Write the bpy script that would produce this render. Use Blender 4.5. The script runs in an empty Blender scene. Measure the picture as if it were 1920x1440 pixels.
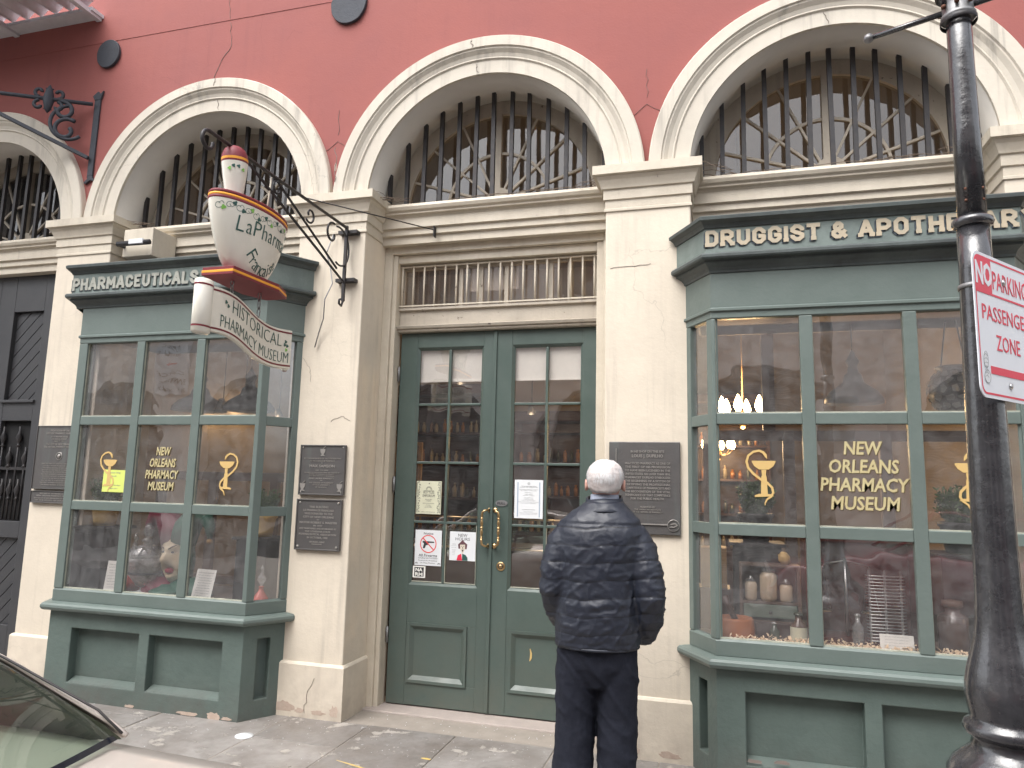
import bpy, math, random
import numpy as np
from mathutils import Vector, Matrix, noise
random.seed(7)
sc = bpy.context.scene
COL = sc.collection
PI = math.pi
# ------------------------------------------------------------------ camera, sky, sun
CAM = np.array([2.7211, -4.5616, 1.5592])
F0 = 1353.71
_ya, _pi, _ro = [math.radians(a) for a in (16.0426, 8.0494, 1.3375)]
_F = np.array([-math.sin(_ya)*math.cos(_pi), math.cos(_ya)*math.cos(_pi), math.sin(_pi)])
_r = np.array([math.cos(_ya), math.sin(_ya), 0]); _u = np.cross(_r, _F)
_R = _r*math.cos(_ro)+_u*math.sin(_ro); _U = -_r*math.sin(_ro)+_u*math.cos(_ro)
cd = bpy.data.cameras.new('camera'); cam = bpy.data.objects.new('camera', cd); COL.objects.link(cam)
m = Matrix.Identity(4)
for i in range(3):
    m[i][0] = _R[i]; m[i][1] = _U[i]; m[i][2] = -_F[i]; m[i][3] = CAM[i]
cam.matrix_world = m
cd.sensor_width = 36; cd.lens = F0/1920*36; cd.clip_end = 400; cd.clip_start = 0.05
sc.camera = cam
def at(px, py, Y):
    d = _F+_R*(px-960)/F0-_U*(py-720)/F0
    p = CAM+d*(Y-CAM[1])/d[1]
    return float(p[0]), float(p[2])
SUN_EL, SUN_AZ = 58, 205      # degrees; light comes from above the street
w = bpy.data.worlds.new('World'); sc.world = w; w.use_nodes = True
nt = w.node_tree; nt.nodes.clear()
sky = nt.nodes.new('ShaderNodeTexSky'); sky.sky_type = 'NISHITA'; sky.sun_disc = False
sky.sun_elevation = math.radians(SUN_EL); sky.sun_rotation = math.radians(SUN_AZ)
sky.dust_density = 4; sky.air_density = 1.0; sky.ozone_density = 1.0
hs = nt.nodes.new('ShaderNodeHueSaturation'); hs.inputs['Saturation'].default_value = 0.22
bg = nt.nodes.new('ShaderNodeBackground'); bg.inputs[1].default_value = 0.15
wo = nt.nodes.new('ShaderNodeOutputWorld')
nt.links.new(sky.outputs[0], hs.inputs['Color']); nt.links.new(hs.outputs[0], bg.inputs[0]); nt.links.new(bg.outputs[0], wo.inputs[0])
sd = bpy.data.lights.new('sun', 'SUN'); sd.energy = .75; sd.angle = math.radians(50); sd.color = (1, .965, .92)
so = bpy.data.objects.new('sun', sd); COL.objects.link(so)
sv = Vector((math.cos(math.radians(SUN_EL))*math.sin(math.radians(SUN_AZ)), math.cos(math.radians(SUN_EL))*math.cos(math.radians(SUN_AZ)), math.sin(math.radians(SUN_EL))))
so.rotation_euler = sv.to_track_quat('Z', 'Y').to_euler(); so.location = (0, -6, 12)
sc.view_settings.view_transform = 'Standard'; sc.view_settings.look = 'None'
sc.view_settings.exposure = 1.42; sc.view_settings.gamma = 1
sc.cycles.max_bounces = 8; sc.cycles.transparent_max_bounces = 16; sc.cycles.glossy_bounces = 4
sc.cycles.caustics_reflective = False; sc.cycles.caustics_refractive = False

# ------------------------------------------------------------------ materials
def mat(name, col, rough=.6, metal=0, var=0, vscale=3, vcol=None, bump=0, bscale=60, streak=0, scol=None, crack=0, coat=0, rvar=0, chip=None, chipamt=.62, rand=0, emit=None, estr=0, spec=None, alpha=None, trans=0, ior=1.45, bdist=.004, chipscale=9, dirtz=None):
    M = bpy.data.materials.new(name); M.use_nodes = True
    N = M.node_tree.nodes; L = M.node_tree.links
    b = N['Principled BSDF']
    b.inputs['Base Color'].default_value = (*col, 1); b.inputs['Roughness'].default_value = rough; b.inputs['Metallic'].default_value = metal
    if coat: b.inputs['Coat Weight'].default_value = coat; b.inputs['Coat Roughness'].default_value = .06
    if spec is not None: b.inputs['Specular IOR Level'].default_value = spec
    if emit: b.inputs['Emission Color'].default_value = (*emit, 1); b.inputs['Emission Strength'].default_value = estr
    if alpha is not None: b.inputs['Alpha'].default_value = alpha
    if trans: b.inputs['Transmission Weight'].default_value = trans; b.inputs['IOR'].default_value = ior
    geo = N.new('ShaderNodeNewGeometry'); P = geo.outputs['Position']
    def nz(scale, detail=4, rough_=.55, vec=P):
        n = N.new('ShaderNodeTexNoise'); n.inputs['Scale'].default_value = scale; n.inputs['Detail'].default_value = detail; n.inputs['Roughness'].default_value = rough_
        L.new(vec, n.inputs['Vector']); return n.outputs['Fac']
    def ramp(v, a, b_):
        r = N.new('ShaderNodeMapRange'); r.inputs[1].default_value = a; r.inputs[2].default_value = b_; L.new(v, r.inputs[0]); return r.outputs[0]
    def mix(f, c1, c2, mode='MIX'):
        x = N.new('ShaderNodeMix'); x.data_type = 'RGBA'; x.blend_type = mode
        for s, v in ((x.inputs[0], f), (x.inputs[6], c1), (x.inputs[7], c2)):
            if isinstance(v, (tuple, list)): s.default_value = (*v, 1) if len(v) == 3 else v
            elif isinstance(v, (int, float)): s.default_value = v
            else: L.new(v, s)
        return x.outputs[2]
    def mul(a, k):
        x = N.new('ShaderNodeMath'); x.operation = 'MULTIPLY'; L.new(a, x.inputs[0])
        if isinstance(k, (int, float)): x.inputs[1].default_value = k
        else: L.new(k, x.inputs[1])
        return x.outputs[0]
    c = (*col, 1); touched = False
    if rand:
        oi = N.new('ShaderNodeObjectInfo')
        c = mix(mul(oi.outputs['Random'], rand), c, tuple(x*.35 for x in col)); touched = True
    if var:
        vc = vcol or tuple(x*.6 for x in col)
        f1 = ramp(nz(vscale, 6), .38, .68)
        c = mix(mul(f1, var), c, vc)
        f2 = ramp(nz(vscale*7, 5), .45, .75)
        c = mix(mul(f2, var*.5), c, vc); touched = True
    if streak:
        mp = N.new('ShaderNodeMapping'); mp.inputs['Scale'].default_value = (14, 14, .7); L.new(P, mp.inputs[0])
        fs = ramp(nz(1.0, 5, .6, mp.outputs[0]), .52, .78)
        fb = ramp(nz(1.3, 3), .4, .65)
        c = mix(mul(mul(fs, fb), streak), c, scol or tuple(x*.35 for x in col)); touched = True
    chipf = None
    if chip:
        chipf = ramp(nz(chipscale, 8, .68), chipamt, chipamt+.03)
        c = mix(chipf, c, chip); touched = True
    if dirtz:
        sep = N.new('ShaderNodeSeparateXYZ'); L.new(P, sep.inputs[0])
        g = ramp(sep.outputs['Z'], dirtz[0], -.02); g = mul(g, ramp(nz(6, 6, .65), .3, .7))
        c = mix(mul(g, dirtz[1]), c, dirtz[2]); touched = True
    hgt = None
    if crack:
        vo = N.new('ShaderNodeTexVoronoi'); vo.feature = 'DISTANCE_TO_EDGE'; vo.inputs['Scale'].default_value = 1.6
        mp = N.new('ShaderNodeVectorMath'); mp.operation = 'ADD'
        nn = N.new('ShaderNodeTexNoise'); nn.inputs['Scale'].default_value = 3; nn.inputs['Detail'].default_value = 5; L.new(P, nn.inputs['Vector'])
        sc_ = N.new('ShaderNodeVectorMath'); sc_.operation = 'SCALE'; sc_.inputs['Scale'].default_value = .35; L.new(nn.outputs['Color'], sc_.inputs[0])
        L.new(P, mp.inputs[0]); L.new(sc_.outputs[0], mp.inputs[1]); L.new(mp.outputs[0], vo.inputs['Vector'])
        cf = N.new('ShaderNodeMapRange'); cf.inputs[1].default_value = .0; cf.inputs[2].default_value = .004; cf.inputs[3].default_value = 1; cf.inputs[4].default_value = 0
        L.new(vo.outputs['Distance'], cf.inputs[0])
        cf = mul(cf.outputs[0], ramp(nz(.9, 2), .52, .6))
        c = mix(mul(cf, crack), c, tuple(x*.25 for x in col)); touched = True
    if touched: L.new(c, b.inputs['Base Color'])
    if rvar:
        rr = N.new('ShaderNodeMapRange'); rr.inputs[1].default_value = .3; rr.inputs[2].default_value = .7; rr.inputs[3].default_value = max(.02, rough-rvar); rr.inputs[4].default_value = min(1, rough+rvar)
        L.new(nz(vscale*2.3 if vscale else 5, 5), rr.inputs[0]); L.new(rr.outputs[0], b.inputs['Roughness'])
    if bump:
        bp = N.new('ShaderNodeBump'); bp.inputs['Strength'].default_value = bump; bp.inputs['Distance'].default_value = bdist
        h = nz(bscale, 6, .6)
        if chipf is not None:
            s = N.new('ShaderNodeMath'); s.operation = 'SUBTRACT'; L.new(h, s.inputs[0]); L.new(chipf, s.inputs[1]); h = s.outputs[0]
        L.new(h, bp.inputs['Height'])
        bp2 = N.new('ShaderNodeBump'); bp2.inputs['Strength'].default_value = bump*.7; bp2.inputs['Distance'].default_value = bdist*3
        L.new(nz(bscale*.12, 3), bp2.inputs['Height']); L.new(bp.outputs[0], bp2.inputs['Normal'])
        L.new(bp2.outputs[0], b.inputs['Normal'])
    return M

def glass_mat(name, tint=(1, 1, 1), f0=.1, dust_haze=.05, wav=.25, rough=0.0):
    M = bpy.data.materials.new(name); M.use_nodes = True
    N = M.node_tree.nodes; L = M.node_tree.links; N.clear()
    out = N.new('ShaderNodeOutputMaterial'); tr = N.new('ShaderNodeBsdfTransparent'); tr.inputs[0].default_value = (*tint, 1)
    gl = N.new('ShaderNodeBsdfGlossy'); gl.inputs['Roughness'].default_value = rough; gl.inputs[0].default_value = (1, 1, 1, 1)
    geo = N.new('ShaderNodeNewGeometry')
    dt = N.new('ShaderNodeVectorMath'); dt.operation = 'DOT_PRODUCT'; L.new(geo.outputs['Incoming'], dt.inputs[0]); L.new(geo.outputs['Normal'], dt.inputs[1])
    def mth(op, a, b_=None):
        x = N.new('ShaderNodeMath'); x.operation = op
        for i_, v_ in enumerate((a, b_)):
            if v_ is None: continue
            if isinstance(v_, (int, float)): x.inputs[i_].default_value = v_
            else: L.new(v_, x.inputs[i_])
        return x.outputs[0]
    fr = mth('ADD', mth('MULTIPLY', mth('POWER', mth('SUBTRACT', 1, mth('ABSOLUTE', dt.outputs['Value'])), 5), 1-f0), f0)
    n = N.new('ShaderNodeTexNoise'); n.inputs['Scale'].default_value = 5; n.inputs['Detail'].default_value = 1; L.new(geo.outputs['Position'], n.inputs['Vector'])
    bp = N.new('ShaderNodeBump'); bp.inputs['Strength'].default_value = wav; bp.inputs['Distance'].default_value = .004; L.new(n.outputs['Fac'], bp.inputs['Height'])
    L.new(bp.outputs[0], gl.inputs['Normal'])
    mx = N.new('ShaderNodeMixShader'); L.new(fr, mx.inputs[0]); L.new(tr.outputs[0], mx.inputs[1]); L.new(gl.outputs[0], mx.inputs[2])
    df = N.new('ShaderNodeBsdfDiffuse'); df.inputs[0].default_value = (.6, .6, .6, 1)
    m2 = N.new('ShaderNodeMixShader'); L.new(mx.outputs[0], m2.inputs[1]); L.new(df.outputs[0], m2.inputs[2])
    n2 = N.new('ShaderNodeTexNoise'); n2.inputs['Scale'].default_value = 14; n2.inputs['Detail'].default_value = 8; n2.inputs['Roughness'].default_value = .7; L.new(geo.outputs['Position'], n2.inputs['Vector'])
    r = N.new('ShaderNodeMapRange'); r.inputs[1].default_value = .35; r.inputs[2].default_value = .8; r.inputs[3].default_value = dust_haze*.5; r.inputs[4].default_value = dust_haze*2.2; L.new(n2.outputs['Fac'], r.inputs[0])  # pale diffuse film: dust, cloudy glass and painted haze in one
    L.new(r.outputs[0], m2.inputs[0])
    L.new(m2.outputs[0], out.inputs[0])
    return M

CREAM = (.70, .625, .515)
m_plaster = mat('cream_plaster', CREAM, .75, var=.4, vscale=2.2, vcol=(.53, .47, .39), bump=.4, bscale=45, streak=.6, scol=(.25, .22, .19), crack=.3, dirtz=(.5, .55, (.30, .25, .21)), chip=(.42, .33, .27), chipamt=.70, chipscale=2.6)
m_arch = mat('arch_plaster', (.62, .57, .485), .75, var=.4, vscale=2.2, vcol=(.47, .43, .37), bump=.35, bscale=45, streak=.85, scol=(.16, .145, .13), crack=.35)
m_soffit = mat('soffit_plaster', (.60, .57, .52), .8, var=.2, vscale=1.5, bump=.25, bscale=30)
m_trim = mat('aged_trim_paint', (.62, .56, .46), .6, var=.35, vscale=4, vcol=(.42, .36, .28), bump=.4, bscale=50, streak=.6, scol=(.18, .15, .12), chip=(.20, .17, .14), chipamt=.69, chipscale=14)
m_trimdark = mat('peeling_trim_paint', (.46, .41, .34), .65, var=.4, vscale=5, vcol=(.34, .30, .25), bump=.5, bscale=60, streak=.7, scol=(.13, .11, .09), chip=(.16, .13, .11), chipamt=.64, chipscale=22)
m_red = mat('red_stucco', (.310, .094, .080), .8, var=.45, vscale=.9, vcol=(.240, .080, .080), bump=.3, bscale=70, streak=.3, scol=(.14, .05, .055), crack=.3)
GREEN = (.132, .166, .153)
m_green = mat('green_paint', GREEN, .45, var=.35, vscale=4, vcol=(.098, .128, .117), bump=.3, bscale=40, rvar=.12, chip=(.40, .42, .38), chipamt=.80, chipscale=26)
m_greenplaster = mat('green_painted_plaster', (.106, .142, .128), .55, var=.5, vscale=3.5, vcol=(.070, .100, .090), bump=.9, bscale=28, rvar=.12, chip=(.33, .24, .19), chipamt=.775, chipscale=6, dirtz=(.25, .7, (.10, .085, .075)))
m_greengrey = mat('weathered_green_cornice', (.078, .096, .094), .5, var=.7, vscale=4, vcol=(.040, .046, .048), bump=.4, bscale=45, streak=.7, scol=(.035, .035, .035))
m_fascia = mat('pale_green_fascia', (.185, .228, .212), .55, var=.6, vscale=5, vcol=(.105, .132, .126), bump=.3, bscale=60, streak=.35)
m_door = mat('door_green_paint', (.080, .110, .098), .40, var=.45, vscale=3, vcol=(.054, .080, .071), bump=.18, bscale=45, rvar=.12, dirtz=(.75, .55, (.13, .13, .105)), streak=.25, scol=(.10, .13, .11), chip=(.55, .55, .48), chipamt=.84, chipscale=40)
m_putty = mat('pale_putty', (.46, .46, .38), .6, var=.5, vscale=12, vcol=(.16, .20, .16), bump=.3)
m_letter = mat('faded_gold_letter_paint', (.51, .43, .31), .6, var=.6, vscale=16, vcol=(.36, .33, .26), chip=(.17, .20, .18), chipamt=.68, chipscale=30)
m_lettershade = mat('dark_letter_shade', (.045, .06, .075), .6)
m_gold = mat('gold_leaf', (.64, .57, .33), .42, .3, var=.3, vscale=9, vcol=(.55, .42, .18))
m_goldpaint = mat('ochre_gold_paint', (.62, .43, .17), .5, var=.15)
m_goldedge = mat('gold_dark_edge', (.10, .075, .03), .5)
m_black = mat('black_iron', (.028, .028, .032), .5, .3, var=.5, vscale=20, vcol=(.06, .05, .045), bump=.3, bscale=80)
m_blackdoor = mat('charcoal_door_paint', (.040, .041, .046), .5, var=.4, vscale=5, vcol=(.06, .06, .062), bump=.25, bscale=50)
m_lamp = mat('glossy_black_lamp_paint', (.022, .022, .026), .2, .0, var=.8, vscale=11, vcol=(.055, .055, .06), bump=.6, bscale=38, rvar=.12, spec=.8, coat=.6, bdist=.0035, chip=(.10, .10, .105), chipamt=.70, chipscale=30)
m_galv = mat('dull_grey_metal', (.28, .28, .285), .5, .7, var=.4, vscale=15, bump=.3)
m_rust = mat('rusty_bolt', (.16, .07, .045), .8, .2, var=.5, vscale=40)
m_bronze = mat('grey_bronze', (.115, .108, .105), .5, .35, var=.45, vscale=7, vcol=(.085, .085, .088), bump=.35, bscale=80, streak=.5, scol=(.20, .26, .25))
m_bronzehi = mat('worn_bronze_relief', (.33, .31, .29), .42, .25, var=.3, vscale=9)
m_plaquedark = mat('bronze_background', (.075, .070, .070), .55, .3, var=.4, vscale=9)
m_white = mat('white_enamel', (.80, .775, .69), .25, var=.10, vscale=3, vcol=(.68, .64, .54), coat=.4, bump=.1, bscale=12)
m_signwhite = mat('sign_white_sheeting', (.74, .77, .82), .45, var=.05, vscale=20)
m_signred = mat('sign_red', (.68, .035, .075), .45)
m_maroon = mat('maroon_paint', (.19, .035, .045), .5, spec=.3)
m_orange = mat('orange_band_paint', (.85, .38, .05), .5, spec=.3)
m_inkgreen = mat('dark_green_sign_paint', (.03, .10, .085), .4)
m_leafgreen = mat('bright_leaf_paint', (.22, .50, .10), .4)
m_brass = mat('worn_brass', (.62, .43, .22), .3, 1.0, var=.5, vscale=25, vcol=(.35, .22, .12), bump=.2)
m_steel = mat('bright_steel', (.62, .62, .62), .3, 1.0)
m_paper = mat('white_paper', (.72, .74, .76), .7)
m_cardpaper = mat('white_card', (.86, .85, .80), .7)
m_ivory = mat('ivory_poster_paper', (.66, .66, .50), .7, var=.15, vscale=25)
m_yellownote = mat('yellow_green_note_paper', (.62, .70, .17), .7)
m_ink = mat('black_ink', (.035, .035, .04), .7)
m_greyink = mat('grey_ink', (.26, .27, .28), .7)
m_blueink = mat('soft_blue_ink', (.33, .40, .50), .7)
m_redink = mat('red_ink', (.70, .06, .06), .6)
m_skin = mat('skin', (.56, .33, .27), .5, var=.2, vscale=30, vcol=(.60, .26, .22))
m_concrete = mat('rough_concrete', (.30, .275, .26), .85, var=.5, vscale=5, vcol=(.19, .175, .165), bump=.8, bscale=90)
m_granite = mat('worn_granite_threshold', (.40, .345, .315), .75, var=.3, vscale=6, bump=.4, bscale=80)
m_slab = mat('worn_slate_flagstone', (.315, .295, .28), .5, var=.8, vscale=2.6, vcol=(.15, .13, .115), bump=.7, bscale=22, rvar=.25, rand=.5, chip=(.36, .33, .30), chipamt=.585, chipscale=4.5)
m_joint = mat('sandy_joint_mortar', (.30, .265, .23), .9, var=.4, vscale=9)
m_asphalt = mat('asphalt', (.055, .055, .057), .85, var=.3, vscale=6, bump=.8, bscale=120)
m_darkwood = mat('dark_mahogany', (.060, .024, .017), .4, var=.4, vscale=6, bump=.15)
m_brownwood = mat('brown_painted_wood', (.155, .105, .080), .5, var=.3, vscale=5, bump=.15)
m_goldwood = mat('gilt_frame_wood', (.40, .24, .09), .4, var=.3, vscale=12)
m_roomwall = mat('buff_room_wall', (.48, .40, .32), .8, var=.15)
m_ceiling = mat('room_ceiling', (.30, .27, .25), .8)
m_floorwood = mat('shop_floor_boards', (.10, .06, .04), .5, var=.3)
m_deck = mat('display_deck_paint', (.13, .10, .09), .6, var=.4)
m_blind = mat('white_roller_blind', (.84, .80, .74), .8, var=.06, vscale=3)
m_glass = glass_mat('old_window_glass', (.93, .91, .91), .22, .085, .35)  # film thickened so the dark panes look hazy
m_glassdoor = glass_mat('door_glass', (.93, .92, .91), .20, .04, .2)
m_fanglass = glass_mat('fanlight_glass', (.40, .40, .42), .085, .035, .6)
m_cracklin = mat('crack_grime', (.20, .165, .145), .9)
m_canopy = mat('corrugated_grey_paint', (.70, .72, .76), .7, var=.3, vscale=6, bump=.2)
m_tie = mat('tie_plate_iron', (.050, .055, .068), .7, .2, var=.4, vscale=14, bump=.5, bscale=60)
m_terracotta = mat('gold_glazed_pot', (.78, .52, .18), .45, var=.3, vscale=14)
m_cork = mat('warm_turned_wood', (.40, .14, .05), .45, var=.4, vscale=10)

# ------------------------------------------------------------------ mesh builder
OFF = {}
class MB:
    def __init__(s): s.v = []; s.f = []; s.sm = []
    def add(s, vs, fs, smooth=False):
        o = len(s.v); s.v += [tuple(map(float, p)) for p in vs]; s.f += [tuple(o+i for i in f) for f in fs]; s.sm += [smooth]*len(fs); return s
    def box(s, x0, x1, y0, y1, z0, z1):
        if x0 > x1: x0, x1 = x1, x0
        if y0 > y1: y0, y1 = y1, y0
        if z0 > z1: z0, z1 = z1, z0
        return s.add([(x0, y0, z0), (x1, y0, z0), (x1, y1, z0), (x0, y1, z0), (x0, y0, z1), (x1, y0, z1), (x1, y1, z1), (x0, y1, z1)],
                     [(0, 3, 2, 1), (4, 5, 6, 7), (0, 1, 5, 4), (1, 2, 6, 5), (2, 3, 7, 6), (3, 0, 4, 7)])
    def beam(s, p, q, wd, ht, up=(0, 0, 1)):
        p = Vector(p); q = Vector(q); d = (q-p).normalized(); up = Vector(up)
        if abs(d.dot(up)) > .98: up = Vector((1, 0, 0))
        a = d.cross(up).normalized(); b = a.cross(d).normalized(); a *= wd/2; b *= ht/2
        vs = [p-a-b, p+a-b, p+a+b, p-a+b, q-a-b, q+a-b, q+a+b, q-a+b]
        return s.add(vs, [(3, 2, 1, 0), (4, 5, 6, 7), (0, 1, 5, 4), (1, 2, 6, 5), (2, 3, 7, 6), (3, 0, 4, 7)])
    def tube(s, pts, r, n=8, flat=1.0, up=None, cap=True):
        pts = [Vector(p) for p in pts]; k = len(pts)
        if not isinstance(r, (list, tuple)): r = [r]*k
        base = Vector(up) if up else None; rings = []; prev = None
        for i in range(k):
            d = (pts[min(i+1, k-1)]-pts[max(i-1, 0)])
            d = d.normalized() if d.length > 1e-9 else Vector((0, 0, 1))
            if base is not None: a = base
            elif prev is None: a = Vector((0, 0, 1)) if abs(d.z) < .9 else Vector((1, 0, 0))
            else: a = prev
            b = d.cross(a)
            b = b.normalized() if b.length > 1e-6 else Vector((0, 1, 0)).cross(d).normalized()
            a = b.cross(d).normalized(); prev = a
            rings.append([pts[i]+a*math.cos(2*PI*j/n)*r[i]+b*math.sin(2*PI*j/n)*r[i]*flat for j in range(n)])
        vs = [p for g in rings for p in g]; fs = []
        for i in range(k-1):
            for j in range(n): fs.append((i*n+j, i*n+(j+1) % n, (i+1)*n+(j+1) % n, (i+1)*n+j))
        if cap: fs.append(tuple(range(n-1, -1, -1))); fs.append(tuple((k-1)*n+j for j in range(n)))
        return s.add(vs, fs, n > 4)
    def lathe(s, prof, c=(0, 0, 0), n=24, sx=1, sy=1, M=None, cap=True):
        vs = []; fs = []
        for r, z in prof:
            for j in range(n):
                t = 2*PI*j/n; v = Vector((r*sx*math.cos(t), r*sy*math.sin(t), z))
                if M: v = M @ v
                vs.append((v.x+c[0], v.y+c[1], v.z+c[2]))
        k = len(prof)
        for i in range(k-1):
            for j in range(n): fs.append((i*n+j, i*n+(j+1) % n, (i+1)*n+(j+1) % n, (i+1)*n+j))
        if cap: fs.append(tuple(range(n-1, -1, -1))); fs.append(tuple((k-1)*n+j for j in range(n)))
        return s.add(vs, fs, True)
    def loft(s, rings, cap=True, smooth=True, closed=True):
        n = len(rings[0]); k = len(rings); vs = [p for g in rings for p in g]; fs = []
        for i in range(k-1):
            for j in range(n if closed else n-1): fs.append((i*n+j, i*n+(j+1) % n, (i+1)*n+(j+1) % n, (i+1)*n+j))
        if cap: fs.append(tuple(range(n-1, -1, -1))); fs.append(tuple((k-1)*n+j for j in range(n)))
        return s.add(vs, fs, smooth)
    def sweep(s, prof, path, closed_prof=False, smooth=False):
        # prof (out, z); path (x, y); outward is to the right of travel
        k = len(path); nr = []
        for i in range(k-1):
            dx, dy = path[i+1][0]-path[i][0], path[i+1][1]-path[i][1]; l = math.hypot(dx, dy); nr.append((dy/l, -dx/l))
        rings = []
        for i in range(k):
            a = nr[max(i-1, 0)]; b = nr[min(i, k-2)]; t = 1+a[0]*b[0]+a[1]*b[1]
            m_ = ((a[0]+b[0])/t, (a[1]+b[1])/t)
            rings.append([(path[i][0]+m_[0]*o, path[i][1]+m_[1]*o, z) for o, z in prof])
        n = len(prof); vs = [p for g in rings for p in g]; fs = []
        for i in range(k-1):
            for j in range(n if closed_prof else n-1): fs.append((i*n+j, (i+1)*n+j, (i+1)*n+(j+1) % n, i*n+(j+1) % n))
        fs.append(tuple(range(n))); fs.append(tuple((k-1)*n+j for j in range(n-1, -1, -1)))
        return s.add(vs, fs, smooth)
    def extr(s, prof, x0, x1):   # prof (y, z) extruded along X
        n = len(prof); vs = [(x0, y, z) for y, z in prof]+[(x1, y, z) for y, z in prof]
        fs = [(j, (j+1) % n, n+(j+1) % n, n+j) for j in range(n)]+[tuple(range(n-1, -1, -1)), tuple(range(n, 2*n))]
        return s.add(vs, fs)
    def arch(s, prof, cx, cz, a0=0, a1=PI, n=48, closed=True, smooth=True):  # prof (r, y)
        rings = []
        for i in range(n+1):
            t = a0+(a1-a0)*i/n; rings.append([(cx+r*math.cos(t), y, cz+r*math.sin(t)) for r, y in prof])
        k = len(prof); vs = [p for g in rings for p in g]; fs = []
        for i in range(n):
            for j in range(k if closed else k-1): fs.append((i*k+j, i*k+(j+1) % k, (i+1)*k+(j+1) % k, (i+1)*k+j))
        if closed: fs += [tuple(range(k-1, -1, -1)), tuple(n*k+j for j in range(k))]
        return s.add(vs, fs, False)
    def poly(s, pts, M, th=.002):   # flat polygon with thickness, local x,y,z(out) through M
        n = len(pts); a = [M @ Vector((x, y, th)) for x, y in pts]; b = [M @ Vector((x, y, 0)) for x, y in pts]
        return s.add(a+b, [tuple(range(n))]+[tuple(range(2*n-1, n-1, -1))]+[((j+1) % n, j, n+j, n+(j+1) % n) for j in range(n)])
    def raw(s, vf, M):
        vs, fs = vf; return s.add([M @ Vector(v) for v in vs], fs)
    def build(s, name, mt, parent=None, bevel=0, smooth=False, loc=None, auto=None, kind=None, mirror=False):
        me = bpy.data.meshes.new(name); off = Vector(OFF.get(parent.name if parent else '', (0, 0, 0)))
        if parent is None and loc is not None: off = Vector(loc)
        me.from_pydata([Vector(p)-off for p in s.v], [], s.f); me.validate(clean_customdata=False)
        if isinstance(mt, (list, tuple)):
            for q in mt: me.materials.append(q)
        else: me.materials.append(mt)
        if len(me.polygons) == len(s.sm): me.polygons.foreach_set('use_smooth', [smooth or q for q in s.sm])
        o = bpy.data.objects.new(name, me); COL.objects.link(o)
        if parent:
            o.parent = parent; OFF[o.name] = tuple(off)
        elif loc is not None:
            o.location = loc; OFF[o.name] = tuple(loc)
        if bevel:
            b = o.modifiers.new('bevel', 'BEVEL'); b.width = bevel; b.segments = 2; b.limit_method = 'ANGLE'; b.angle_limit = math.radians(40); b.harden_normals = False
        if kind: o['kind'] = kind
        return o

def thing(name, label, cat, loc=(0, 0, 0), group=None):
    o = bpy.data.objects.new(name, None); COL.objects.link(o); o.empty_display_size = .1; o.location = loc
    o['label'] = label; o['category'] = cat
    if group: o['group'] = group
    OFF[o.name] = tuple(loc); return o
def tag(o, label, cat, group=None):
    o['label'] = label; o['category'] = cat
    if group: o['group'] = group
    return o
def dup(o, parent, loc=None, scale=None, rot=None):
    c = o.copy(); COL.objects.link(c); c.parent = parent
    if loc is not None: c.location = loc
    if scale is not None: c.scale = scale
    if rot is not None: c.rotation_euler = rot
    return c
def rect(x0, y0, x1, y1): return [(x0, y0), (x1, y0), (x1, y1), (x0, y1)]
def circ(cx, cy, r, n=20, sy=1): return [(cx+r*math.cos(2*PI*i/n), cy+r*sy*math.sin(2*PI*i/n)) for i in range(n)]
def place(o, xax, yax):
    x = Vector(xax).normalized(); y = Vector(yax).normalized(); z = x.cross(y)
    return Matrix(((x.x, y.x, z.x, o[0]), (x.y, y.y, z.y, o[1]), (x.z, y.z, z.z, o[2]), (0, 0, 0, 1)))
def wallM(x, y, z): return place((x, y, z), (1, 0, 0), (0, 0, 1))     # local z points to the street (-Y)
# ---- text
_TC = {}
def txt(body, size=1.0, width=None, align='C', ext=.001, bold=0.0, shear=0, height=None):
    key = (body, bold, shear)
    if key not in _TC:
        cu = bpy.data.curves.new('t', 'FONT'); cu.body = body; cu.size = 1; cu.extrude = .5; cu.offset = bold; cu.resolution_u = 2; cu.shear = shear
        ob = bpy.data.objects.new('t', cu); COL.objects.link(ob)
        dg = bpy.context.evaluated_depsgraph_get(); me = bpy.data.meshes.new_from_object(ob.evaluated_get(dg))
        vs = np.array([v.co[:] for v in me.vertices]) if len(me.vertices) else np.zeros((0, 3)); fs = [tuple(p.vertices) for p in me.polygons]
        bpy.data.objects.remove(ob); bpy.data.curves.remove(cu); bpy.data.meshes.remove(me); _TC[key] = (vs, fs)
    vs, fs = _TC[key]
    if not len(vs): return [], []
    v = vs.copy(); x0, x1 = v[:, 0].min(), v[:, 0].max(); k = size/.72     # size = cap height
    w_ = (x1-x0)*k; sx = k if width is None else k*width/w_
    v[:, 0] = (v[:, 0]-(x0+x1)/2 if align == 'C' else v[:, 0]-x0)*sx; v[:, 1] *= k; v[:, 2] = (v[:, 2]+.5)*ext
    return v.tolist(), fs
def lines(mb, M, rows, ext=.0015):   # rows: (text, y, cap, width or None)
    for r in rows:
        t, y, c, wd = r[:4]
        mb.raw(txt(t, c, wd, ext=ext, bold=(r[4] if len(r) > 4 else 0)), M @ Matrix.Translation((0, y, 0)))
W_ = .62
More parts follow.
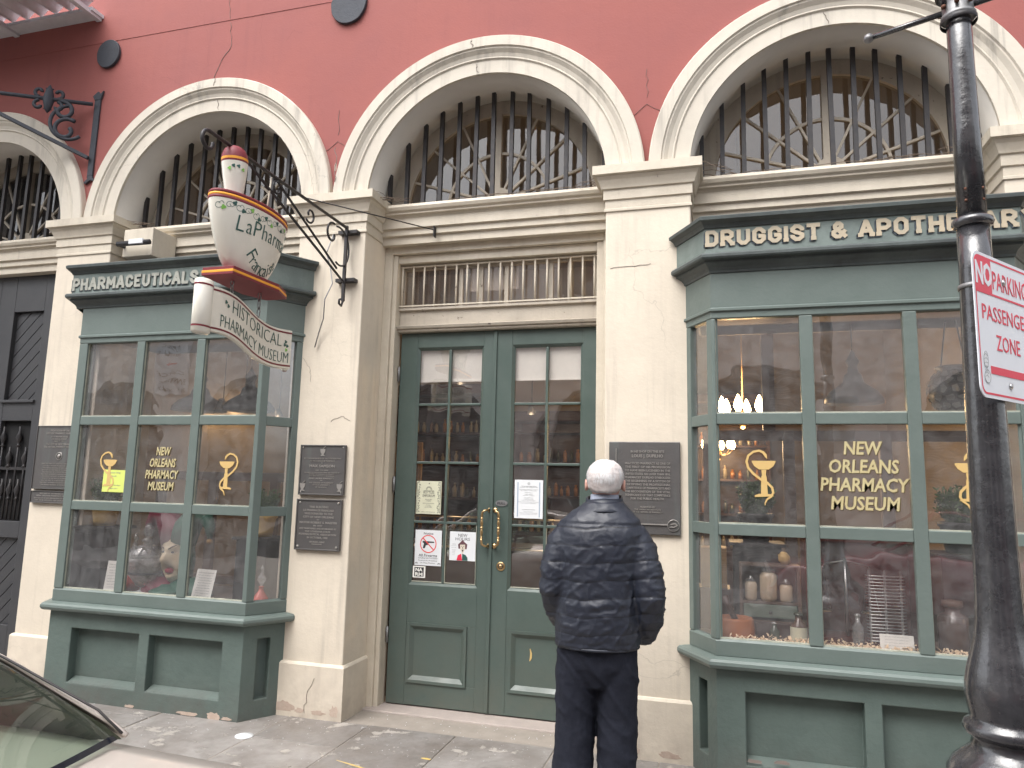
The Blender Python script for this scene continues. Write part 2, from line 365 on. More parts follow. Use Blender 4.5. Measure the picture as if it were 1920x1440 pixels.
GLY = {
 'D': (W_, [[(0, 0), (0, 1), (.42, 1), (W_, .8), (W_, .2), (.42, 0), (0, 0)]], [0]),
 'R': (W_+.06, [[(0, 0), (0, 1), (.42, 1), (W_, .84), (W_, .62), (.44, .46), (0, .46)], [(.30, .46), (W_+.04, 0)]], [0, .66]),
 'U': (W_, [[(0, 1), (0, .2), (.2, 0), (.42, 0), (W_, .2), (W_, 1)]], []),
 'G': (W_, [[(W_, .72), (W_, .8), (.42, 1), (.2, 1), (0, .8), (0, .2), (.2, 0), (.42, 0), (W_, .2), (W_, .45), (.34, .45)]], []),
 'I': (.0, [[(0, 0), (0, 1)]], [0]),
 'S': (W_, [[(W_, .72), (W_, .8), (.42, 1), (.2, 1), (0, .82), (0, .68), (.2, .54), (.42, .47), (W_, .34), (W_, .18), (.42, 0), (.2, 0), (0, .2), (0, .28)]], []),
 'T': (W_, [[(-.05, 1), (W_+.05, 1)], [(W_/2, 1), (W_/2, 0)]], [W_/2]),
 '&': (.72, [[(.74, 0), (.10, .70), (.10, .84), (.24, 1), (.38, 1), (.50, .86), (.50, .72), (.0, .36), (0, .16), (.16, 0), (.36, 0), (.70, .44)]], []),
 'A': (.7, [[(0, 0), (.32, 1), (.38, 1), (.7, 0)], [(.14, .30), (.56, .30)]], [0, .7]),
 'P': (W_, [[(0, 0), (0, 1), (.42, 1), (W_, .84), (W_, .58), (.42, .42), (0, .42)]], [0]),
 'O': (W_, [[(.2, 0), (0, .2), (0, .8), (.2, 1), (.42, 1), (W_, .8), (W_, .2), (.42, 0), (.2, 0)]], []),
 'H': (W_, [[(0, 0), (0, 1)], [(W_, 0), (W_, 1)], [(0, .5), (W_, .5)]], [0, W_]),
 'E': (.56, [[(.56, 1), (0, 1), (0, 0), (.56, 0)], [(0, .5), (.42, .5)]], []),
 'C': (W_, [[(W_, .72), (W_, .8), (.42, 1), (.2, 1), (0, .8), (0, .2), (.2, 0), (.42, 0), (W_, .2), (W_, .28)]], []),
 'Y': (.66, [[(0, 1), (.33, .48), (.66, 1)], [(.33, .48), (.33, 0)]], [.33]),
 'M': (.8, [[(0, 0), (0, 1)], [(0, 1), (.4, .30), (.8, 1)], [(.8, 1), (.8, 0)]], [0, .8]),
 'L': (.54, [[(0, 1), (0, 0), (.54, 0)]], []),
 ' ': (.12, [], [])}
def blockword(mb, word, M, h, width, t=.235, th=.002, sh=(0, 0)):
    adv = sum(GLY[c][0] for c in word)+.42*len(word); k = width/adv; x = .15; ky = h; q = 0
    for c in word:
        wd, st, ft = GLY[c]
        def quad(a, b, e0, e1, q):
            a = Vector(a); b = Vector(b); d = (b-a).normalized(); a = a-d*e0; b = b+d*e1
            # thickness is kept even after the x/y scale
            A = Vector(((a.x+x)*k, a.y*ky*(1-t*.9)+t*.45*ky)); B = Vector(((b.x+x)*k, b.y*ky*(1-t*.9)+t*.45*ky))
            d = (B-A).normalized(); n_ = Vector((-d.y, d.x))*(t*.5*h)
            P = [A-n_, B-n_, B+n_, A+n_]
            mb.poly([(p.x+sh[0], p.y+sh[1]) for p in P], M, th+q*.00006)
        for s_ in st:
            for i in range(len(s_)-1):
                q += 1; quad(s_[i], s_[i+1], .07, .07, q)
        for fx in ft:
            q += 1; quad((fx-.17, 0), (fx+.17, 0), 0, 0, q)
        x += wd+.42
def ribbon(mb, pts, wd, M, th=.001):   # 2D stroke with width list
    k = len(pts); wd = wd if isinstance(wd, (list, tuple)) else [wd]*k; L_ = []; R_ = []
    for i in range(k):
        a = Vector(pts[max(i-1, 0)]); b = Vector(pts[min(i+1, k-1)]); d = (b-a).normalized(); n_ = Vector((-d.y, d.x))*wd[i]/2
        p = Vector(pts[i]); L_.append(p+n_); R_.append(p-n_)
    vs = [M @ Vector((p.x, p.y, th)) for p in L_]+[M @ Vector((p.x, p.y, th)) for p in R_]
    vs += [M @ Vector((p.x, p.y, 0)) for p in L_]+[M @ Vector((p.x, p.y, 0)) for p in R_]
    fs = [(k+i, k+i+1, i+1, i) for i in range(k-1)]+[(i, i+1, 2*k+i+1, 2*k+i) for i in range(k-1)]+[(k+i+1, k+i, 3*k+i, 3*k+i+1) for i in range(k-1)]
    mb.add(vs, fs)
def spiral(c, r0, r1, a0, a1, n=24): return [(c[0]+(r0+(r1-r0)*i/n)*math.cos(a0+(a1-a0)*i/n), c[1]+(r0+(r1-r0)*i/n)*math.sin(a0+(a1-a0)*i/n)) for i in range(n+1)]
def welded_holes(mb, us, zs, holes, fn, depth):
    """one welded plate with sunken rectangular holes; fn(u, z, d) gives the point"""
    key = {}; V = []; F = []
    def vid(i, j, d):
        k = (i, j, d)
        if k not in key: key[k] = len(V); V.append(fn(us[i], zs[j], d))
        return key[k]
    for i in range(len(us)-1):
        for j in range(len(zs)-1):
            if (i, j) in holes:
                c = [(i, j), (i+1, j), (i+1, j+1), (i, j+1)]
                for a in range(4):
                    p, q = c[a], c[(a+1) % 4]; F.append((vid(*p, 0), vid(*q, 0), vid(*q, depth), vid(*p, depth)))
                F.append(tuple(vid(*p, depth) for p in c))
            else: F.append((vid(i, j, 0), vid(i+1, j, 0), vid(i+1, j+1, 0), vid(i, j+1, 0)))
    mb.add(V, F)
# ================================================================== GROUND
sw = thing('sidewalk', 'grey flagstone sidewalk', 'sidewalk'); del sw['label']; del sw['category']; sw['kind'] = 'structure'
b = MB().box(-9, 10, -2.72, .62, -.25, -.0155); b.build('joint_bed', m_joint, sw)
xs = [-4.6, -3.9, -3.2, -2.45, -1.62, -.93, -.09, .50, 1.10, 1.74, 2.36, 3.0, 3.62, 4.3]
rnd = random.Random(3); sm = {}
for i in range(len(xs)-1):
    ys = [-.002]; y = 0
    first = {-.09: -.44, .50: -.88, -.93: -.97, 1.10: -.60, -1.62: -.36}.get(xs[i], -rnd.uniform(.4, 1.0))
    ys.append(first)
    while ys[-1] > -2.2: ys.append(ys[-1]-rnd.uniform(.7, 1.0))
    ys[-1] = -2.55
    for j in range(len(ys)-1):
        g = .0038; dz = rnd.uniform(-.0015, .003)
        mb = MB().box(xs[i]+g, xs[i+1]-g, ys[j+1]+g, ys[j]-g, -.05, -.012+dz)
        mb.build('flagstone', m_slab, sw, bevel=.005)
MB().box(-9, 10, -2.72, -2.56, -.25, -.012).build('kerb', m_granite, None, bevel=.02)['kind'] = 'structure'
rd = MB().box(-30, 30, -60, -2.72, -.3, -.15).build('road', m_asphalt); rd['kind'] = 'structure'
ap = MB().box(.28, 2.02, -.002, .27, -.06, -.016); ap.build('step_apron', m_concrete, sw, bevel=.006)
# survey marker disc and yellow chalk marks on the flagstones
mk = MB().lathe([(.0, .0), (.055, .0), (.055, .004), (.0, .005)], (-.135, -.45, -.013), 24, cap=False).lathe([(.0, .004), (.012, .004), (.012, .007), (0, .008)], (-.135, -.45, -.012), 10, cap=False)
tag(mk.build('survey_disc', m_paper, loc=(-.135, -.45, -.012)), 'small pale metal disc set into the flagstones in front of the cream pier', 'ground disc')

# ================================================================== BUILDING
B = thing('pharmacy_building', 'old red stucco pharmacy building with cream arches, piers, fanlights and two green bay windows', 'building')
A_X = [-5.75, -3.45, -1.15, 1.15, 3.45, 5.75]; CZ = 3.60
ZB = 5.27
mb = MB()
for cx in A_X:
    n = 40; xs_ = [cx-1.15+2.3*i/n for i in range(n+1)]; r = 1.05
    zz = [CZ+math.sqrt(max(0, r*r-(x-cx)**2)) for x in xs_]
    vs = [(x, 0, z) for x, z in zip(xs_, zz)]+[(x, 0, ZB) for x in xs_]
    mb.add(vs, [(i, i+1, n+1+i+1, n+1+i) for i in range(n)])
mb.build('stucco_wall', m_red, B)
MB().box(-6.9, 6.9, -.0035, .4, ZB, 7.6).build('upper_wall', m_red, B)
sp = [(.88, -.012), (.975, -.012), (.985, -.024), (.995, -.020), (1.02, -.028), (1.045, -.048), (1.055, -.048), (1.062, -.060), (1.132, -.060), (1.14, -.05), (1.14, .01), (.88, .01)]
for cx in A_X:
    MB().arch(sp, cx, CZ, n=64).build('archivolt', m_arch, B)
    MB().arch([(.88, .01), (.88, .60), (.98, .60), (.98, .01)], cx, CZ, n=48).build('soffit', m_soffit, B, smooth=True)
imp = [(.001, 3.365), (.010, 3.37), (.010, 3.385), (.003, 3.39), (.003, 3.445), (.014, 3.45), (.014, 3.515), (.026, 3.52), (.030, 3.535), (.045, 3.575), (.058, 3.592), (.060, 3.600), (.078, 3.604), (.078, 3.664), (.001, 3.672)]
for k in range(-2, 4):
    X = 2.3*k; hw = .273
    MB().box(X-hw, X+hw, 0, .60, -.05, 3.60).build('pier', m_plaster, B, bevel=.008)
    MB().sweep(imp, [(X-hw, .42), (X-hw, 0), (X+hw, 0), (X+hw, .42)]).build('impost', m_trim, B)
    pl = [(.001, -.06), (.022, -.06), (.022, .325), (.012, .338), (.001, .342)]
    MB().sweep(pl, [(X-hw, .33), (X-hw, 0), (X+hw, 0), (X+hw, .33)]).build('plinth', m_plaster, B)
led = [(.45, 3.648), (.20, 3.642), (.183, 3.632), (.176, 3.612), (.186, 3.590), (.204, 3.578), (.204, 3.566), (.224, 3.562), (.232, 3.548), (.236, 3.545), (.236, 3.470), (.256, 3.466), (.256, 3.420), (.278, 3.415), (.278, 3.356), (.45, 3.356)]
for cx in A_X[1:6]:
    MB().extr(led, cx-.877, cx+.877).build('fanlight_ledge', m_trim, B)
# fanlights
def fanlight(cx, lit=0):
    cz = 3.648; ro = .832; ri = .725
    fr = MB().arch([(ri, .385), (ro+.05, .385), (ro+.05, .44), (ri, .44)], cx, cz, n=40)
    fr.box(cx-.88, cx+.88, .395, .43, cz-.02, cz+.03)
    f = fr.build('fanlight', m_trimdark, B)
    mm = MB().box(cx-.022, cx+.022, .378, .43, cz+.02, cz+ri+.01)
    mm.build('centre_mullion', m_trimdark, f)
    hub = MB().arch([(0.001, .37), (.10, .37), (.10, .42), (0.001, .42)], cx+.02, cz+.03, n=14); hub.build('hub', m_trimdark, f)
    for a in (20, 43, 66, 114, 137, 160):
        t = math.radians(a); s_ = MB().beam((cx+.09*math.cos(t), .405, cz+.02+.09*math.sin(t)), (cx+(ri+.015)*math.cos(t), .405, cz+(ri+.015)*math.sin(t)), .016, .020, (0, 1, 0)); s_.build('spoke', m_trimdark, f)
    MB().arch([(.385, .398), (.405, .398), (.405, .416), (.385, .416)], cx, cz+.02, n=30).build('ring_muntin', m_trimdark, f)
    g = MB(); n = 28; pts = [(cx+ri*1.02*math.cos(PI*i/n), cz+ri*1.02*math.sin(PI*i/n)) for i in range(n+1)]
    g.add([(x, .412, z) for x, z in pts], [tuple(range(n+1))]); g.build('glass', m_fanglass, f)
for cx in A_X[1:6]: fanlight(cx)
barm = MB().box(-.0145, .0145, -.0145, .0145, 0, 1).build('window_bar', m_black, B); first = True
for cx, off in ((-3.45, 0), (-1.15, .01), (1.15, 0), (3.45, .02), (5.75, 0)):
    for i in range(13):
        x = cx+off-.825+i*.1375; dx = x-cx
        if abs(dx) > .85: continue
        h = CZ+math.sqrt(.88**2-dx*dx)-3.64+.01
        x += rnd.uniform(-.004, .004)
        if first: barm.location = (x, .262, 3.636); barm.scale = (1, 1, h); first = False
        else: dup(barm, B, (x, .262, 3.636), (1, 1, h), (0, rnd.uniform(-.008, .008), 0))
# tie plates
for X, Z, r in ((-2.25, 5.145, .118), (.035, 5.21, .15)):
    pts = [(r*(1+.06*noise.noise(Vector((math.cos(t)*2, math.sin(t)*2, X))))*math.cos(t), r*1.08*math.sin(t)) for t in [2*PI*i/40 for i in range(40)]]
    t_ = MB(); t_.poly(pts, wallM(X, -.002, Z), .026); t_.build('tie_plate', m_tie, B, bevel=.004)
# canopy of the gallery at the upper left
cn = MB(); x0, x1 = -6.8, -2.36; n = 150; vs = []
for i in range(n+1):
    x = x0+(x1-x0)*i/n; dz = .028*math.sin(x*2*PI/.16); vs += [(x, -.12, 5.56+dz), (x, -1.1, 5.50+dz)]
cn.add(vs, [(2*i, 2*i+2, 2*i+3, 2*i+1) for i in range(n)], True); canopy = cn.build('gallery_canopy', m_canopy, B)
mo = canopy.modifiers.new('s', 'SOLIDIFY'); mo.thickness = .006
MB().box(x0, x1, -.13, -.0, 5.50, 5.53).build('canopy_ledger', m_canopy, canopy)
for x in (-2.40, -3.32, -4.24, -5.16): MB().box(x-.025, x+.025, -1.1, -.01, 5.475, 5.515).build('canopy_rafter', m_canopy, canopy)
# cracks: thin dark fissures following the surface
def crackline(pts, wd=.004, parent=B):
    wd *= .5
    c = MB(); 
    for i in range(len(pts)-1):
        a, q = Vector(pts[i]), Vector(pts[i+1]); k = 5; pr_ = a
        for j in range(1, k+1):
            p = a.lerp(q, j/k)
            if j < k: p += Vector((rnd.uniform(-.01, .01), 0, rnd.uniform(-.006, .006)))
            c.beam(pr_, p, wd*rnd.uniform(.4, 1.2), .003, (0, 1, 0)); pr_ = p
    return c.build('crack', m_cracklin, parent)
crackline([(-1.17, -.002, 4.76), (-1.10, -.002, 4.93), (-1.02, -.002, 5.05), (-1.05, -.002, 5.25)], .006)
crackline([(-1.05, -.005, 5.28), (-1.08, -.005, 5.5), (-1.16, -.005, 5.9)], .005)
crackline([(-1.10, -.062, 4.73), (-1.11, -.062, 4.67)], .006); crackline([(-1.10, -.014, 4.575), (-1.085, -.014, 4.49)], .006)
crackline([(1.06, -.062, 4.73), (1.075, -.062, 4.665)], .006); crackline([(1.08, -.014, 4.575), (1.11, -.014, 4.49)], .006)
crackline([(3.40, -.062, 4.73), (3.41, -.062, 4.665)], .006); crackline([(3.40, -.014, 4.575), (3.43, -.014, 4.49)], .006)
for X in (0, 2.3):
    crackline([(X, -.002, 4.15), (X, -.002, 4.35)], .004); crackline([(X, -.002, 4.10), (X-.18, -.002, 3.97)], .003); crackline([(X, -.002, 4.10), (X+.16, -.002, 3.99)], .003)
crackline([(.08, -.001, 1.98), (.16, -.001, 2.02), (.23, -.001, 1.99)], .003)
crackline([(2.06, -.001, 2.98), (2.2, -.001, 2.99), (2.32, -.001, 3.0)], .006)
crackline([(-.18, -.001, 2.45), (-.12, -.001, 2.38), (-.10, -.001, 2.27)], .003)
crackline([(.02, -.024, .02), (.03, -.024, .14), (.08, -.024, .25)], .003)
crackline([(.02, -.063, 4.02), (.035, -.063, 3.9), (.03, -.063, 3.75)], .009)

# ---------------------------------------------------------------- door surround and transom
D = MB()
D.box(.272, .335, .335, .45, 3.30-.001, 3.358); D.box(.335, 1.965, .335, .45, 3.30, 3.357); D.box(1.965, 2.03, .335, .45, 3.299, 3.358)
D.box(.273, .338, .330, .47, -.02, 3.298); D.box(.338, .372, .352, .47, -.02, 3.298)
D.box(1.962, 2.028, .330, .47, -.02, 3.298); D.box(1.912, 1.962, .352, .47, -.02, 3.298)
D.box(.372, 1.912, .372, .47, 3.235, 3.298)
D.build('door_casing', m_trim, B, bevel=.004)
dm = [(.47, 2.700), (.402, 2.702), (.395, 2.712), (.402, 2.722), (.385, 2.727), (.378, 2.745), (.392, 2.752), (.432, 2.756), (.432, 2.872), (.410, 2.875), (.410, 2.892), (.47, 2.892)]
MB().extr(dm, .374, 1.910).build('transom_rail', m_trimdark, B)
tw = MB().box(.374, 1.910, .440, .468, 3.195, 3.233).box(.374, .400, .440, .468, 2.892, 3.195).box(1.884, 1.910, .440, .468, 2.892, 3.195)
for x in (.86, 1.02, 1.22, 1.56, 1.70): tw.box(x-.016, x+.016, .444, .466, 2.892, 3.195)
T = tw.build('transom_window', m_trimdark, B, bevel=.003)
MB().add([(.40, .458, 2.892), (1.884, .458, 2.892), (1.884, .458, 3.195), (.40, .458, 3.195)], [(0, 1, 2, 3)]).build('glass', m_glass, T)
MB().box(.92, 1.30, .49, .495, 3.02, 3.19).build('blind_panel', m_roomwall, T)
tb = MB().tube([(0, 0, 2.895), (0, 0, 3.222)], .0075, 6).build('transom_bar', m_trim, T)
for i in range(18):
    x = .392+i*.0880
    if i == 0: tb.location = (x, .412, 0)
    else: dup(tb, T, (x+rnd.uniform(-.004, .004), .412, 0))
MB().box(.374, 1.910, .405, .419, 2.902, 2.912).box(.374, 1.910, .405, .419, 3.210, 3.220).build('transom_crossbar', m_trim, T)
MB().box(.275, 2.025, .272, .62, -.08, -.004).build('threshold', m_granite, B, bevel=.008)

def solid_grid(mb, xs, zs, holes, y0, y1):
    for i in range(len(xs)-1):
        for j in range(len(zs)-1):
            if (i, j) in holes: continue
            mb.box(xs[i], xs[i+1], y0, y1, zs[j], zs[j+1])
def frame_mould(mb, x0, x1, z0, z1, w_, y0, y1):   # mitred frame, bevelled towards its inside: outer at y0, inner at y1
    vs = [(x0, y0, z0), (x1, y0, z0), (x1, y0, z1), (x0, y0, z1), (x0+w_, y1, z0+w_), (x1-w_, y1, z0+w_), (x1-w_, y1, z1-w_), (x0+w_, y1, z1-w_)]
    mb.add(vs, [(0, 1, 5, 4), (1, 2, 6, 5), (2, 3, 7, 6), (3, 0, 4, 7)])
YD = .442
def door_leaf(x0, x1, g0, g1, gm, p0, p1):
    mb = MB(); zs = [.004, .162, .565, .835, 2.585, 2.700]
    # stiles run through, rails butt between them
    mb.box(x0, g0, YD, YD+.045, .004, 2.698); mb.box(g1, x1, YD, YD+.045, .004, 2.698)
    mb.box(g0, g1, YD+.001, YD+.045, 2.585, 2.697); mb.box(g0, g1, YD+.001, YD+.045, .565, .835)
    mb.box(g0, g1, YD+.001, YD+.045, .005, .162)
    mb.box(g0, p0, YD+.0015, YD+.045, .162, .565); mb.box(p1, g1, YD+.0015, YD+.045, .162, .565)
    L = mb.build('door', m_door, B, bevel=.0025)
    pn = MB(); frame_mould(pn, p0-.004, p1+.004, .158, .569, .020, YD-.010, YD-.008); frame_mould(pn, p0+.016, p1-.016, .178, .549, .028, YD-.008, YD+.014)
    pn.add([(p0+.044, YD+.014, .206), (p1-.044, YD+.014, .206), (p1-.044, YD+.014, .521), (p0+.044, YD+.014, .521)], [(0, 1, 2, 3)])
    vs = [(p0-.004, .158), (p1+.004, .158), (p1+.004, .569), (p0-.004, .569)]
    pn.add([(x, YD-.010, z) for x, z in vs]+[(x, YD+.01, z) for x, z in vs], [(j, (j+1) % 4, 4+(j+1) % 4, 4+j) for j in range(4)])
    pn.build('lower_panel', m_door, L)
    gf = MB(); frame_mould(gf, g0, g1, .835, 2.585, .020, YD+.002, YD+.020); gf.build('glazing_bead', m_door, L)
    ga, gb = g0+.020, g1-.020; za, zb = .855, 2.565
    rows = [.855, 1.284, 1.718, 2.151, 2.565]
    MB().box(gm-.010, gm+.010, YD+.010, YD+.040, za, zb).build('muntin', m_door, L, bevel=.003)
    for z in rows[1:-1]:
        for a, c in ((ga, gm-.010), (gm+.010, gb)): MB().box(a, c, YD+.011, YD+.039, z-.009, z+.009).build('muntin', m_door, L, bevel=.003)
    pt = MB()
    for (a, c) in ((ga, gm-.010), (gm+.010, gb)):
        pt.box(a, c, YD+.014, YD+.022, za, za+.006)
    for (x, w2) in ((gm+.0108, .003), (gb-.004, .003)): pt.box(x, x+w2, YD+.013, YD+.022, za+.007, rows[1]-.010)
    pt.build('putty_line', m_putty, L)
    for j in range(4):
        for a, c in ((ga, gm-.010), (gm+.010, gb)):
            dx = rnd.uniform(-.0022, .0022); dz = rnd.uniform(-.002, .002)
            z0_, z1_ = rows[j]+(.009 if j else 0), rows[j+1]-(.009 if j < 3 else 0)
            MB().add([(a, YD+.026-dx+dz, z0_), (c, YD+.026+dx+dz, z0_), (c, YD+.026+dx-dz, z1_), (a, YD+.026-dx-dz, z1_)], [(0, 1, 2, 3)]).build('pane', m_glassdoor, L)
    bl = MB().add([(g0+.01, YD+.05, 2.335), (g1-.01, YD+.05, 2.335), (g1-.01, YD+.05, 2.60), (g0+.01, YD+.05, 2.60)], [(0, 1, 2, 3)]).box(g0+.01, g1-.01, YD+.046, YD+.056, 2.326, 2.337)
    bl.build('roller_blind', m_blind, L)
    rl = MB()
    for z in (1.325, 1.11): rl.tube([(g0, YD+.075, z), (g1, YD+.075, z)], .008, 8)
    rl.build('push_rail', m_brass, L)
    return L
LL = door_leaf(.391, 1.149, .53, 1.06, .7925, .544, .990)
LR = door_leaf(1.153, 1.908, 1.28, 1.805, 1.541, 1.304, 1.750)
MB().box(1.138, 1.164, YD-.012, YD-.001, .006, 2.696).build('astragal', m_door, LR, bevel=.003)
def handle(x, sgn, L):
    h = MB(); y = YD-.002; yo = YD-.052; xo = x
    xi = x+sgn*.030
    h.tube([(xi+sgn*.012, y, 1.386), (xi, yo+.012, 1.386), (xi-sgn*.006, yo, 1.384), (xo+sgn*.004, yo, 1.372), (xo, yo, 1.350), (xo, yo, 1.325)], [.011, .007, .007, .008, .009, .008], 10)
    h.tube([(xi+sgn*.012, y, 1.135), (xi, yo+.012, 1.135), (xi-sgn*.006, yo, 1.136), (xo+sgn*.004, yo, 1.148), (xo, yo, 1.170), (xo, yo, 1.19)], [.011, .007, .007, .008, .009, .008], 10)
    prof = [(.006, 1.185), (.010, 1.19), (.010, 1.196), (.006, 1.20), (.008, 1.212), (.0115, 1.235), (.008, 1.250), (.006, 1.254), (.012, 1.258), (.012, 1.266), (.006, 1.270), (.008, 1.276), (.0115, 1.295), (.008, 1.315), (.006, 1.320), (.011, 1.324), (.011, 1.331), (.006, 1.336)]
    h.lathe(prof, (xo, yo, 0), 12)
    h.lathe([(0, 0), (.018, 0), (.016, .005), (0, .006)], (xi+sgn*.012, y, 1.386), 14, M=Matrix.Rotation(PI/2, 4, 'X').to_3x3(), cap=False)
    h.lathe([(0, 0), (.018, 0), (.016, .005), (0, .006)], (xi+sgn*.012, y, 1.135), 14, M=Matrix.Rotation(PI/2, 4, 'X').to_3x3(), cap=False)
    h.build('handle', m_brass, L, smooth=True)
handle(1.098, 1, LL); handle(1.222, -1, LR)
pp = MB(); pp.poly([(x*1.0, y) for x, y in [(.045*math.cos(t)**1 + (.018 if math.cos(t) > 0 else -.018)*0, .022*math.sin(t)) for t in [2*PI*i/24 for i in range(24)]]], wallM(1.226, YD-.001, 1.437), .004)
PP = pp.build('pull_plate', m_galv, LR); lt = MB(); lt.raw(txt('PULL', .018, .060, ext=.0015, bold=.01), wallM(1.226, YD-.0055, 1.428)); lt.build('pull_lettering', m_ink, LR)
lk = MB(); lk.lathe([(0, .0), (.032, .0), (.032, .003), (.026, .006), (.0, .006)], (1.231, YD-.001, .997), 24, M=Matrix.Rotation(PI/2, 4, 'X').to_3x3(), cap=False); lk.build('lock_plate', m_brass, LR)
lk = MB(); lk.lathe([(.0, .006), (.019, .006), (.019, .007), (0, .0075)], (1.231, YD-.001, .997), 20, M=Matrix.Rotation(PI/2, 4, 'X').to_3x3(), cap=False); lk.build('lock_ring', m_ink, LR)
lk = MB(); lk.lathe([(.0, .007), (.014, .007), (.013, .012), (.005, .014), (0, .014)], (1.231, YD-.001, .997), 20, M=Matrix.Rotation(PI/2, 4, 'X').to_3x3(), cap=False); lk.build('lock_cylinder', m_brass, LR)
for L, x in ((LL, .386), (LR, 1.913)):
    for z in (.42, 1.50, 2.33): MB().tube([(x, YD-.010, z), (x, YD-.010, z+.105)], .009, 8).tube([(x, YD-.010, z-.008), (x, YD-.010, z+.113)], .005, 6).build('hinge', m_galv if L is LL else m_black, L)
ys_ = MB(); ribbon(ys_, [(0, 0), (.008, -.03), (.007, -.06), (-.002, -.082)], [.004, .013, .014, .004], wallM(1.452, YD+.0125, .455)); ys_.build('yellow_paint_drip', m_goldpaint, LR)

# ---------------------------------------------------------------- charcoal double door in the far-left archway
bd = MB(); y = .36
bd.box(-4.33, -3.60, y, y+.06, -.02, 3.355); bd.box(-3.60, -3.42, y+.001, y+.06, -.02, 3.355); bd.box(-3.075, -2.945, y+.001, y+.06, -.02, 3.355)
bd.box(-3.42, -3.075, y+.002, y+.06, 3.02, 3.355); bd.box(-3.42, -3.075, y+.002, y+.06, 2.03, 2.20); bd.box(-3.42, -3.075, y+.002, y+.06, 1.02, 1.16); bd.box(-3.42, -3.075, y+.002, y+.06, -.02, .30)
bd.box(-3.42, -3.075, y+.05, y+.06, 2.20, 3.02); bd.box(-3.42, -3.075, y+.05, y+.06, .30, 1.02); bd.box(-2.945, -2.56, y+.03, y+.07, -.02, 3.355)
bd.box(-3.45, -3.06, y-.02, y+.01, 2.19, 2.215)
BD = bd.build('charcoal_door', m_blackdoor, B, bevel=.004)
def chevron(x0, x1, z0, z1, sgn):
    # diagonal boards clipped to the rectangle
    step = .125; k = 0
    c = z0-(x1-x0) if sgn > 0 else z0
    zz = z0-(x1-x0)
    while zz < z1:
        # strip between lines z = zz + (x-x0)*sgn' 
        pts = []
        a0, a1 = zz, zz+step-.008
        poly = [(x0, a0), (x1, a0+(x1-x0)), (x1, a1+(x1-x0)), (x0, a1)]
        if sgn < 0: poly = [(x0+x1-x, z) for x, z in poly]
        for lim, side in ((z0, 1), (z1, -1)):
            out = []
            for i in range(len(poly)):
                p, q = poly[i], poly[(i+1) % len(poly)]
                ip = (p[1]-lim)*side >= 0; iq = (q[1]-lim)*side >= 0
                if ip: out.append(p)
                if ip != iq:
                    t = (lim-p[1])/(q[1]-p[1]); out.append((p[0]+t*(q[0]-p[0]), lim))
            poly = out
            if not poly: break
        if len(poly) >= 3:
            if sgn < 0: poly = poly[::-1]
            m_ = MB(); m_.poly(poly, wallM(0, y+.05, 0), .012); m_.build('board', m_blackdoor, BD, bevel=.002)
        zz += step
chevron(-3.418, -3.077, 2.202, 3.018, 1); chevron(-3.418, -3.077, .302, 1.018, 1)
MB().box(-3.42, -3.075, y+.045, y+.05, 1.16, 2.03).build('dark_void_sheet', mat('void_darkness', (.008, .008, .009), .9), BD)  # near-black sheet painted as the unlit void behind the bars
def spear(x, z0, z1):
    s_ = MB().tube([(x, y+.02, z0), (x, y+.02, z1)], .009, 6)
    s_.lathe([(.009, 0), (.022, .01), (.010, .02), (.014, .04), (.028, .085), (.012, .13), (.004, .17), (.001, .18)], (x, y+.02, z1-.18), 8, cap=False)
    s_.build('spear_bar', m_black, BD)
for i, x in enumerate((-3.39, -3.30, -3.21, -3.12)): spear(x, 1.17, 1.98 if i % 2 == 0 else 1.80)
for x in (-3.345, -3.255, -3.165): spear(x, 1.17, 1.52)
MB().box(-3.42, -3.075, y+.012, y+.028, 1.60, 1.625).build('gate_rail', m_black, BD)
MB().box(-2.946, -2.57, .40, .44, 0, 3.35).build('door_jamb', m_blackdoor, B)

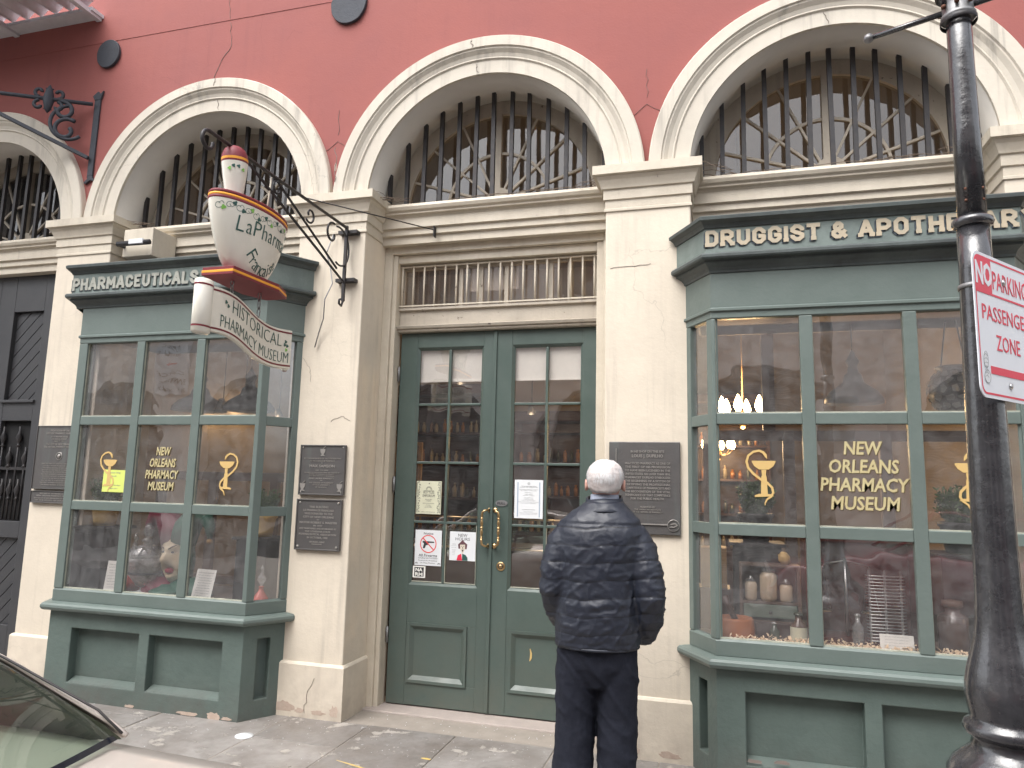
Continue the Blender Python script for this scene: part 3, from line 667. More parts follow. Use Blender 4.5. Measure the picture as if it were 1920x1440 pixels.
# ---------------------------------------------------------------- bay windows
YB = -.248; DX = .17
def bay(c, xl, xr, pc, word, wx0, wx1, wz, right):
    xt = xl if right else xl-.055; ptop = [(xt-DX, 0.03), (xt, YB), (xr, YB), (xr+DX, .03)]
    path = [(xl-DX, 0.03), (xl, YB), (xr, YB), (xr+DX, .03)]
    base = MB()
    # plastered base with sunken panels
    T_ = .07; hw = .58
    x_cuts = [xl, pc-.635, pc-.045, pc+.04, pc+.635, xr]; z_cuts = [-.05, .108, .480, .592]
    welded_holes(base, x_cuts, z_cuts, {(1, 1), (3, 1)}, lambda u, z, d_: (u, YB+d_, z), T_)
    for a_, b_ in ((pc-.635, pc-.045), (pc+.04, pc+.635)): base.extr([(YB+.003, .109), (YB+T_-.001, .109), (YB+T_-.001, .142)], a_+.001, b_-.001)
    for s_ in (-1, 1):
        cx = xl if s_ < 0 else xr; p0 = Vector((cx, YB, 0)); p1 = Vector((cx+s_*DX, 0.03, 0)); d = (p1-p0).normalized(); nrm = Vector((d.y*s_, -d.x*s_, 0)); L = (p1-p0).length
        def sbox(s0, s1, d0, d1, z0, z1, mbx=base):
            vs = []
            for z in (z0, z1):
                for ss, dd in ((s0, d0), (s1, d0), (s1, d1), (s0, d1)):
                    p = p0+d*ss-nrm*dd; vs.append((p.x, p.y, z))
            f = [(0, 3, 2, 1), (4, 5, 6, 7), (0, 1, 5, 4), (1, 2, 6, 5), (2, 3, 7, 6), (3, 0, 4, 7)]
            mbx.add(vs, f if s_ > 0 else [tuple(reversed(q)) for q in f])
        def sf(u, z, d_, p0=p0, d=d, nrm=nrm):
            p = p0+d*u-nrm*d_; return (p.x, p.y, z)
        welded_holes(base, [0, .10, .19, L], [-.05, .11, .50, .592], {(1, 1)}, sf, .055)
    BW = base.build('bay_window', m_greenplaster, B, bevel=.006)
    # sloping inner floors of the sunken panels
    sill = [(-.02, .590), (.0, .592), (.040, .598), (.056, .606), (.064, .622), (.062, .638), (.050, .650), (.02, .656), (-.03, .662)]
    MB().sweep(sill, path, smooth=False).build('sill', m_green, BW)
    fr = [(-.045, .660), (.0, .660), (.0, .738), (-.010, .750), (-.045, .750)]
    MB().sweep(fr, path, True).build('bottom_rail', m_green, BW, bevel=.002)
    MB().sweep([(-.045, 2.560), (-.008, 2.560), (.0, 2.566), (.0, 2.602), (.012, 2.606), (.012, 2.622), (.0, 2.628), (-.045, 2.628)], path, True).build('head_rail', m_green, BW, bevel=.002)
    MB().sweep([(-.04, 2.628), (0, 2.628), (0, 2.835), (-.04, 2.835)], path, True).build('frieze', m_green, BW)
    MB().sweep([(0, 2.835), (.008, 2.838), (.010, 2.850), (.022, 2.868), (.042, 2.884), (.050, 2.888), (.050, 2.902), (.078, 2.906), (.084, 2.915), (.084, 2.930), (.076, 2.940), (.052, 2.946), (.0, 2.946)], ptop).build('lower_cornice', m_greengrey, BW)
    MB().sweep([(.0, 2.946), (.046, 2.946), (.046, 3.098), (0, 3.098)], ptop, True).build('fascia', m_fascia, BW)
    MB().sweep([(0, 3.098), (.054, 3.098), (.058, 3.108), (.066, 3.122), (.086, 3.134), (.096, 3.137), (.098, 3.155), (.088, 3.163), (.0, 3.172)], ptop).build('cornice', m_greengrey, BW)
    rf = MB(); ov = .085
    rp = [(xl-DX-.08, .03, 3.166), (xl-.05, YB-ov, 3.160), (xr+.05, YB-ov, 3.160), (xr+DX+.08, .03, 3.166), (pc+.86, .30, 3.26), (pc-.86, .30, 3.26)]
    rf.add(rp, [(0, 1, 5), (1, 2, 4, 5), (2, 3, 4)]); rf.build('lead_roof', m_galv, BW)
    # front mullions and rails
    hx = [pc-.762, pc-.300, pc-.231, pc+.231, pc+.300, pc+.762]; rz = [.750, 1.314, 1.378, 1.940, 2.004, 2.560]
    yf0, yf1 = YB, YB+.045
    for a, c_ in ((xl, hx[0]), (hx[1], hx[2]), (hx[3], hx[4]), (hx[5], xr)):
        MB().box(a, c_, yf0+.001, yf1, .748, 2.562).build('mullion', m_green, BW, bevel=.004)
    for j in (1, 3):
        for k in range(3): MB().box(hx[2*k], hx[2*k+1], yf0+.004, yf1-.002, rz[j], rz[j+1]).build('glazing_rail', m_green, BW, bevel=.004)
    pn = MB(); bd_ = MB()
    for j in range(3):
        z0, z1 = rz[2*j], rz[2*j+1]
        for k in range(3):
            a, c_ = hx[2*k], hx[2*k+1]; e = rnd.uniform(-.0016, .0016); f_ = rnd.uniform(-.0016, .0016)
            MB().add([(a, YB+.026+e, z0), (c_, YB+.026-e, z0), (c_, YB+.026-e+f_, z1), (a, YB+.026+e+f_, z1)], [(0, 1, 2, 3)]).build('pane', m_glass, BW)
            bd_.box(a, c_, YB+.012, YB+.024, z0, z0+.007); bd_.box(a, a+.003, YB+.014, YB+.024, z0+.008, z1)
    bd_.build('putty_line', m_putty, BW)
    # splayed sides
    for s_ in (-1, 1):
        cx = xl if s_ < 0 else xr; p0 = Vector((cx, YB, 0)); p1 = Vector((cx+s_*DX, 0.03, 0)); d = (p1-p0).normalized(); nrm = Vector((d.y*s_, -d.x*s_, 0)); L = (p1-p0).length
        def sb(s0, s1, d0, d1, z0, z1, nm='mullion', mt=m_green, bv=.003):
            vs = []
            for z in (z0, z1):
                for ss, dd in ((s0, d0), (s1, d0), (s1, d1), (s0, d1)):
                    p = p0+d*ss-nrm*dd; vs.append((p.x, p.y, z))
            f = [(0, 3, 2, 1), (4, 5, 6, 7), (0, 1, 5, 4), (1, 2, 6, 5), (2, 3, 7, 6), (3, 0, 4, 7)]
            MB().add(vs, f if s_ > 0 else [tuple(reversed(q)) for q in f]).build(nm, mt, BW, bevel=bv)
        sb(.0, .055, .0015, .044, .749, 2.561); sb(.245, L, .0015, .044, .749, 2.561)
        for j in (1, 3): sb(.055, .245, .004, .042, rz[j], rz[j+1], 'glazing_rail')
        for j in range(3):
            vs = []
            for ss, z in ((.055, rz[2*j]), (.245, rz[2*j]), (.245, rz[2*j+1]), (.055, rz[2*j+1])):
                p = p0+d*ss-nrm*.026; vs.append((p.x, p.y, z))
            MB().add(vs, [(0, 1, 2, 3)]).build('pane', m_glass, BW)
    # painted words on the fascia
    M_ = wallM(wx0, YB-.0500, wz)
    lm_ = m_letter if right else mat('faded_cream_letters', (.36, .365, .32), .6, var=.5, vscale=24)
    adv = lambda w_: sum(GLY[q][0] for q in w_)+.42*len(w_)
    tot = adv(word); u0 = 0
    for wrd in word.split(' '):
        wl = (wx1-wx0)*adv(wrd)/tot; Mw = M_ @ Matrix.Translation((u0, 0, 0))
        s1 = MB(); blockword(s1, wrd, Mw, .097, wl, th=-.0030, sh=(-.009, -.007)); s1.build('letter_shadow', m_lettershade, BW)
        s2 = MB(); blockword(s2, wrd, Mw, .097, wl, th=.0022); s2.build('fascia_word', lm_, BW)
        u0 += wl+(wx1-wx0)*adv(' ')/tot
    # inside: deck, ceiling and cheeks
    zt = 2.60
    cp = [(xl+.03, YB+.05), (xr-.03, YB+.05), (pc+.86, .06), (pc+.86, .62), (pc-.86, .62), (pc-.86, .06)]
    dk = MB(); dk.add([(x, y_, .700) for x, y_ in cp]+[(x, y_, .65) for x, y_ in cp], [tuple(range(6)), tuple(range(11, 5, -1))]+[(j, (j+1) % 6, 6+(j+1) % 6, 6+j) for j in range(6)]); dk.build('display_deck', m_deck, BW)
    ce = MB(); ce.add([(x, y_, 2.64) for x, y_ in cp], [tuple(range(6))]); ce.box(pc-.87, pc+.87, .30, .60, 2.64, 3.357); ce.build('bay_soffit', m_roomwall, BW)
    return BW
BL = bay(-1.13, -1.970, -.335, -1.130, 'PHARMACEUTICALS', -2.045, -.885, 2.968, False)
BR = bay(3.475, 2.690, 4.260, 3.475, 'DRUGGIST & APOTHECARY', 2.665, 4.375, 2.986, True)
# painted gilt window lettering and the snake-and-bowl emblems
def windowwords(M_, s, cap, dz, parent):
    for t, k, wd in (('NEW', 3, .195), ('ORLEANS', 2, .350), ('PHARMACY', 1, .445), ('MUSEUM', 0, .345)):
        a = MB(); e = MB()
        a.raw(txt(t, cap, wd*s, ext=.0008, bold=.024, shear=.12), M_ @ Matrix.Translation((0, dz*k, .0012))); e.raw(txt(t, cap, wd*s, ext=.0006, bold=.016, shear=.12), M_ @ Matrix.Translation((.004, dz*k-.004, .0002)))
        a.build('gilt_word', m_gold, parent); e.build('letter_edge', m_goldedge, parent)
windowwords(wallM(at(299, 890, YB)[0], YB+.0225, 1.473), .64, .060, .083, BL); windowwords(wallM(at(1622, 905, YB)[0], YB+.0225, 1.476), 1.0, .072, .100, BR)
def bowl(M_, flip, parent, s=1.0):
    g = MB(); f = -1 if flip else 1
    Q = M_ @ Matrix.Diagonal((f*s, s, 1, 1))
    def P(pts): return pts[::-1] if flip else pts
    g.poly(P([(-.062, .20), (.062, .20), (.062, .193), (.050, .170), (.025, .152), (-.025, .152), (-.050, .170), (-.062, .193)]), Q, .001)
    g.poly(P([(-.013, .150), (.013, .150), (.010, .120), (.014, .112), (.018, .018), (-.018, .018), (-.014, .112), (-.010, .120)]), Q, .0012)
    g.poly(P([(-.052, .008), (-.030, .018), (.045, .018), (.048, .006), (-.05, .0)]), Q, .0014)
    sn = [(.018, .212), (.010, .232), (.000, .246), (-.022, .256), (-.052, .250), (-.080, .228), (-.090, .195), (-.082, .160), (-.055, .128), (-.020, .100), (.018, .078), (.042, .052), (.046, .026), (.034, .004), (.012, -.012), (.003, -.032), (.002, -.045)]
    wd = [.003, .016, .014, .012, .012, .012, .013, .013, .013, .013, .013, .013, .012, .011, .010, .007, .001]
    ribbon(g, sn, wd, Q, .0017); g.build('snake_and_bowl', m_goldpaint, parent)
bowl(wallM(-1.592, YB+.0225, 1.490), False, BL, .97); bowl(wallM(-.585, YB+.0225, 1.490), True, BL, .97)
bowl(wallM(2.965, YB+.0225, 1.530), False, BR, 1.02); bowl(wallM(3.985, YB+.0225, 1.530), True, BR, 1.02)
# ================================================================== SHOP INTERIOR
def struct(mb, name, mt, **k):
    o = mb.build(name, mt, None, **k); o['kind'] = 'structure'; return o
struct(MB().box(-2.45, 4.85, .60, 5.6, -.10, -.01), 'shop_floor', m_floorwood)
struct(MB().box(-2.45, 4.85, .60, 5.6, 4.75, 4.85), 'shop_ceiling', m_ceiling)
struct(MB().box(-2.45, 4.85, 5.5, 5.6, -.01, 4.75), 'back_wall', m_roomwall)
struct(MB().box(-2.45, -2.38, .60, 5.5, -.01, 4.75).box(4.78, 4.85, .60, 5.5, -.01, 4.75), 'side_wall', m_roomwall)
mb = MB(); mb.box(-6.9, 6.9, .61, .66, 4.50, 7.6)
struct(mb, 'inner_wall', m_roomwall)
struct(MB().box(-6.9, -2.45, .62, .66, -.05, 4.5).box(4.85, 6.9, .62, .66, -.05, 4.5), 'blind_wall', m_darkwood)
struct(MB().box(-6.9, 6.9, .0, 6, 7.55, 7.6), 'unseen_roof_slab', m_galv)  # unseen slab, added over the rooms to keep out the sky

# mahogany shelving with glass bottles
amber = mat('amber_bottle_glass', (.34, .14, .03), .1, spec=.9); clearb = mat('pale_bottle_glass', (.36, .31, .22), .1, spec=.9); darkb = mat('dark_bottle_glass', (.06, .07, .05), .1, spec=.8)
def bottle_mb(r, h, kind=0):
    if kind == 0: return [(0, 0), (r, 0), (r, h*.62), (r*.45, h*.74), (r*.40, h*.90), (r*.6, h*.91), (r*.6, h*.95), (0, h)]
    if kind == 1: return [(0, 0), (r*.8, 0), (r, h*.1), (r, h*.68), (r*.75, h*.78), (r*.75, h*.82), (r*.9, h*.84), (r*.3, h*.92), (r*.35, h), (0, h*1.02)]
    return [(0, 0), (r, 0), (r, h*.7), (r*.5, h*.78), (r*.5, h*.86), (r*.7, h*.88), (r*.7, h*.97), (0, h)]
ORD = ['', 'first', 'second', 'third', 'fourth', 'fifth', 'sixth', 'seventh', 'eighth', 'ninth', 'tenth', 'eleventh', 'twelfth', 'thirteenth', 'fourteenth', 'fifteenth', 'sixteenth', 'seventeenth', 'eighteenth', 'nineteenth', 'twentieth', 'twenty-first']
def cabinet(x0, x1, y0, y1, zs, label, short, bx=.105):
    C = thing('shelf_cabinet', label, 'shelves', ((x0+x1)/2, y1, 0)); t = .035
    MB().box(x0, x0+t, y0, y1, 0, zs[-1]+.1).box(x1-t, x1, y0, y1, 0, zs[-1]+.1).box(x0, x1, y1-.02, y1, 0, zs[-1]+.1).build('carcass', m_darkwood, C)
    MB().box(x0-.04, x1+.04, y0-.05, y1, zs[-1]+.1, zs[-1]+.22).build('cornice', m_darkwood, C, bevel=.02)
    for z in zs: MB().box(x0+t, x1-t, y0, y1-.02, z-.025, z).build('shelf', m_darkwood, C)
    MB().box(x0+t, x1-t, y0-.03, y0, 0, zs[0]-.03).build('drawer_front', m_darkwood, C, bevel=.01)
    protos = []
    for zi, z in enumerate(zs[:-1]):
        x = x0+t+.06; cnt = 1
        while x < x1-t-.05:
            kk = rnd.choice((0, 1, 2)); r = rnd.uniform(.020, .029); h = rnd.uniform(.11, .17); mt = rnd.choice((amber, amber, clearb, clearb, darkb))
            key = (kk, mt.name); po = next((p for p in protos if p[0] == key), None)
            L_ = (x, y0+rnd.uniform(.06, .12), z)
            g = 'bottles on the shop shelves'
            if po is None:
                o = MB().lathe(bottle_mb(.036, .21, kk), (0, 0, 0), 10).build('bottle', mt, None); o.location = L_; protos.append((key, o))
            else: o = po[1].copy(); COL.objects.link(o); o.location = L_
            o.scale = (r/.036, r/.036, h/.21)
            col_ = {'amber_bottle_glass': 'amber', 'pale_bottle_glass': 'pale', 'dark_bottle_glass': 'dark'}[mt.name]
            o['label'] = '%s glass bottle, %s from the left on the %s shelf of the %s' % (col_, ORD[cnt], ('lowest', 'second', 'third', 'fourth')[zi], short); cnt += 1
            o['category'] = 'bottle'; o['group'] = 'bottles on the shop shelves'
            x += bx+rnd.uniform(0, .03)
cabinet(-1.05, .25, 3.3, 3.6, [1.05, 1.42, 1.80, 2.16, 2.5], 'dark shelf cabinet of bottles seen through the left door glass', 'left door cabinet', .066)
cabinet(.42, 1.65, 3.5, 3.8, [1.05, 1.46, 1.84, 2.2], 'dark shelf cabinet of bottles seen through the right door glass', 'right door cabinet', .066)
cabinet(2.35, 3.3, 4.4, 4.7, [.9, 1.3, 1.7, 2.1, 2.5], 'dark shelf cabinet behind the chandelier in the right bay window', 'right bay cabinet', .07)
# counter
ct = thing('shop_counter', 'long dark counter in the shop behind the doors', 'counter', (.6, 2.3, 0))
MB().box(-.3, 1.6, 2.1, 2.5, 0, .95).build('body', m_darkwood, ct, bevel=.01); MB().box(-.35, 1.65, 2.05, 2.55, .95, 1.0).build('counter_top', m_brownwood, ct, bevel=.008)
# display partition frames behind the bays
def partition(c, zt, lab):
    P = thing('display_partition', lab, 'partition', (c, .72, 0)); y0, y1 = .70, .75
    for x in (-.86, -.33, .27, .80): MB().box(c+x, c+x+.075, y0, y1, .0, zt).build('post', m_brownwood, P, bevel=.006)
    for z in (.70, 1.26, zt-.07): MB().box(c-.86, c+.875, y0+.002, y1-.002, z, z+.07).build('rail', m_brownwood, P, bevel=.006)
    return P
partition(3.475, 1.98, 'brown painted display frame behind the items of the right bay window')
partition(-1.13, 1.62, 'brown painted display frame behind the items of the left bay window')
pc_ = MB().box(3.02, 3.10, .70, .78, 1.98, 3.2).box(4.3, 4.38, .70, .78, 1.98, 3.2).build('interior_post', m_brownwood, None); tag(pc_, 'pair of brown posts rising to the ceiling behind the right bay window', 'post')
# framed prints on the left
for k, (x, z) in enumerate(((-.18, 1.72), (-.52, 1.78))):
    f = thing('framed_print', ['gilt framed dark print hanging inside near the right end of the left bay window', 'gilt framed dark print hanging inside left of another one in the left bay window'][k], 'picture', (x, 1.9, z))
    MB().box(x-.16, x+.16, 1.9, 1.93, z-.24, z+.24).build('frame', m_goldwood, f, bevel=.01); MB().box(x-.13, x+.13, 1.89, 1.90, z-.21, z+.21).build('print', mat('old_print_%d' % k, (.16, .10, .05), .5, var=.9, vscale=18, vcol=(.45, .30, .16)), f)
# warm lit lamps
m_bulb = mat('lit_bulb', (1, .8, .5), .5, emit=(1, .66, .30), estr=22)
def chandelier(x, y, z, s, lab, power):
    C = thing('chandelier', lab, 'chandelier', (x, y, z)); arms = 6
    MB().tube([(x, y, z+.05), (x, y, 4.75)], .008*s, 6).build('rod', m_brass, C)
    MB().lathe([(0, -.10), (.02, -.09), (.035, -.05), (.015, -.02), (.03, .02), (.012, .06), (0, .08)], (x, y, z), 12).build('hub', m_brass, C)
    for k in range(arms):
        t = 2*PI*k/arms+.3; R_ = .17*s
        a = MB(); pts = [(x+R_*q*math.cos(t), y+R_*q*math.sin(t), z-.05*math.sin(q*PI)*s+.02*q) for q in [i/8 for i in range(9)]]
        a.tube(pts, .006*s, 6).lathe([(0, 0), (.022, .004), (.02, .01), (0, .012)], pts[-1], 10); A = a.build('arm', m_brass, C)
        MB().lathe([(0, .01), (.018*s, .015), (.036*s, .055*s), (.025*s, .10*s), (.006, .145*s), (0, .15*s)], pts[-1], 10).build('bulb', m_bulb, A)
    l = bpy.data.lights.new('chandelier_light', 'POINT'); l.energy = power; l.color = (1, .68, .36); l.shadow_soft_size = .15
    lo = bpy.data.objects.new('chandelier_light', l); COL.objects.link(lo); lo.location = (x, y, z-.15)
chandelier(2.915, 1.6, 2.16, 1.0, 'lit brass chandelier glowing in the upper left pane of the right bay window', 15)
chandelier(2.72, 4.0, 2.0, .95, 'smaller lit brass chandelier further back in the right bay window', 6)
def spot(x, y, z, lab, e=.55):
    S = thing('ceiling_spotlight', lab, 'spotlight', (x, y, z)); MB().lathe([(0, .08), (.03, .08), (.045, 0), (.04, 0), (.028, .05), (0, .05)], (x, y, z), 14, M=Matrix.Rotation(.5, 3, 'X')).build('lamp_head', m_galv, S)
    MB().lathe([(0, .045), (.03, .04), (.036, .012), (0, .008)], (x, y, z), 12, M=Matrix.Rotation(.5, 3, 'X')).build('bulb', m_bulb, S); MB().tube([(x, y, z+.06), (x, y, 4.75)], .004, 6).build('rod', m_black, S)
    l = bpy.data.lights.new('spot_light', 'POINT'); l.energy = e; l.color = (1, .74, .46); l.shadow_soft_size = .05
    lo = bpy.data.objects.new('spot_light', l); COL.objects.link(lo); lo.location = (x, y-.02, z-.06)
for px, py, Y, lab in ((418, 762, 1.8, 'small lit spotlight inside above the right snake emblem of the left bay'), (458, 757, 2.2, 'small lit spotlight inside near the right corner of the left bay window'), (865, 718, 1.5, 'lit ceiling spotlight seen in the left door leaf below its blind'), (997, 775, 2.6, 'small lit ceiling spotlight seen in the right door leaf'), (331, 822, 2.5, 'small lit spotlight behind the gilt words of the left bay window'), (523, 780, 2.4, 'small lit spotlight in the splayed side of the left bay window')):
    x, z = at(px, py, Y); spot(x, Y, z, lab)
def pendant(px, Y, z, r, lab):
    x = px; P = thing('pendant_lamp', lab, 'lamp', (x, Y, z)); mt = mat('pendant_grey_enamel', (.11, .11, .11), .4)
    MB().lathe([(r, 0), (r*.98, .03), (r*.80, .075), (r*.45, .12), (r*.36, .135), (r*.30, .18), (r*.19, .20), (r*.17, .24), (r*.24, .27), (r*.12, .31), (r*.05, .34), (0, .345)], (x, Y, z), 28).build('shade', mt, P)
    MB().tube([(x, Y, z+.33), (x, Y, 2.65)], .004, 6).build('cord', m_black, P)
pendant(3.555, .42, 2.13, .175, 'grey enamel pendant lamp hanging in the middle of the right bay window')
pendant(-.86, .35, 2.10, .20, 'dark enamel pendant lamp hanging in the left bay window')
pendant(-1.45, .5, 2.12, .22, 'dark enamel pendant lamp hanging in the left bay behind the middle top pane')
# leaded globe lamp with chains
G = thing('globe_lamp', 'leaded glass globe lamp hanging on chains at the right of the right bay window', 'lamp', (4.12, .4, 2.2))
g = MB()
ico = []
for i in range(9):
    for j in range(14):
        a = PI*(i+.5)/9; t = 2*PI*(j+.5*(i % 2))/14; r = .15
        c_ = Vector((math.sin(a)*math.cos(t), math.sin(a)*math.sin(t), math.cos(a))); u_ = c_.cross(Vector((0, 0, 1))).normalized(); v_ = c_.cross(u_); s_ = .026
        g.add([Vector((4.12, .4, 2.2))+c_*r+u_*s_*math.cos(q)+v_*s_*math.sin(q)+c_*rnd.uniform(0, .004) for q in [k*PI/2.5+rnd.random() for k in range(5)]], [(0, 1, 2, 3, 4)])
g.build('glass_facets', mat('facet_glass', (.30, .32, .31), .15, spec=.9), G); MB().lathe([(.0, -.145), (.06, -.133), (.12, -.08), (.144, 0), (.12, .08), (.07, .126), (.1, .14), (.1, .15), (0, .15)], (4.12, .4, 2.2), 20).build('body', mat('lamp_came', (.10, .10, .095), .5), G)
for s_ in (-.07, .07): MB().tube([(4.12+s_, .4, 2.34), (4.12+s_*.4, .4, 2.65)], .005, 5).build('chain', m_black, G)

# ---------------------------------------------------------------- display pieces, left bay (deck at z = .70)
def vnoise(p, s): return noise.noise(Vector(p)*s)
def card(px, py, Y, w_, h_, tilt, lean, rows, lab, mt=m_cardpaper, z=.702):
    x = px; M_ = place((x, Y, z), (math.cos(tilt), math.sin(tilt), 0), (0, math.sin(lean), math.cos(lean)))
    c_ = thing('caption_card', lab, 'card', (x, Y, z)); MB().poly(rect(-w_/2, 0, w_/2, h_), M_, .003).build('card', mt, c_)
    t = MB(); y_ = h_*.88
    for r in range(rows):
        t.raw(txt(rnd.choice(('Liquids used to the doctor', 'tinctures were mixed with', 'and sold at the apothecary', 'oils and waters of roses', 'the jar held leeches and')), h_*.028, w_*.82*rnd.uniform(.8, 1), ext=.0006), M_ @ Matrix.Translation((0, y_, .0032))); y_ -= h_*.78/rows
    t.build('small_print', m_greyink, c_); return c_
card(-1.62, 0, -.06, .15, .235, .15, .12, 9, 'white caption card leaning behind the left mullion of the left bay window')
card(-.800, 0, -.12, .175, .225, -.10, .25, 10, 'white caption card leaning by the right pane of the left bay window')
def pot(x, Y, z0, s, lab, plant, mt=m_terracotta, pedz=None, pm=m_darkwood):
    P = thing('potted_plant', lab, 'plant pot', (x, Y, z0))
    MB().lathe([(0, 0), (.060*s, 0), (.066*s, .03*s), (.078*s, .11*s), (.088*s, .12*s), (.090*s, .135*s), (.078*s, .137*s), (.07*s, .12*s), (0, .12*s)], (x, Y, z0), 20).build('pot', mt, P)
    f = MB(); r_ = random.Random(int(x*1000)+5)
    for k in range(int(plant*70)):
        a = r_.uniform(0, 2*PI); q = r_.random()**.6; h = r_.uniform(.3, 1)*.17*s
        b0 = Vector((x+.05*s*q*math.cos(a), Y+.05*s*q*math.sin(a), z0+.13*s)); tip = b0+Vector((math.cos(a)*.05*s*q, math.sin(a)*.05*s*q, h))
        f.beam(b0, tip, .0022, .0022)
        for i in range(9):
            p = b0.lerp(tip, r_.uniform(.25, 1)); d = Vector((r_.uniform(-1, 1), r_.uniform(-1, 1), r_.uniform(-.1, 1))).normalized(); e = d.cross(Vector((r_.random(), r_.random(), r_.random()))).normalized()
            l_ = .020*s; w2 = .0035*s; f.add([p-e*w2, p+d*l_*.5-e*w2*1.3, p+d*l_, p+d*l_*.5+e*w2*1.3, p+e*w2], [(0, 1, 2, 3, 4)])
    f.build('foliage', mat('herb_leaf_green', (.075, .15, .045), .55, var=.5, vscale=60, vcol=(.14, .22, .08)), P)
    if pedz is not None:
        d_ = MB().box(x-.11*s, x+.11*s, Y-.11*s, Y+.11*s, pedz, z0-.022).box(x-.13*s, x+.13*s, Y-.13*s, Y+.13*s, z0-.022, z0-.001)
        tag(d_.build('pedestal', pm, None, bevel=.004, loc=(x, Y, pedz)), 'dark square pedestal under the '+lab.split(' on ')[0], 'pedestal')
pot(at(196, 980, .06)[0], .06, 1.185, 1.25, 'gold glazed pot of green herbs on a black pedestal, far left of the left bay', 2.2, pedz=.70, pm=m_black)
pot(at(493, 985, .17)[0], .17, 1.15, 1.15, 'yellow pot of rosemary on a black pedestal, right corner of the left bay', 2.6, pedz=.70, pm=m_black)
pot(at(1418, 1040, .42)[0], .42, 1.245, 1.3, 'dark tin pot of rosemary on a pedestal in the right bay', 3.0, mt=m_black, pedz=.70, pm=m_black)
pot(at(1800, 1010, .38)[0], .38, 1.23, 1.3, 'dark pot of feathery green plant on a pedestal behind the street lamp post', 2.5, mt=m_black, pedz=.70, pm=m_black)
# show globe jar
J = thing('apothecary_jar', 'big lidded glass apothecary jar of cloudy liquid beside the jester bust', 'jar', (-1.43, .04, .70)); jx, jy = -1.43, .04
m_jar = glass_mat('milky_jar_glass', (.80, .78, .62), .10, .42, .2, .05); m_jarcap = glass_mat('clear_cut_glass', (.86, .90, .88), .14, .24, .2, .04)
MB().lathe([(0, 0), (.07, 0), (.075, .01), (.03, .03), (.028, .045), (.055, .065), (.115, .14), (.145, .21), (.152, .25), (.149, .27)], (jx, jy, .70), 32).build('bowl', m_jar, J)
MB().lathe([(.152, .27), (.154, .277), (.138, .296), (.138, .302), (.115, .318), (.115, .324), (.09, .338), (.09, .344), (.06, .354), (.038, .36), (.034, .375), (.046, .385), (.042, .40), (.018, .412), (.030, .425), (.038, .455), (.032, .49), (.016, .515), (0, .52)], (jx, jy, .70), 32).build('lid', m_jarcap, J)
MB().lathe([(.1165, .145), (.1275, .165), (.128, .165), (.117, .145)], (jx, jy, .70), 32, cap=False).build('band', m_ink, J)
# red decanters
def decanter(x, Y, z, s, lab, mt):
    D_ = thing('decanter', lab, 'bottle', (x, Y, z)); MB().lathe([(0, 0), (.055*s, 0), (.062*s, .02*s), (.055*s, .05*s), (.02*s, .10*s), (.014*s, .125*s), (.022*s, .13*s), (.010*s, .135*s)], (x, Y, z), 18).build('flask', mt, D_)
    MB().lathe([(.010*s, .135*s), (.014*s, .15*s), (.032*s, .175*s), (.028*s, .20*s), (.010*s, .225*s), (.008*s, .25*s), (.017*s, .255*s), (.006*s, .27*s), (0, .29*s)], (x, Y, z), 14).build('stopper', m_jarcap, D_)
m_redglass = mat('red_liquid_glass', (.50, .045, .03), .1, spec=.9, coat=.5)
decanter(at(491, 1085, -.05)[0], -.05, .702, .95, 'slim red decanter with glass stopper in the right splayed pane of the left bay', m_redglass)
decanter(-1.655, .16, .702, 1.5, 'tall red decanter standing left of the big apothecary jar', m_redglass)
# jester bust
JB = thing('jester_bust', 'papier mache jester bust with open mouth and maroon and green hat in the left bay', 'bust', (-1.2, .10, .70))
bx_, by_, bz_ = -1.205, .10, .70
def rings_(c, spec, n=28, fn=None):
    out = []
    for (z, rx, ry, oy) in spec:
        ring = []
        for j in range(n):
            t = 2*PI*j/n; x = rx*math.cos(t); y = ry*math.sin(t)+oy; zz = z
            if fn: x, y, zz = fn(x, y, zz, t)
            ring.append((c[0]+x, c[1]+y, c[2]+zz))
        out.append(ring)
    return out
def facefn(x, y, z, t):
    f = max(0, -math.sin(t))**2      # towards the street
    nose = math.exp(-((z-.245)/.035)**2)*math.exp(-(x/.020)**2)*.055+math.exp(-((z-.215)/.02)**2)*math.exp(-(x/.024)**2)*.03
    brow = math.exp(-((z-.295)/.015)**2)*math.exp(-(x/.06)**2)*.015; eye = -math.exp(-((z-.272)/.014)**2)*math.exp(-((abs(x)-.035)/.018)**2)*.016
    mouth = -math.exp(-((z-.158)/.022)**2)*math.exp(-(x/.032)**2)*.05; chin = math.exp(-((z-.115)/.02)**2)*math.exp(-(x/.03)**2)*.02
    return x, y-f*(nose+brow+eye+mouth+chin), z
hd = MB().loft(rings_((bx_, by_, bz_), [(.08+.012*i, (.03+.065*math.sin(min(1, (i+1)/12)*PI/2))*(1 if i < 18 else math.cos((i-18)/9*PI/2)**.5), (.03+.06*math.sin(min(1, (i+1)/12)*PI/2))*(1 if i < 18 else math.cos((i-18)/9*PI/2)**.5), 0) for i in range(26)], 40, facefn))
hd.build('face', mat('jester_face_paint', (.74, .62, .42), .4, var=.25, vscale=20, vcol=(.60, .38, .25)), JB)
mo_ = MB(); mo_.lathe([(0, 0), (.026, .004), (.03, .02), (.018, .034), (0, .036)], (bx_, by_-.062, bz_+.138), 14, sy=.7).build('tongue', mat('jester_tongue', (.50, .02, .06), .4), JB)
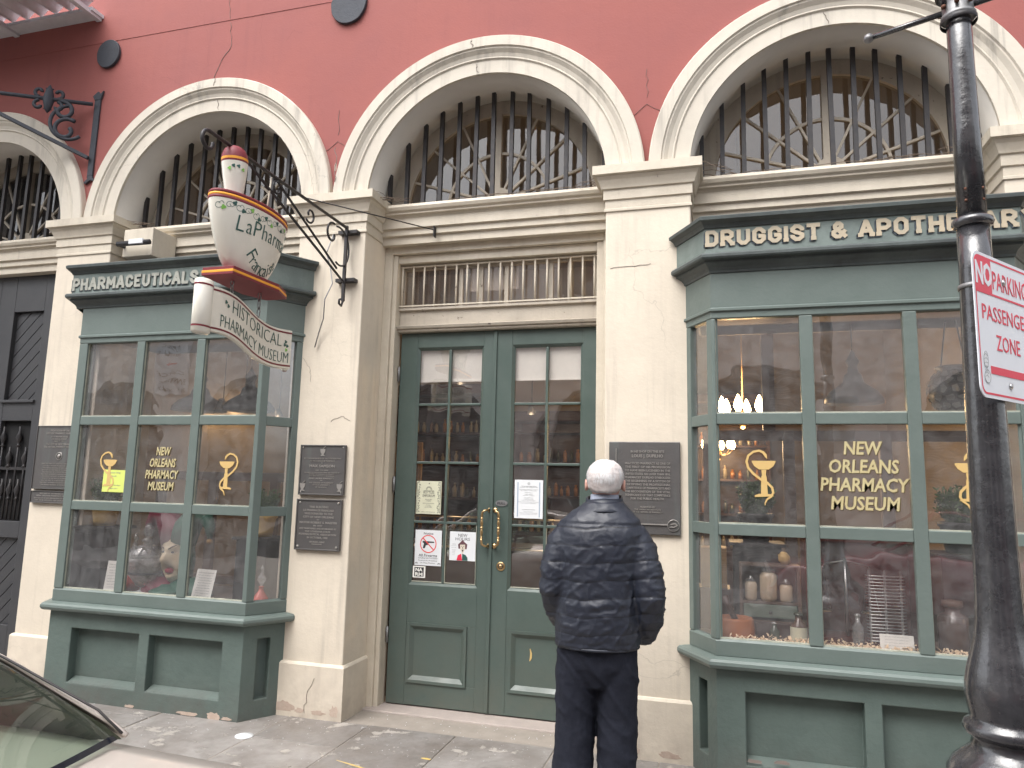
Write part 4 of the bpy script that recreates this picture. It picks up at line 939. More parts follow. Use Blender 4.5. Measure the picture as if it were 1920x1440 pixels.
for s_ in (-1, 1):
    MB().lathe([(0, -.007), (.007, -.004), (.009, 0), (.007, .004), (0, .007)], (bx_+s_*.036, by_-.088, bz_+.272), 10).build('eye', m_ink, JB)
    MB().tube([(bx_+s_*.015, by_-.102, bz_+.292), (bx_+s_*.04, by_-.100, bz_+.306), (bx_+s_*.062, by_-.085, bz_+.318)], [.004, .005, .002], 6).build('brow', m_brownwood, JB)
m_jr = mat('jester_maroon_cloth', (.22, .02, .05), .5, var=.4, vscale=14); m_jg = mat('jester_green_cloth', (.03, .13, .09), .5, var=.4, vscale=14)
for s_, mt in ((-1, m_jr), (1, m_jg)):
    pts = [(bx_+s_*.03, by_, bz_+.33), (bx_+s_*.06, by_+.0, bz_+.42), (bx_+s_*.12, by_, bz_+.50), (bx_+s_*.19, by_, bz_+.50), (bx_+s_*.23, by_, bz_+.43), (bx_+s_*.235, by_, bz_+.36)]
    MB().tube(pts, [.085, .085, .07, .05, .033, .015], 14).build('hat_horn', mt, JB)
    MB().lathe([(0, -.02), (.016, -.01), (.02, 0), (.016, .012), (0, .02)], (pts[-1][0], pts[-1][1], pts[-1][2]-.02), 12).build('bell', m_goldwood, JB)
    MB().tube([(bx_+s_*.045, by_+.02, bz_+.33), (bx_+s_*.09, by_+.01, bz_+.22), (bx_+s_*.075, by_+.02, bz_+.09)], [.05, .035, .03], 10).build('hood_side', mt, JB)
    MB().loft(rings_((bx_+s_*.09, by_+.01, bz_), [(0, .17, .12, 0), (.04, .16, .11, 0), (.08, .11, .085, 0), (.11, .05, .06, 0)], 20)).build('shoulder', mt, JB)
MB().lathe([(.10, 0), (.115, .012), (.125, .03), (.11, .04), (.07, .055), (.05, .07)], (bx_, by_-.04, bz_), 18).build('collar', m_jg, JB)

JB.scale = (1.17, 1.17, 1.17)
# pane notices of the left bay
N_ = thing('taped_note', 'yellow green handwritten note taped in the left middle pane of the left bay', 'note', (-1.545, YB+.034, 1.53))
MB().poly([(-.10, -.08), (.10, -.082), (.103, .078), (-.096, .082)], wallM(-1.545, YB+.024, 1.53), .0012).build('sheet', m_yellownote, N_)
t = MB(); lines(t, wallM(-1.545, YB+.0225, 1.53), [('Please ring', .055, .012, .11), ('bell', .030, .010, .04), ('Closed Mondays', -.035, .009, .13), ('thank you', -.058, .008, .08)], .0006); t.build('handwriting', m_greyink, N_)

# ---------------------------------------------------------------- display pieces, right bay
K = thing('spice_shelf', 'small wooden pharmacy shelf box with a pale green drawer in the right bay', 'shelf', (3.0, .14, .70)); kx, ky = 3.0, .10
MB().box(kx-.17, kx-.155, ky, ky+.13, .80, 1.12).box(kx+.155, kx+.17, ky, ky+.13, .80, 1.12).box(kx-.17, kx+.17, ky, ky+.13, 1.12, 1.132).box(kx-.155, kx+.155, ky+.118, ky+.13, .80, 1.12).build('case', m_brownwood, K)
MB().box(kx-.155, kx+.155, ky, ky+.118, .905, .915).box(kx-.155, kx+.155, ky, ky+.118, .80, .81).build('shelf', m_brownwood, K)
MB().box(kx-.15, kx+.15, ky-.008, ky+.004, .825, .90).build('drawer', mat('pale_green_drawer_paint', (.19, .24, .20), .5, var=.3, vscale=20), K, bevel=.004); MB().lathe([(0, -.01), (.01, -.008), (.01, 0), (0, .004)], (kx, ky-.014, .862), 10).build('knob', m_ink, K)
pb = tag(MB().box(kx-.20, kx+.20, ky-.02, ky+.16, .70, .80).build('display_block', m_darkwood, None, bevel=.004, loc=(kx, ky, .70)), 'dark wooden block under the small pharmacy shelf in the right bay', 'block')
def jar(x, Y, z, r, h, lab, mt, capm=m_jarcap, kk=1, cat='jar', nm='glass_jar'):
    P = thing(nm, lab, cat, (x, Y, z)); pr_ = bottle_mb(r, h, kk); cut = 5
    MB().lathe(pr_[:cut], (x, Y, z), 18).build('body', mt, P); MB().lathe(pr_[cut-1:], (x, Y, z), 14).build('stopper', capm, P); return P
m_powder = mat('cream_powder_jar', (.62, .50, .36), .2, spec=.8, coat=.5)
jar(kx-.105, ky+.05, .915, .036, .14, 'leftmost of the three powder jars on the small shelf', m_powder)
jar(kx-.005, ky+.05, .915, .050, .215, 'tallest glass jar in the middle of the small shelf', m_powder)
jar(kx+.095, ky+.05, .915, .038, .13, 'rightmost of the three powder jars on the small shelf', m_powder)
sp_ = MB().lathe([(0, -.035), (.03, -.025), (.042, 0), (.032, .025), (0, .036)], (kx+.09, ky+.07, 1.166), 16, M=Matrix.Rotation(1.2, 3, 'Y')); tag(sp_.build('dried_gourd', mat('dried_gourd_skin', (.55, .36, .13), .5), None, loc=(kx+.09, ky+.07, 1.133)), 'small round dried gourd lying on top of the small pharmacy shelf', 'gourd')
jar(kx+.01, -.06, .702, .028, .13, 'small dark bottle standing in wood shavings in the right bay', darkb, nm='dark_bottle', cat='bottle', kk=0)
P = jar(kx+.14, -.05, .702, .045, .19, 'brown medicine bottle with a pale paper label in the right bay', mat('brown_glass', (.09, .04, .02), .12, spec=.8), darkb, 0, 'bottle', 'medicine_bottle')
MB().lathe([(.0458, .03), (.0458, .11)], (kx+.14, -.05, .702), 18, cap=False).build('label_paper', m_ivory, P)
WM = thing('wooden_mortar', 'turned orange wooden mortar with pestle leaning in it in the right bay', 'mortar', (2.80, -.04, .70))
MB().lathe([(0, 0), (.085, 0), (.105, .02), (.108, .07), (.10, .13), (.094, .14), (.082, .14), (.07, .06), (0, .05)], (2.80, -.04, .70), 26).build('bowl', m_cork, WM)
MB().tube([(2.82, -.04, .78), (2.76, -.02, .90), (2.74, -.01, .95)], [.02, .016, .024], 10).build('pestle', m_darkwood, WM)
# silver pill moulds
R_ = thing('pill_rack', 'tall bright metal rack of stacked wire rungs in the middle of the right bay', 'rack', (3.60, -.0, .70))
ra = MB()
for x in (3.52, 3.60, 3.68): ra.box(x-.005, x+.005, -.01, .0, .74, 1.14)
ra.build('upright', m_steel, R_)
for i in range(21):
    MB().tube([(3.50, -.012, .76+i*.0175), (3.52, -.03, .76+i*.0175), (3.68, -.03, .762+i*.0175), (3.70, -.012, .762+i*.0175)], .0030, 6).build('rung', m_steel, R_)
card(3.625, 0, -.13, .165, .115, -.06, .22, 6, 'white caption card in wood shavings before the metal rack')
# balance in a case
S_ = thing('balance_scale', 'brass and steel balance scale in its dark red wooden case', 'scale', (3.45, .12, .70))
cs = MB(); 
for x0_, x1_ in ((3.20, 3.235), (3.80, 3.84)): cs.box(x0_, x1_, .10, .36, .74, 1.28)
cs.box(3.20, 3.84, .10, .36, .70, .74).box(3.20, 3.84, .10, .36, 1.28, 1.31).box(3.235, 3.80, .34, .36, .74, 1.28); cs.build('case', mat('red_mahogany', (.10, .022, .018), .35, var=.3), S_, bevel=.004)
MB().tube([(3.43, .2, .74), (3.43, .2, 1.18)], .009, 8).tube([(3.30, .2, 1.14), (3.43, .2, 1.17), (3.56, .2, 1.14)], .005, 6).build('beam', m_steel, S_)
for x in (3.30, 3.56):
    MB().lathe([(0, 0), (.05, .012), (.055, .02), (0, .008)], (x, .2, .86), 16).build('pan', m_brass, S_); MB().tube([(x-.045, .2, .88), (x, .2, 1.14), (x+.045, .2, .88)], .0015, 4).build('chain', m_steel, S_)
jar(3.455, .0, .702, .030, .20, 'thin clear bottle standing before the balance case', m_jarcap, nm='clear_bottle', cat='bottle', kk=0)
j2 = jar(3.935, .02, .702, .075, .30, 'square shouldered big dark jar near the street lamp post', mat('smoky_jar', (.12, .08, .07), .15, spec=.8), m_brownwood, 2)
jar(4.20, .0, .702, .05, .26, 'dark bottle behind the lower lamp post', darkb, nm='tall_bottle', cat='bottle', kk=0)
ox = tag(MB().box(2.60, 2.76, .32, .52, .95, 1.2).build('wooden_box', m_goldwood, None, bevel=.004, loc=(2.68, .4, .95)), 'orange wooden box behind the mortar in the right bay', 'box')
tag(MB().box(2.58, 2.78, .30, .54, .70, .95).build('wooden_crate', m_darkwood, None, bevel=.004, loc=(2.68, .4, .70)), 'dark wooden crate carrying the orange box in the right bay', 'crate')
# wood shavings: nobody could count them
shv = MB(); r_ = random.Random(9)
for k in range(2200):
    x = r_.uniform(2.74, 4.2); Y = -.20+abs(r_.gauss(0, .07)); Y = min(Y, .25); z = .702+r_.random()**1.5*.055
    a = r_.uniform(0, PI); d = Vector((math.cos(a), math.sin(a), r_.uniform(-.3, .8))).normalized(); u2 = Vector((0, 0, 1)).cross(d).normalized(); l_ = r_.uniform(.012, .03); q = r_.uniform(.003, .007); p = Vector((x, Y, z)); up_ = d.cross(u2)*r_.uniform(-.006, .006)
    shv.add([p-u2*q, p+u2*q, p+d*l_*.5+up_+u2*q, p+d*l_*.5+up_-u2*q, p+d*l_+u2*q*.6, p+d*l_-u2*q*.6], [(0, 1, 2, 3), (3, 2, 4, 5)])
s_ = shv.build('wood_shavings', mat('wood_shaving', (.80, .60, .40), .6), None); s_['kind'] = 'stuff'
cot = MB()
for k in range(14): cot.lathe([(0, -.012), (.012, -.008), (.018, 0), (.012, .01), (0, .014)], (2.86+r_.uniform(-.03, .03), -.14+r_.uniform(-.02, .02), .715+r_.uniform(0, .02)), 8)
tag(cot.build('cotton_ball', mat('cotton', (.8, .78, .76), .9), None, loc=(2.86, -.14, .703)), 'white cotton tuft lying in front of the wooden mortar', 'cotton')
# ================================================================== PLAQUES
def plaque(x0, x1, z0, z1, lab, nm='bronze_plaque', mt=m_bronze):
    x, z = (x0+x1)/2, (z0+z1)/2
    P = thing(nm, lab, 'plaque', (x, -.004, z)); MB().box(x0, x1, -.022, -.002, z0, z1).build('plate', mt, P, bevel=.004)
    return P, wallM(x, -.0215, z)
def rim(P, x0, x1, z0, z1, w_=.010, mt=m_bronze):
    mb = MB(); y0, y1 = -.028, -.0205
    mb.box(x0, x0+w_, y0, y1, z0, z1).box(x1-w_, x1, y0, y1, z0, z1).box(x0+w_, x1-w_, y0, y1, z0, z0+w_).box(x0+w_, x1-w_, y0, y1, z1-w_, z1); mb.build('rim', mt, P, bevel=.002)
def screw(P, x, z, r=.008):
    MB().lathe([(0, 0), (r, 0), (r*.8, .004), (0, .005)], (x, -.022, z), 12, M=Matrix.Rotation(PI/2, 4, 'X').to_3x3(), cap=False).build('screw', m_bronzehi, P)
P, M_ = plaque(2.060, 2.495, 1.287, 1.850, 'large grey bronze plaque right of the doors beside the man\'s head')
t = MB(); rows = [('IN HIS SHOP ON THIS SITE', .215, .014, .205, .02), ('LOUIS J. DUFILHO', .186, .019, .190, .02)]
ls = ['PRACTICED PHARMACY AS ONE OF', 'THE FIRST OF HIS PROFESSION', 'TO HAVE BEEN LICENSED IN THE', 'UNITED STATES. NO LATER THAN 1816,', 'PHARMACIST DUFILHO SYMBOLIZES', 'THE BEGINNING OF A SYSTEM OF', 'CERTIFYING THE PROFESSIONAL', 'COMPETENCE OF PHARMACISTS AND', 'THE RECOGNITION OF THE VITAL', 'SIGNIFICANCE OF THAT COMPETENCE']
for i, l in enumerate(ls): rows.append((l, .142-i*.0215, .0135, .275, .02))
rows.append(('FOR THE PUBLIC HEALTH.', .142-10*.0215, .0135, .205, .02))
rows += [('PRESENTED BY', -.122, .0095, .09, .02), ('THE AMERICAN INSTITUTE', -.137, .0095, .16, .02), ('OF THE HISTORY OF PHARMACY', -.152, .0095, .18, .02)]
lines(t, M_ @ Matrix.Translation((.02, 0, 0)), rows, .004); t.build('raised_lettering', m_bronzehi, P)
t = MB(); t.box(2.14, 2.42, -.030, -.021, 1.345, 1.352); t.box(2.103, 2.107, -.030, -.021, 1.35, 1.81); t.build('raised_line', m_bronzehi, P)
t = MB(); t.lathe([(.033, 0), (.036, 0), (.036, .006), (.033, .006)], (2.452, -.0215, 1.345), 28, M=Matrix.Rotation(PI/2, 4, 'X').to_3x3(), cap=False)
W2 = wallM(2.452, -.0215, 1.345); ribbon(t, [(-.025, -.012), (-.012, -.008), (.002, -.010), (.016, -.002), (.026, .006)], [.002, .007, .006, .007, .002], W2, .005); ribbon(t, [(-.02, .004), (-.004, .010), (.010, .012), (.024, .002), (.012, -.006)], [.002, .007, .006, .005, .002], W2, .0045); t.build('hand_emblem', m_bronzehi, P)
P, M_ = plaque(-.134, .221, 1.466, 1.816, 'upper bronze plaque on the middle pier, with three mortar emblems'); rim(P, -.134, .221, 1.466, 1.816)
t = MB(); lines(t, M_, [('IN COMMEMORATION OF THE CONTRIBUTION', .075, .0095, .29, .02), ('TO THE SCIENCE OF PHARMACY', .058, .0095, .20, .02), ('BY', .044, .006, .015, .02), ('MAX SAMSON', .018, .019, .20, .02), ('1881 TO 1959', -.006, .007, .10, .02), ('THIS PERPETUAL MUSEUM WAS MADE AND DONATED BY', -.022, .006, .28, .02), ('HIS FAMILY AND FRIENDS OF THE PHARMACY', -.033, .006, .20, .02), ('WITH GREAT DEVOTION OF HIS DAUGHTER', -.045, .006, .20, .02), ('ANA LAURA BARNETT', -.064, .010, .20, .02), ('FOR', -.076, .006, .02, .02), ('THE COLLEGE OF PHARMACY', -.094, .009, .19, .02), ('LOYOLA UNIVERSITY', -.108, .008, .14, .02), ('OF THE SOUTH', -.124, .008, .09, .02)], .003); t.build('raised_lettering', m_bronzehi, P)
def mortar_em(mb, Q, s):
    mb.poly([(-.020*s, .018*s), (.020*s, .018*s), (.017*s, -.004*s), (.008*s, -.016*s), (.008*s, -.022*s), (.018*s, -.030*s), (-.018*s, -.030*s), (-.008*s, -.022*s), (-.008*s, -.016*s), (-.017*s, -.004*s)], Q, .004); mb.beam(Q @ Vector((0, .02*s, .003)), Q @ Vector((.02*s, .036*s, .003)), .007*s, .004)
t = MB(); mortar_em(t, M_ @ Matrix.Translation((0, .128, 0)), 1.0); mortar_em(t, M_ @ Matrix.Translation((-.145, -.115, 0)), 1.1); mortar_em(t, M_ @ Matrix.Translation((.145, -.115, 0)), 1.1); t.build('mortar_emblem', m_bronzehi, P)
for x in (-.115, .202):
    for z in (1.485, 1.797): screw(P, x, z, .006)
P, M_ = plaque(-.138, .214, 1.088, 1.437, 'lower bronze plaque on the middle pier, text only'); rim(P, -.138, .214, 1.088, 1.437)
t = MB(); lines(t, M_, [('THIS BUILDING', .115, .014, .15, .02), ('LA PHARMACIE FRANCAISE', .092, .014, .24, .02), ('WAS DONATED TO THE', .069, .014, .22, .02), ('CITY OF NEW ORLEANS', .046, .014, .24, .02), ('BY', .030, .008, .02, .02), ('MAYOR ROBERT S. MAESTRI', .008, .014, .29, .02), ('IN 1937', -.012, .011, .07, .02), ('AND MAINTAINED AND ESTABLISHED BY', -.032, .011, .29, .02), ('THE LOUISIANA STATE', -.052, .012, .20, .02), ('PHARMACEUTICAL ASSOCIATION', -.072, .013, .29, .02), ('IN OCTOBER, 1950', -.094, .013, .16, .02), ('GEORGE L. KENT', -.122, .010, .12, .02), ('PRESIDENT', -.136, .007, .08, .02)], .003); t.build('raised_lettering', m_bronzehi, P)
for x in (-.112, .188):
    for z in (1.112, 1.412): screw(P, x, z, .010)
P, M_ = plaque(-2.545, -2.085, 1.452, 1.952, 'large grey plaque on the pier between the charcoal door and the left bay'); rim(P, -2.545, -2.085, 1.452, 1.952, .006)
t = MB(); rows = [('DEDICATION OF THE', .205, .014, .19, .02), ('HISTORIC PHARMACY MUSEUM', .183, .014, .27, .02), ('IN ITS MASTER HOUSE', .158, .011, .17, .02), ('FOR MEDICAL INTEREST', .140, .010, .15, .02), ('JUNE 17, 1951', .123, .009, .10, .02), ('THE CITY OF NEW ORLEANS', .098, .014, .25, .02), ('THE HISTORIC PHARMACY MUSEUM', .076, .014, .29, .02)]
for i in range(11): rows.append((['ERECTED FIRST BY A NOTED DRUGGIST', 'THE FIRST LICENSED PHARMACIST AND', 'THE FRENCH SCHOOL OF MEDICINE IN', 'THIS CITY IN THE YEAR OF ITS OPENING'][i % 4], -.055-i*.0165, .009, .30*rnd.uniform(.85, 1), .02))
lines(t, M_, rows, .003); t.build('raised_lettering', m_bronzehi, P)
t = MB(); t.lathe([(.026, 0), (.033, 0), (.03, .004), (.026, .004)], (-2.30, -.0215, 1.712), 24, M=Matrix.Rotation(PI/2, 4, 'X').to_3x3(), cap=False); t.lathe([(0, 0), (.018, 0), (.012, .006), (0, .008)], (-2.30, -.0215, 1.712), 16, M=Matrix.Rotation(PI/2, 4, 'X').to_3x3(), cap=False); t.build('seal', m_bronzehi, P)
P, M_ = plaque(-2.545, -2.085, 1.343, 1.438, 'narrow grey plaque just under the large one beside the charcoal door'); rim(P, -2.545, -2.085, 1.343, 1.438, .006)
t = MB(); lines(t, M_, [('RESTORED BY THE FRIENDS OF THE', .022, .009, .27, .02), ('NEW ORLEANS PHARMACY MUSEUM', .005, .010, .33, .02), ('AND THE CITY OF NEW ORLEANS WITH THE PHARMACISTS', -.013, .008, .38, .02), ('OF THE STATE OF LOUISIANA', -.030, .009, .36, .02)], .003); t.build('raised_lettering', m_bronzehi, P)

# ================================================================== NOTICES ON THE DOOR
YG = YD+.018
def notice(x0, x1, z0, z1, lab, mt, rot=0, nm='door_notice'):
    x, z = (x0+x1)/2, (z0+z1)/2; P = thing(nm, lab, 'notice', (x, YG, z)); M_ = wallM(x, YG, z) @ Matrix.Rotation(rot, 4, 'Z')
    w_, h_ = (x1-x0)/2, (z1-z0)/2; MB().poly(rect(-w_, -h_, w_, h_), M_, .002).build('sheet', mt, P); return P, M_ @ Matrix.Translation((0, 0, .0021)), w_, h_
P, M_, w_, h_ = notice(.560, .757, 1.342, 1.582, 'ivory poster with ornamental black border on the left door leaf', m_ivory)
t = MB(); lines(t, M_, [("BOTTLES", .028, .020, .085), ("EMPORIUM", .003, .020, .095), ('PURVEYOR OF CURIOUS', .048, .005, .08), ('BOTTLES, JARS', -.018, .007, .05), ('ANTIQUES', -.028, .006, .035), ('FIND IT IN THE COURTYARD', -.045, .005, .09), ('Monday', -.056, .005, .03), ('to Saturday', -.065, .005, .05), ('ten to four', -.074, .005, .06), ('UPSTAIRS AT THE NEW ORLEANS MUSEUM', -.108, .005, .11)], .0005)
for r in (.016, .020, .024): ribbon(t, [(r*math.cos(q), .056+r*math.sin(q)) for q in [PI*i/12 for i in range(13)]], .0015, M_, .0005)
t.poly([(-.004, .098), (.006, .10), (.0, .108)], M_, .0005); 
for s_ in (-1, 1):
    for k in range(14):
        yy = -.108+k*.0165; xx = s_*(.078+.004*math.sin(k*2)); ribbon(t, spiral((xx, yy), .0085, .002, k, k+5, 10), .003, M_, .0005)
    t.poly(rect(s_*.092-.002, -.112, s_*.092+.001, .112), M_, .0005)
t.build('printed_text', m_ink, P)
P, M_, w_, h_ = notice(1.316, 1.524, 1.336, 1.606, 'pale blue white hours sheet on the right door leaf', m_paper)
t = MB(); lines(t, M_, [('THE NEW ORLEANS PHARMACY MUSEUM', .088, .0055, .11), ('HOURS OF OPERATION', .079, .008, .13), ('OPEN TUESDAY THROUGH SATURDAY', .064, .005, .14), ('SELF-GUIDED TOURS ONLY', .056, .005, .12), ('Daily Hours', .042, .007, .055), ('Tuesday - Saturday', .030, .005, .06), ('12:00 pm - 5:00 pm', .022, .005, .085), ('Guided Tours', .005, .007, .065), ('Friday afternoon', -.004, .005, .07), ('1:00 pm by reservation', -.012, .005, .10), ('please purchase tickets inside the museum', -.022, .005, .15), ('last entry at 4:30 pm', -.031, .005, .11), ('ADMISSION PRICES', -.078, .007, .095), ('Adults and Seniors', -.090, .005, .07), ('Students and military with identification', -.099, .005, .13), ('children under six free', -.108, .005, .12)], .0005)
ribbon(t, [(.009*math.cos(q), .108+.009*math.sin(q)) for q in [2*PI*i/14 for i in range(15)]], .002, M_, .0005); t.poly([(-.004, .103), (.004, .103), (.003, .112), (-.003, .112)], M_, .0005); t.build('printed_text', m_greyink, P)
t = MB()
for s_ in (-1, 1): t.poly(rect(s_*.080-.004, -.125, s_*.080+.004, .118), M_, .0005)
t.build('side_stripe', m_blueink, P)
P, M_, w_, h_ = notice(.566, .773, .972, 1.226, 'white notice with a crossed out gun in a red ring', m_paper)
t = MB(); lines(t, M_, [('Notice', .095, .016, .075, .01), ('All Firearms', -.062, .018, .145, .01), ('Including Any Concealed', -.078, .009, .15), ('Firearms Are Prohibited', -.095, .009, .145), ('On These Premises', -.112, .009, .115)], .0005)
t.poly(rect(-.07, -.0665, .07, -.0655), M_, .0005)
t.poly([(-.043, .040), (.046, .037), (.046, .028), (.004, .028), (-.004, .012), (-.018, .010), (-.026, -.012), (-.042, -.012), (-.034, .022), (-.046, .032)], M_ @ Matrix.Translation((0, .008, 0)), .0006)
for s_ in (-1, 1):
    ribbon(t, [(s_*.088+.010*math.cos(q), -.116+.010*math.sin(q)) for q in [PI*i/10 for i in range(11)]], .003, M_, .0005); t.poly(circ(s_*.088, -.112, .003, 8), M_, .0005)
t.build('printed_text', m_ink, P)
t = MB(); ribbon(t, [(.061*math.cos(q), .028+.061*math.sin(q)) for q in [2*PI*i/40 for i in range(41)]], .0065, M_, .0012); t.poly([(-.045, .067), (-.040, .072), (.045, -.011), (.040, -.016)], M_, .0016); t.build('prohibition_ring', m_redink, P)
P, M_, w_, h_ = notice(.836, 1.034, 1.020, 1.224, 'white poster headed NEW HOURS with a pointed hatted face', m_paper)
t = MB(); lines(t, M_, [('NEW', .066, .022, .070), ('HOURS', .040, .022, .110)], .0005); t.build('headline', m_ink, P)
t = MB(); lines(t, M_ @ Matrix.Translation((-.066, 0, 0)), [('OPEN', .010, .006, .03), ('Tues to Sat', .0, .005, .04), ('noon to five', -.012, .005, .036), ('TOURS', -.032, .006, .028), ('weekly', -.042, .005, .02), ('Friday', -.052, .005, .02), ('at one', -.064, .005, .02)], .0005); t.build('small_print', m_greyink, P)
t = MB(); t.poly([(-.032, -.018+.0), (-.036, .012), (-.020, .026), (-.002, .046), (.012, .030), (.034, .014), (.030, -.020)], M_ @ Matrix.Translation((.002, 0, 0)), .0008); t.build('poster_hat', mat('poster_maroon_grey', (.12, .05, .06), .7), P)
t = MB(); t.poly([(-.018, .010), (.020, .012), (.020, -.020), (.004, -.052), (-.002, -.052), (-.016, -.024)], M_, .0014); t.build('poster_face', mat('poster_face_cream', (.66, .60, .50), .7), P)
t = MB(); t.poly([(-.042, -.10), (-.034, -.066), (-.008, -.052), (0, -.10)], M_, .0011); t.build('poster_sleeve', m_signred, P)
t = MB(); t.poly([(0, -.10), (-.0, -.053), (.024, -.060), (.040, -.078), (.042, -.10)], M_, .0011); t.build('poster_sleeve', m_inkgreen, P)
t = MB(); t.poly(circ(-.007, .0, .003, 8), M_, .0018); t.poly(circ(.010, .0, .003, 8), M_, .0018); t.poly([(-.006, -.024), (.010, -.024), (.003, -.042)], M_, .0018); t.poly([(.0, -.004), (.004, -.004), (.005, -.017), (-.001, -.017)], M_, .0018); t.build('poster_features', m_ink, P)
P, M_, w_, h_ = notice(.556, .654, .884, .966, 'small square sticker reading NARM on the lower left door pane', m_cardpaper)
t = MB(); t.poly(rect(-.037, -.033, .037, .033), M_, .0004); t.build('sticker_block', m_ink, P)
t = MB(); lines(t, M_ @ Matrix.Translation((0, 0, .0005)), [('NA', .004, .024, .055, .03), ('RM', -.028, .024, .058, .03)], .0006); t.build('sticker_lettering', m_cardpaper, P)

# ================================================================== FLOODLIGHT, CABLE
bxo = MB().box(-1.885, -1.60, -.02, .24, 3.315, 3.545); tag(bxo.build('junction_box', m_trim, None, bevel=.006, loc=(-1.74, .1, 3.315)), 'cream painted box mounted on the ledge above the left bay', 'box')
fl = thing('floodlight', 'slim black floodlight with white lens on the cream box above the left bay', 'floodlight', (-1.74, -.08, 3.40))
MB().tube([(-1.87, -.09, 3.40), (-1.565, -.085, 3.40)], .021, 10).tube([(-1.87, -.02, 3.40), (-1.87, -.09, 3.40)], .014, 8).build('housing', m_black, fl)
MB().box(-1.745, -1.61, -.113, -.090, 3.385, 3.425).build('lens', m_paper, fl, bevel=.004)
cb = MB().tube([(.03, -.03, 3.36), (-.02, -.03, 3.22), (.02, -.03, 3.1), (.055, -.05, 2.98), (.03, -.10, 2.85), (.005, -.06, 2.72), (-.045, -.03, 2.62), (-.075, -.02, 2.52)], .0045, 6); tag(cb.build('cable', m_galv, None, loc=(0, -.03, 2.52)), 'thin grey cable hanging down beside the right end of the left bay', 'cable')
vn = MB(); r_ = random.Random(4)
for cx, sx in ((.30, 1), (1.99, -1), (2.62, 1), (-2.0, 1), (4.30, -1)):
    for k in range(7):
        p = Vector((cx, r_.uniform(.0, .2), 3.67)); pts = [p]
        for i in range(7): p = p+Vector((sx*r_.uniform(.01, .05), r_.uniform(.0, .03), r_.uniform(-.03, .012))); p.z = max(p.z, 3.645); pts.append(p.copy())
        vn.tube(pts, .0022, 4)
for cx in (1.15, 3.45):
    for k in range(5):
        x = cx+r_.uniform(-.6, .4); pts = [(x+i*.07, .19+r_.uniform(-.012, .012), 3.646+r_.uniform(-.004, .012)) for i in range(6)]; vn.tube(pts, .0022, 4)
v_ = vn.build('dried_vines', mat('dry_stem', (.16, .12, .09), .8), None); v_['kind'] = 'stuff'

# ================================================================== HANGING SIGN
XS = .155
BK = thing('sign_bracket', 'black wrought iron scroll bracket holding the mortar shaped sign', 'bracket', (XS, -.03, 3.1))
m_iron = m_black
k_ = MB().box(XS-.010, XS+.010, -.075, -.055, 2.84, 3.40); k_.tube([(XS, -.065, 2.84), (XS, -.085, 2.80), (XS, -.115, 2.81), (XS, -.115, 2.84), (XS, -.098, 2.845)], .008, 6)
k_.build('upright', m_iron, BK)
for z in (3.36, 3.00): MB().box(XS-.075, XS+.075, -.055, -.001, z-.012, z+.012).build('wall_strap', m_iron, BK)
tp = [(XS, -.065, 3.385), (XS, -1.55, 3.385)]+[(XS, -1.55-.055*math.sin(a)*(1-.35*a/4.7), 3.385-.055+.055*math.cos(a)*(1-.35*a/4.7)) for a in [i*.35 for i in range(1, 15)]]
MB().tube(tp, .0105, 8, flat=1).build('arm', m_iron, BK, smooth=True)
MB().beam((XS, -.075, 2.98), (XS, -1.26, 3.375), .014, .010, (1, 0, 0)).build('brace', m_iron, BK)
MB().beam((XS+.015, -.20, 2.95+.09), (XS+.015, -.95, 3.36), .012, .010, (1, 0, 0)).build('brace', m_iron, BK)
def ysp(c, r0, r1, a0, a1, n=26): return [(XS, c[0]+(r0+(r1-r0)*i/n)*math.cos(a0+(a1-a0)*i/n), c[1]+(r0+(r1-r0)*i/n)*math.sin(a0+(a1-a0)*i/n)) for i in range(n+1)]
MB().tube(ysp((-.155, 3.20), .155, .115, 1.9, -1.9, 18), .007, 6).build('scroll', m_iron, BK)
MB().tube(ysp((-.26, 3.27), .085, .025, 1.3, 6.6), .008, 6).build('scroll', m_iron, BK)
MB().tube(ysp((-.55, 3.30), .060, .018, -2.4, 3.6), .007, 6).build('scroll', m_iron, BK)
MB().tube(ysp((-.92, 3.325), .055, .016, 1.2, 7.2), .007, 6).build('scroll', m_iron, BK)
MB().tube(ysp((-1.31, 3.345), .035, .012, -1.2, 4.6), .006, 6).build('scroll', m_iron, BK)
tg = MB(); 
for i in range(6): tg.add([(XS-.004, -.075-.0, 3.16+i*.0), (XS, -.08, 3.16), (XS, -.07, 3.16)], [(0, 1, 2)])
tr = MB().tube([(XS, -.62, 3.39), (.715, .26, 3.44)], .0045, 6).box(.712, .718, .215, .26, 3.38, 3.46); tag(tr.build('tie_rod', m_black, None, loc=(.7, .2, 3.43)), 'thin black stay rod from the sign bracket to the ledge above the doors', 'rod')

SG = thing('mortar_sign', 'white mortar and pestle shop sign lettered La Pharmacie Française', 'sign', (XS, -1.16, 2.66))
A_, B_ = .315, .135; CY = -1.165
mprof = [(.34, 2.690), (.43, 2.692), (.53, 2.712), (.64, 2.755), (.75, 2.815), (.85, 2.885), (.92, 2.95), (.97, 3.01), (.995, 3.050)]
def mo_r(z):
    for i in range(len(mprof)-1):
        if mprof[i][1] <= z <= mprof[i+1][1]:
            t_ = (z-mprof[i][1])/(mprof[i+1][1]-mprof[i][1]); return mprof[i][0]+t_*(mprof[i+1][0]-mprof[i][0])
    return mprof[-1][0]
def mo_pt(a, z, out=0):   # a: angle round the body, 0 = facing +X (the reading side)
    r = mo_r(z); x = XS+B_*r*math.cos(a); y = CY+A_*r*math.sin(a); n_ = Vector((math.cos(a)/B_, math.sin(a)/A_, 0)).normalized()
    return Vector((x, y, z))+n_*out
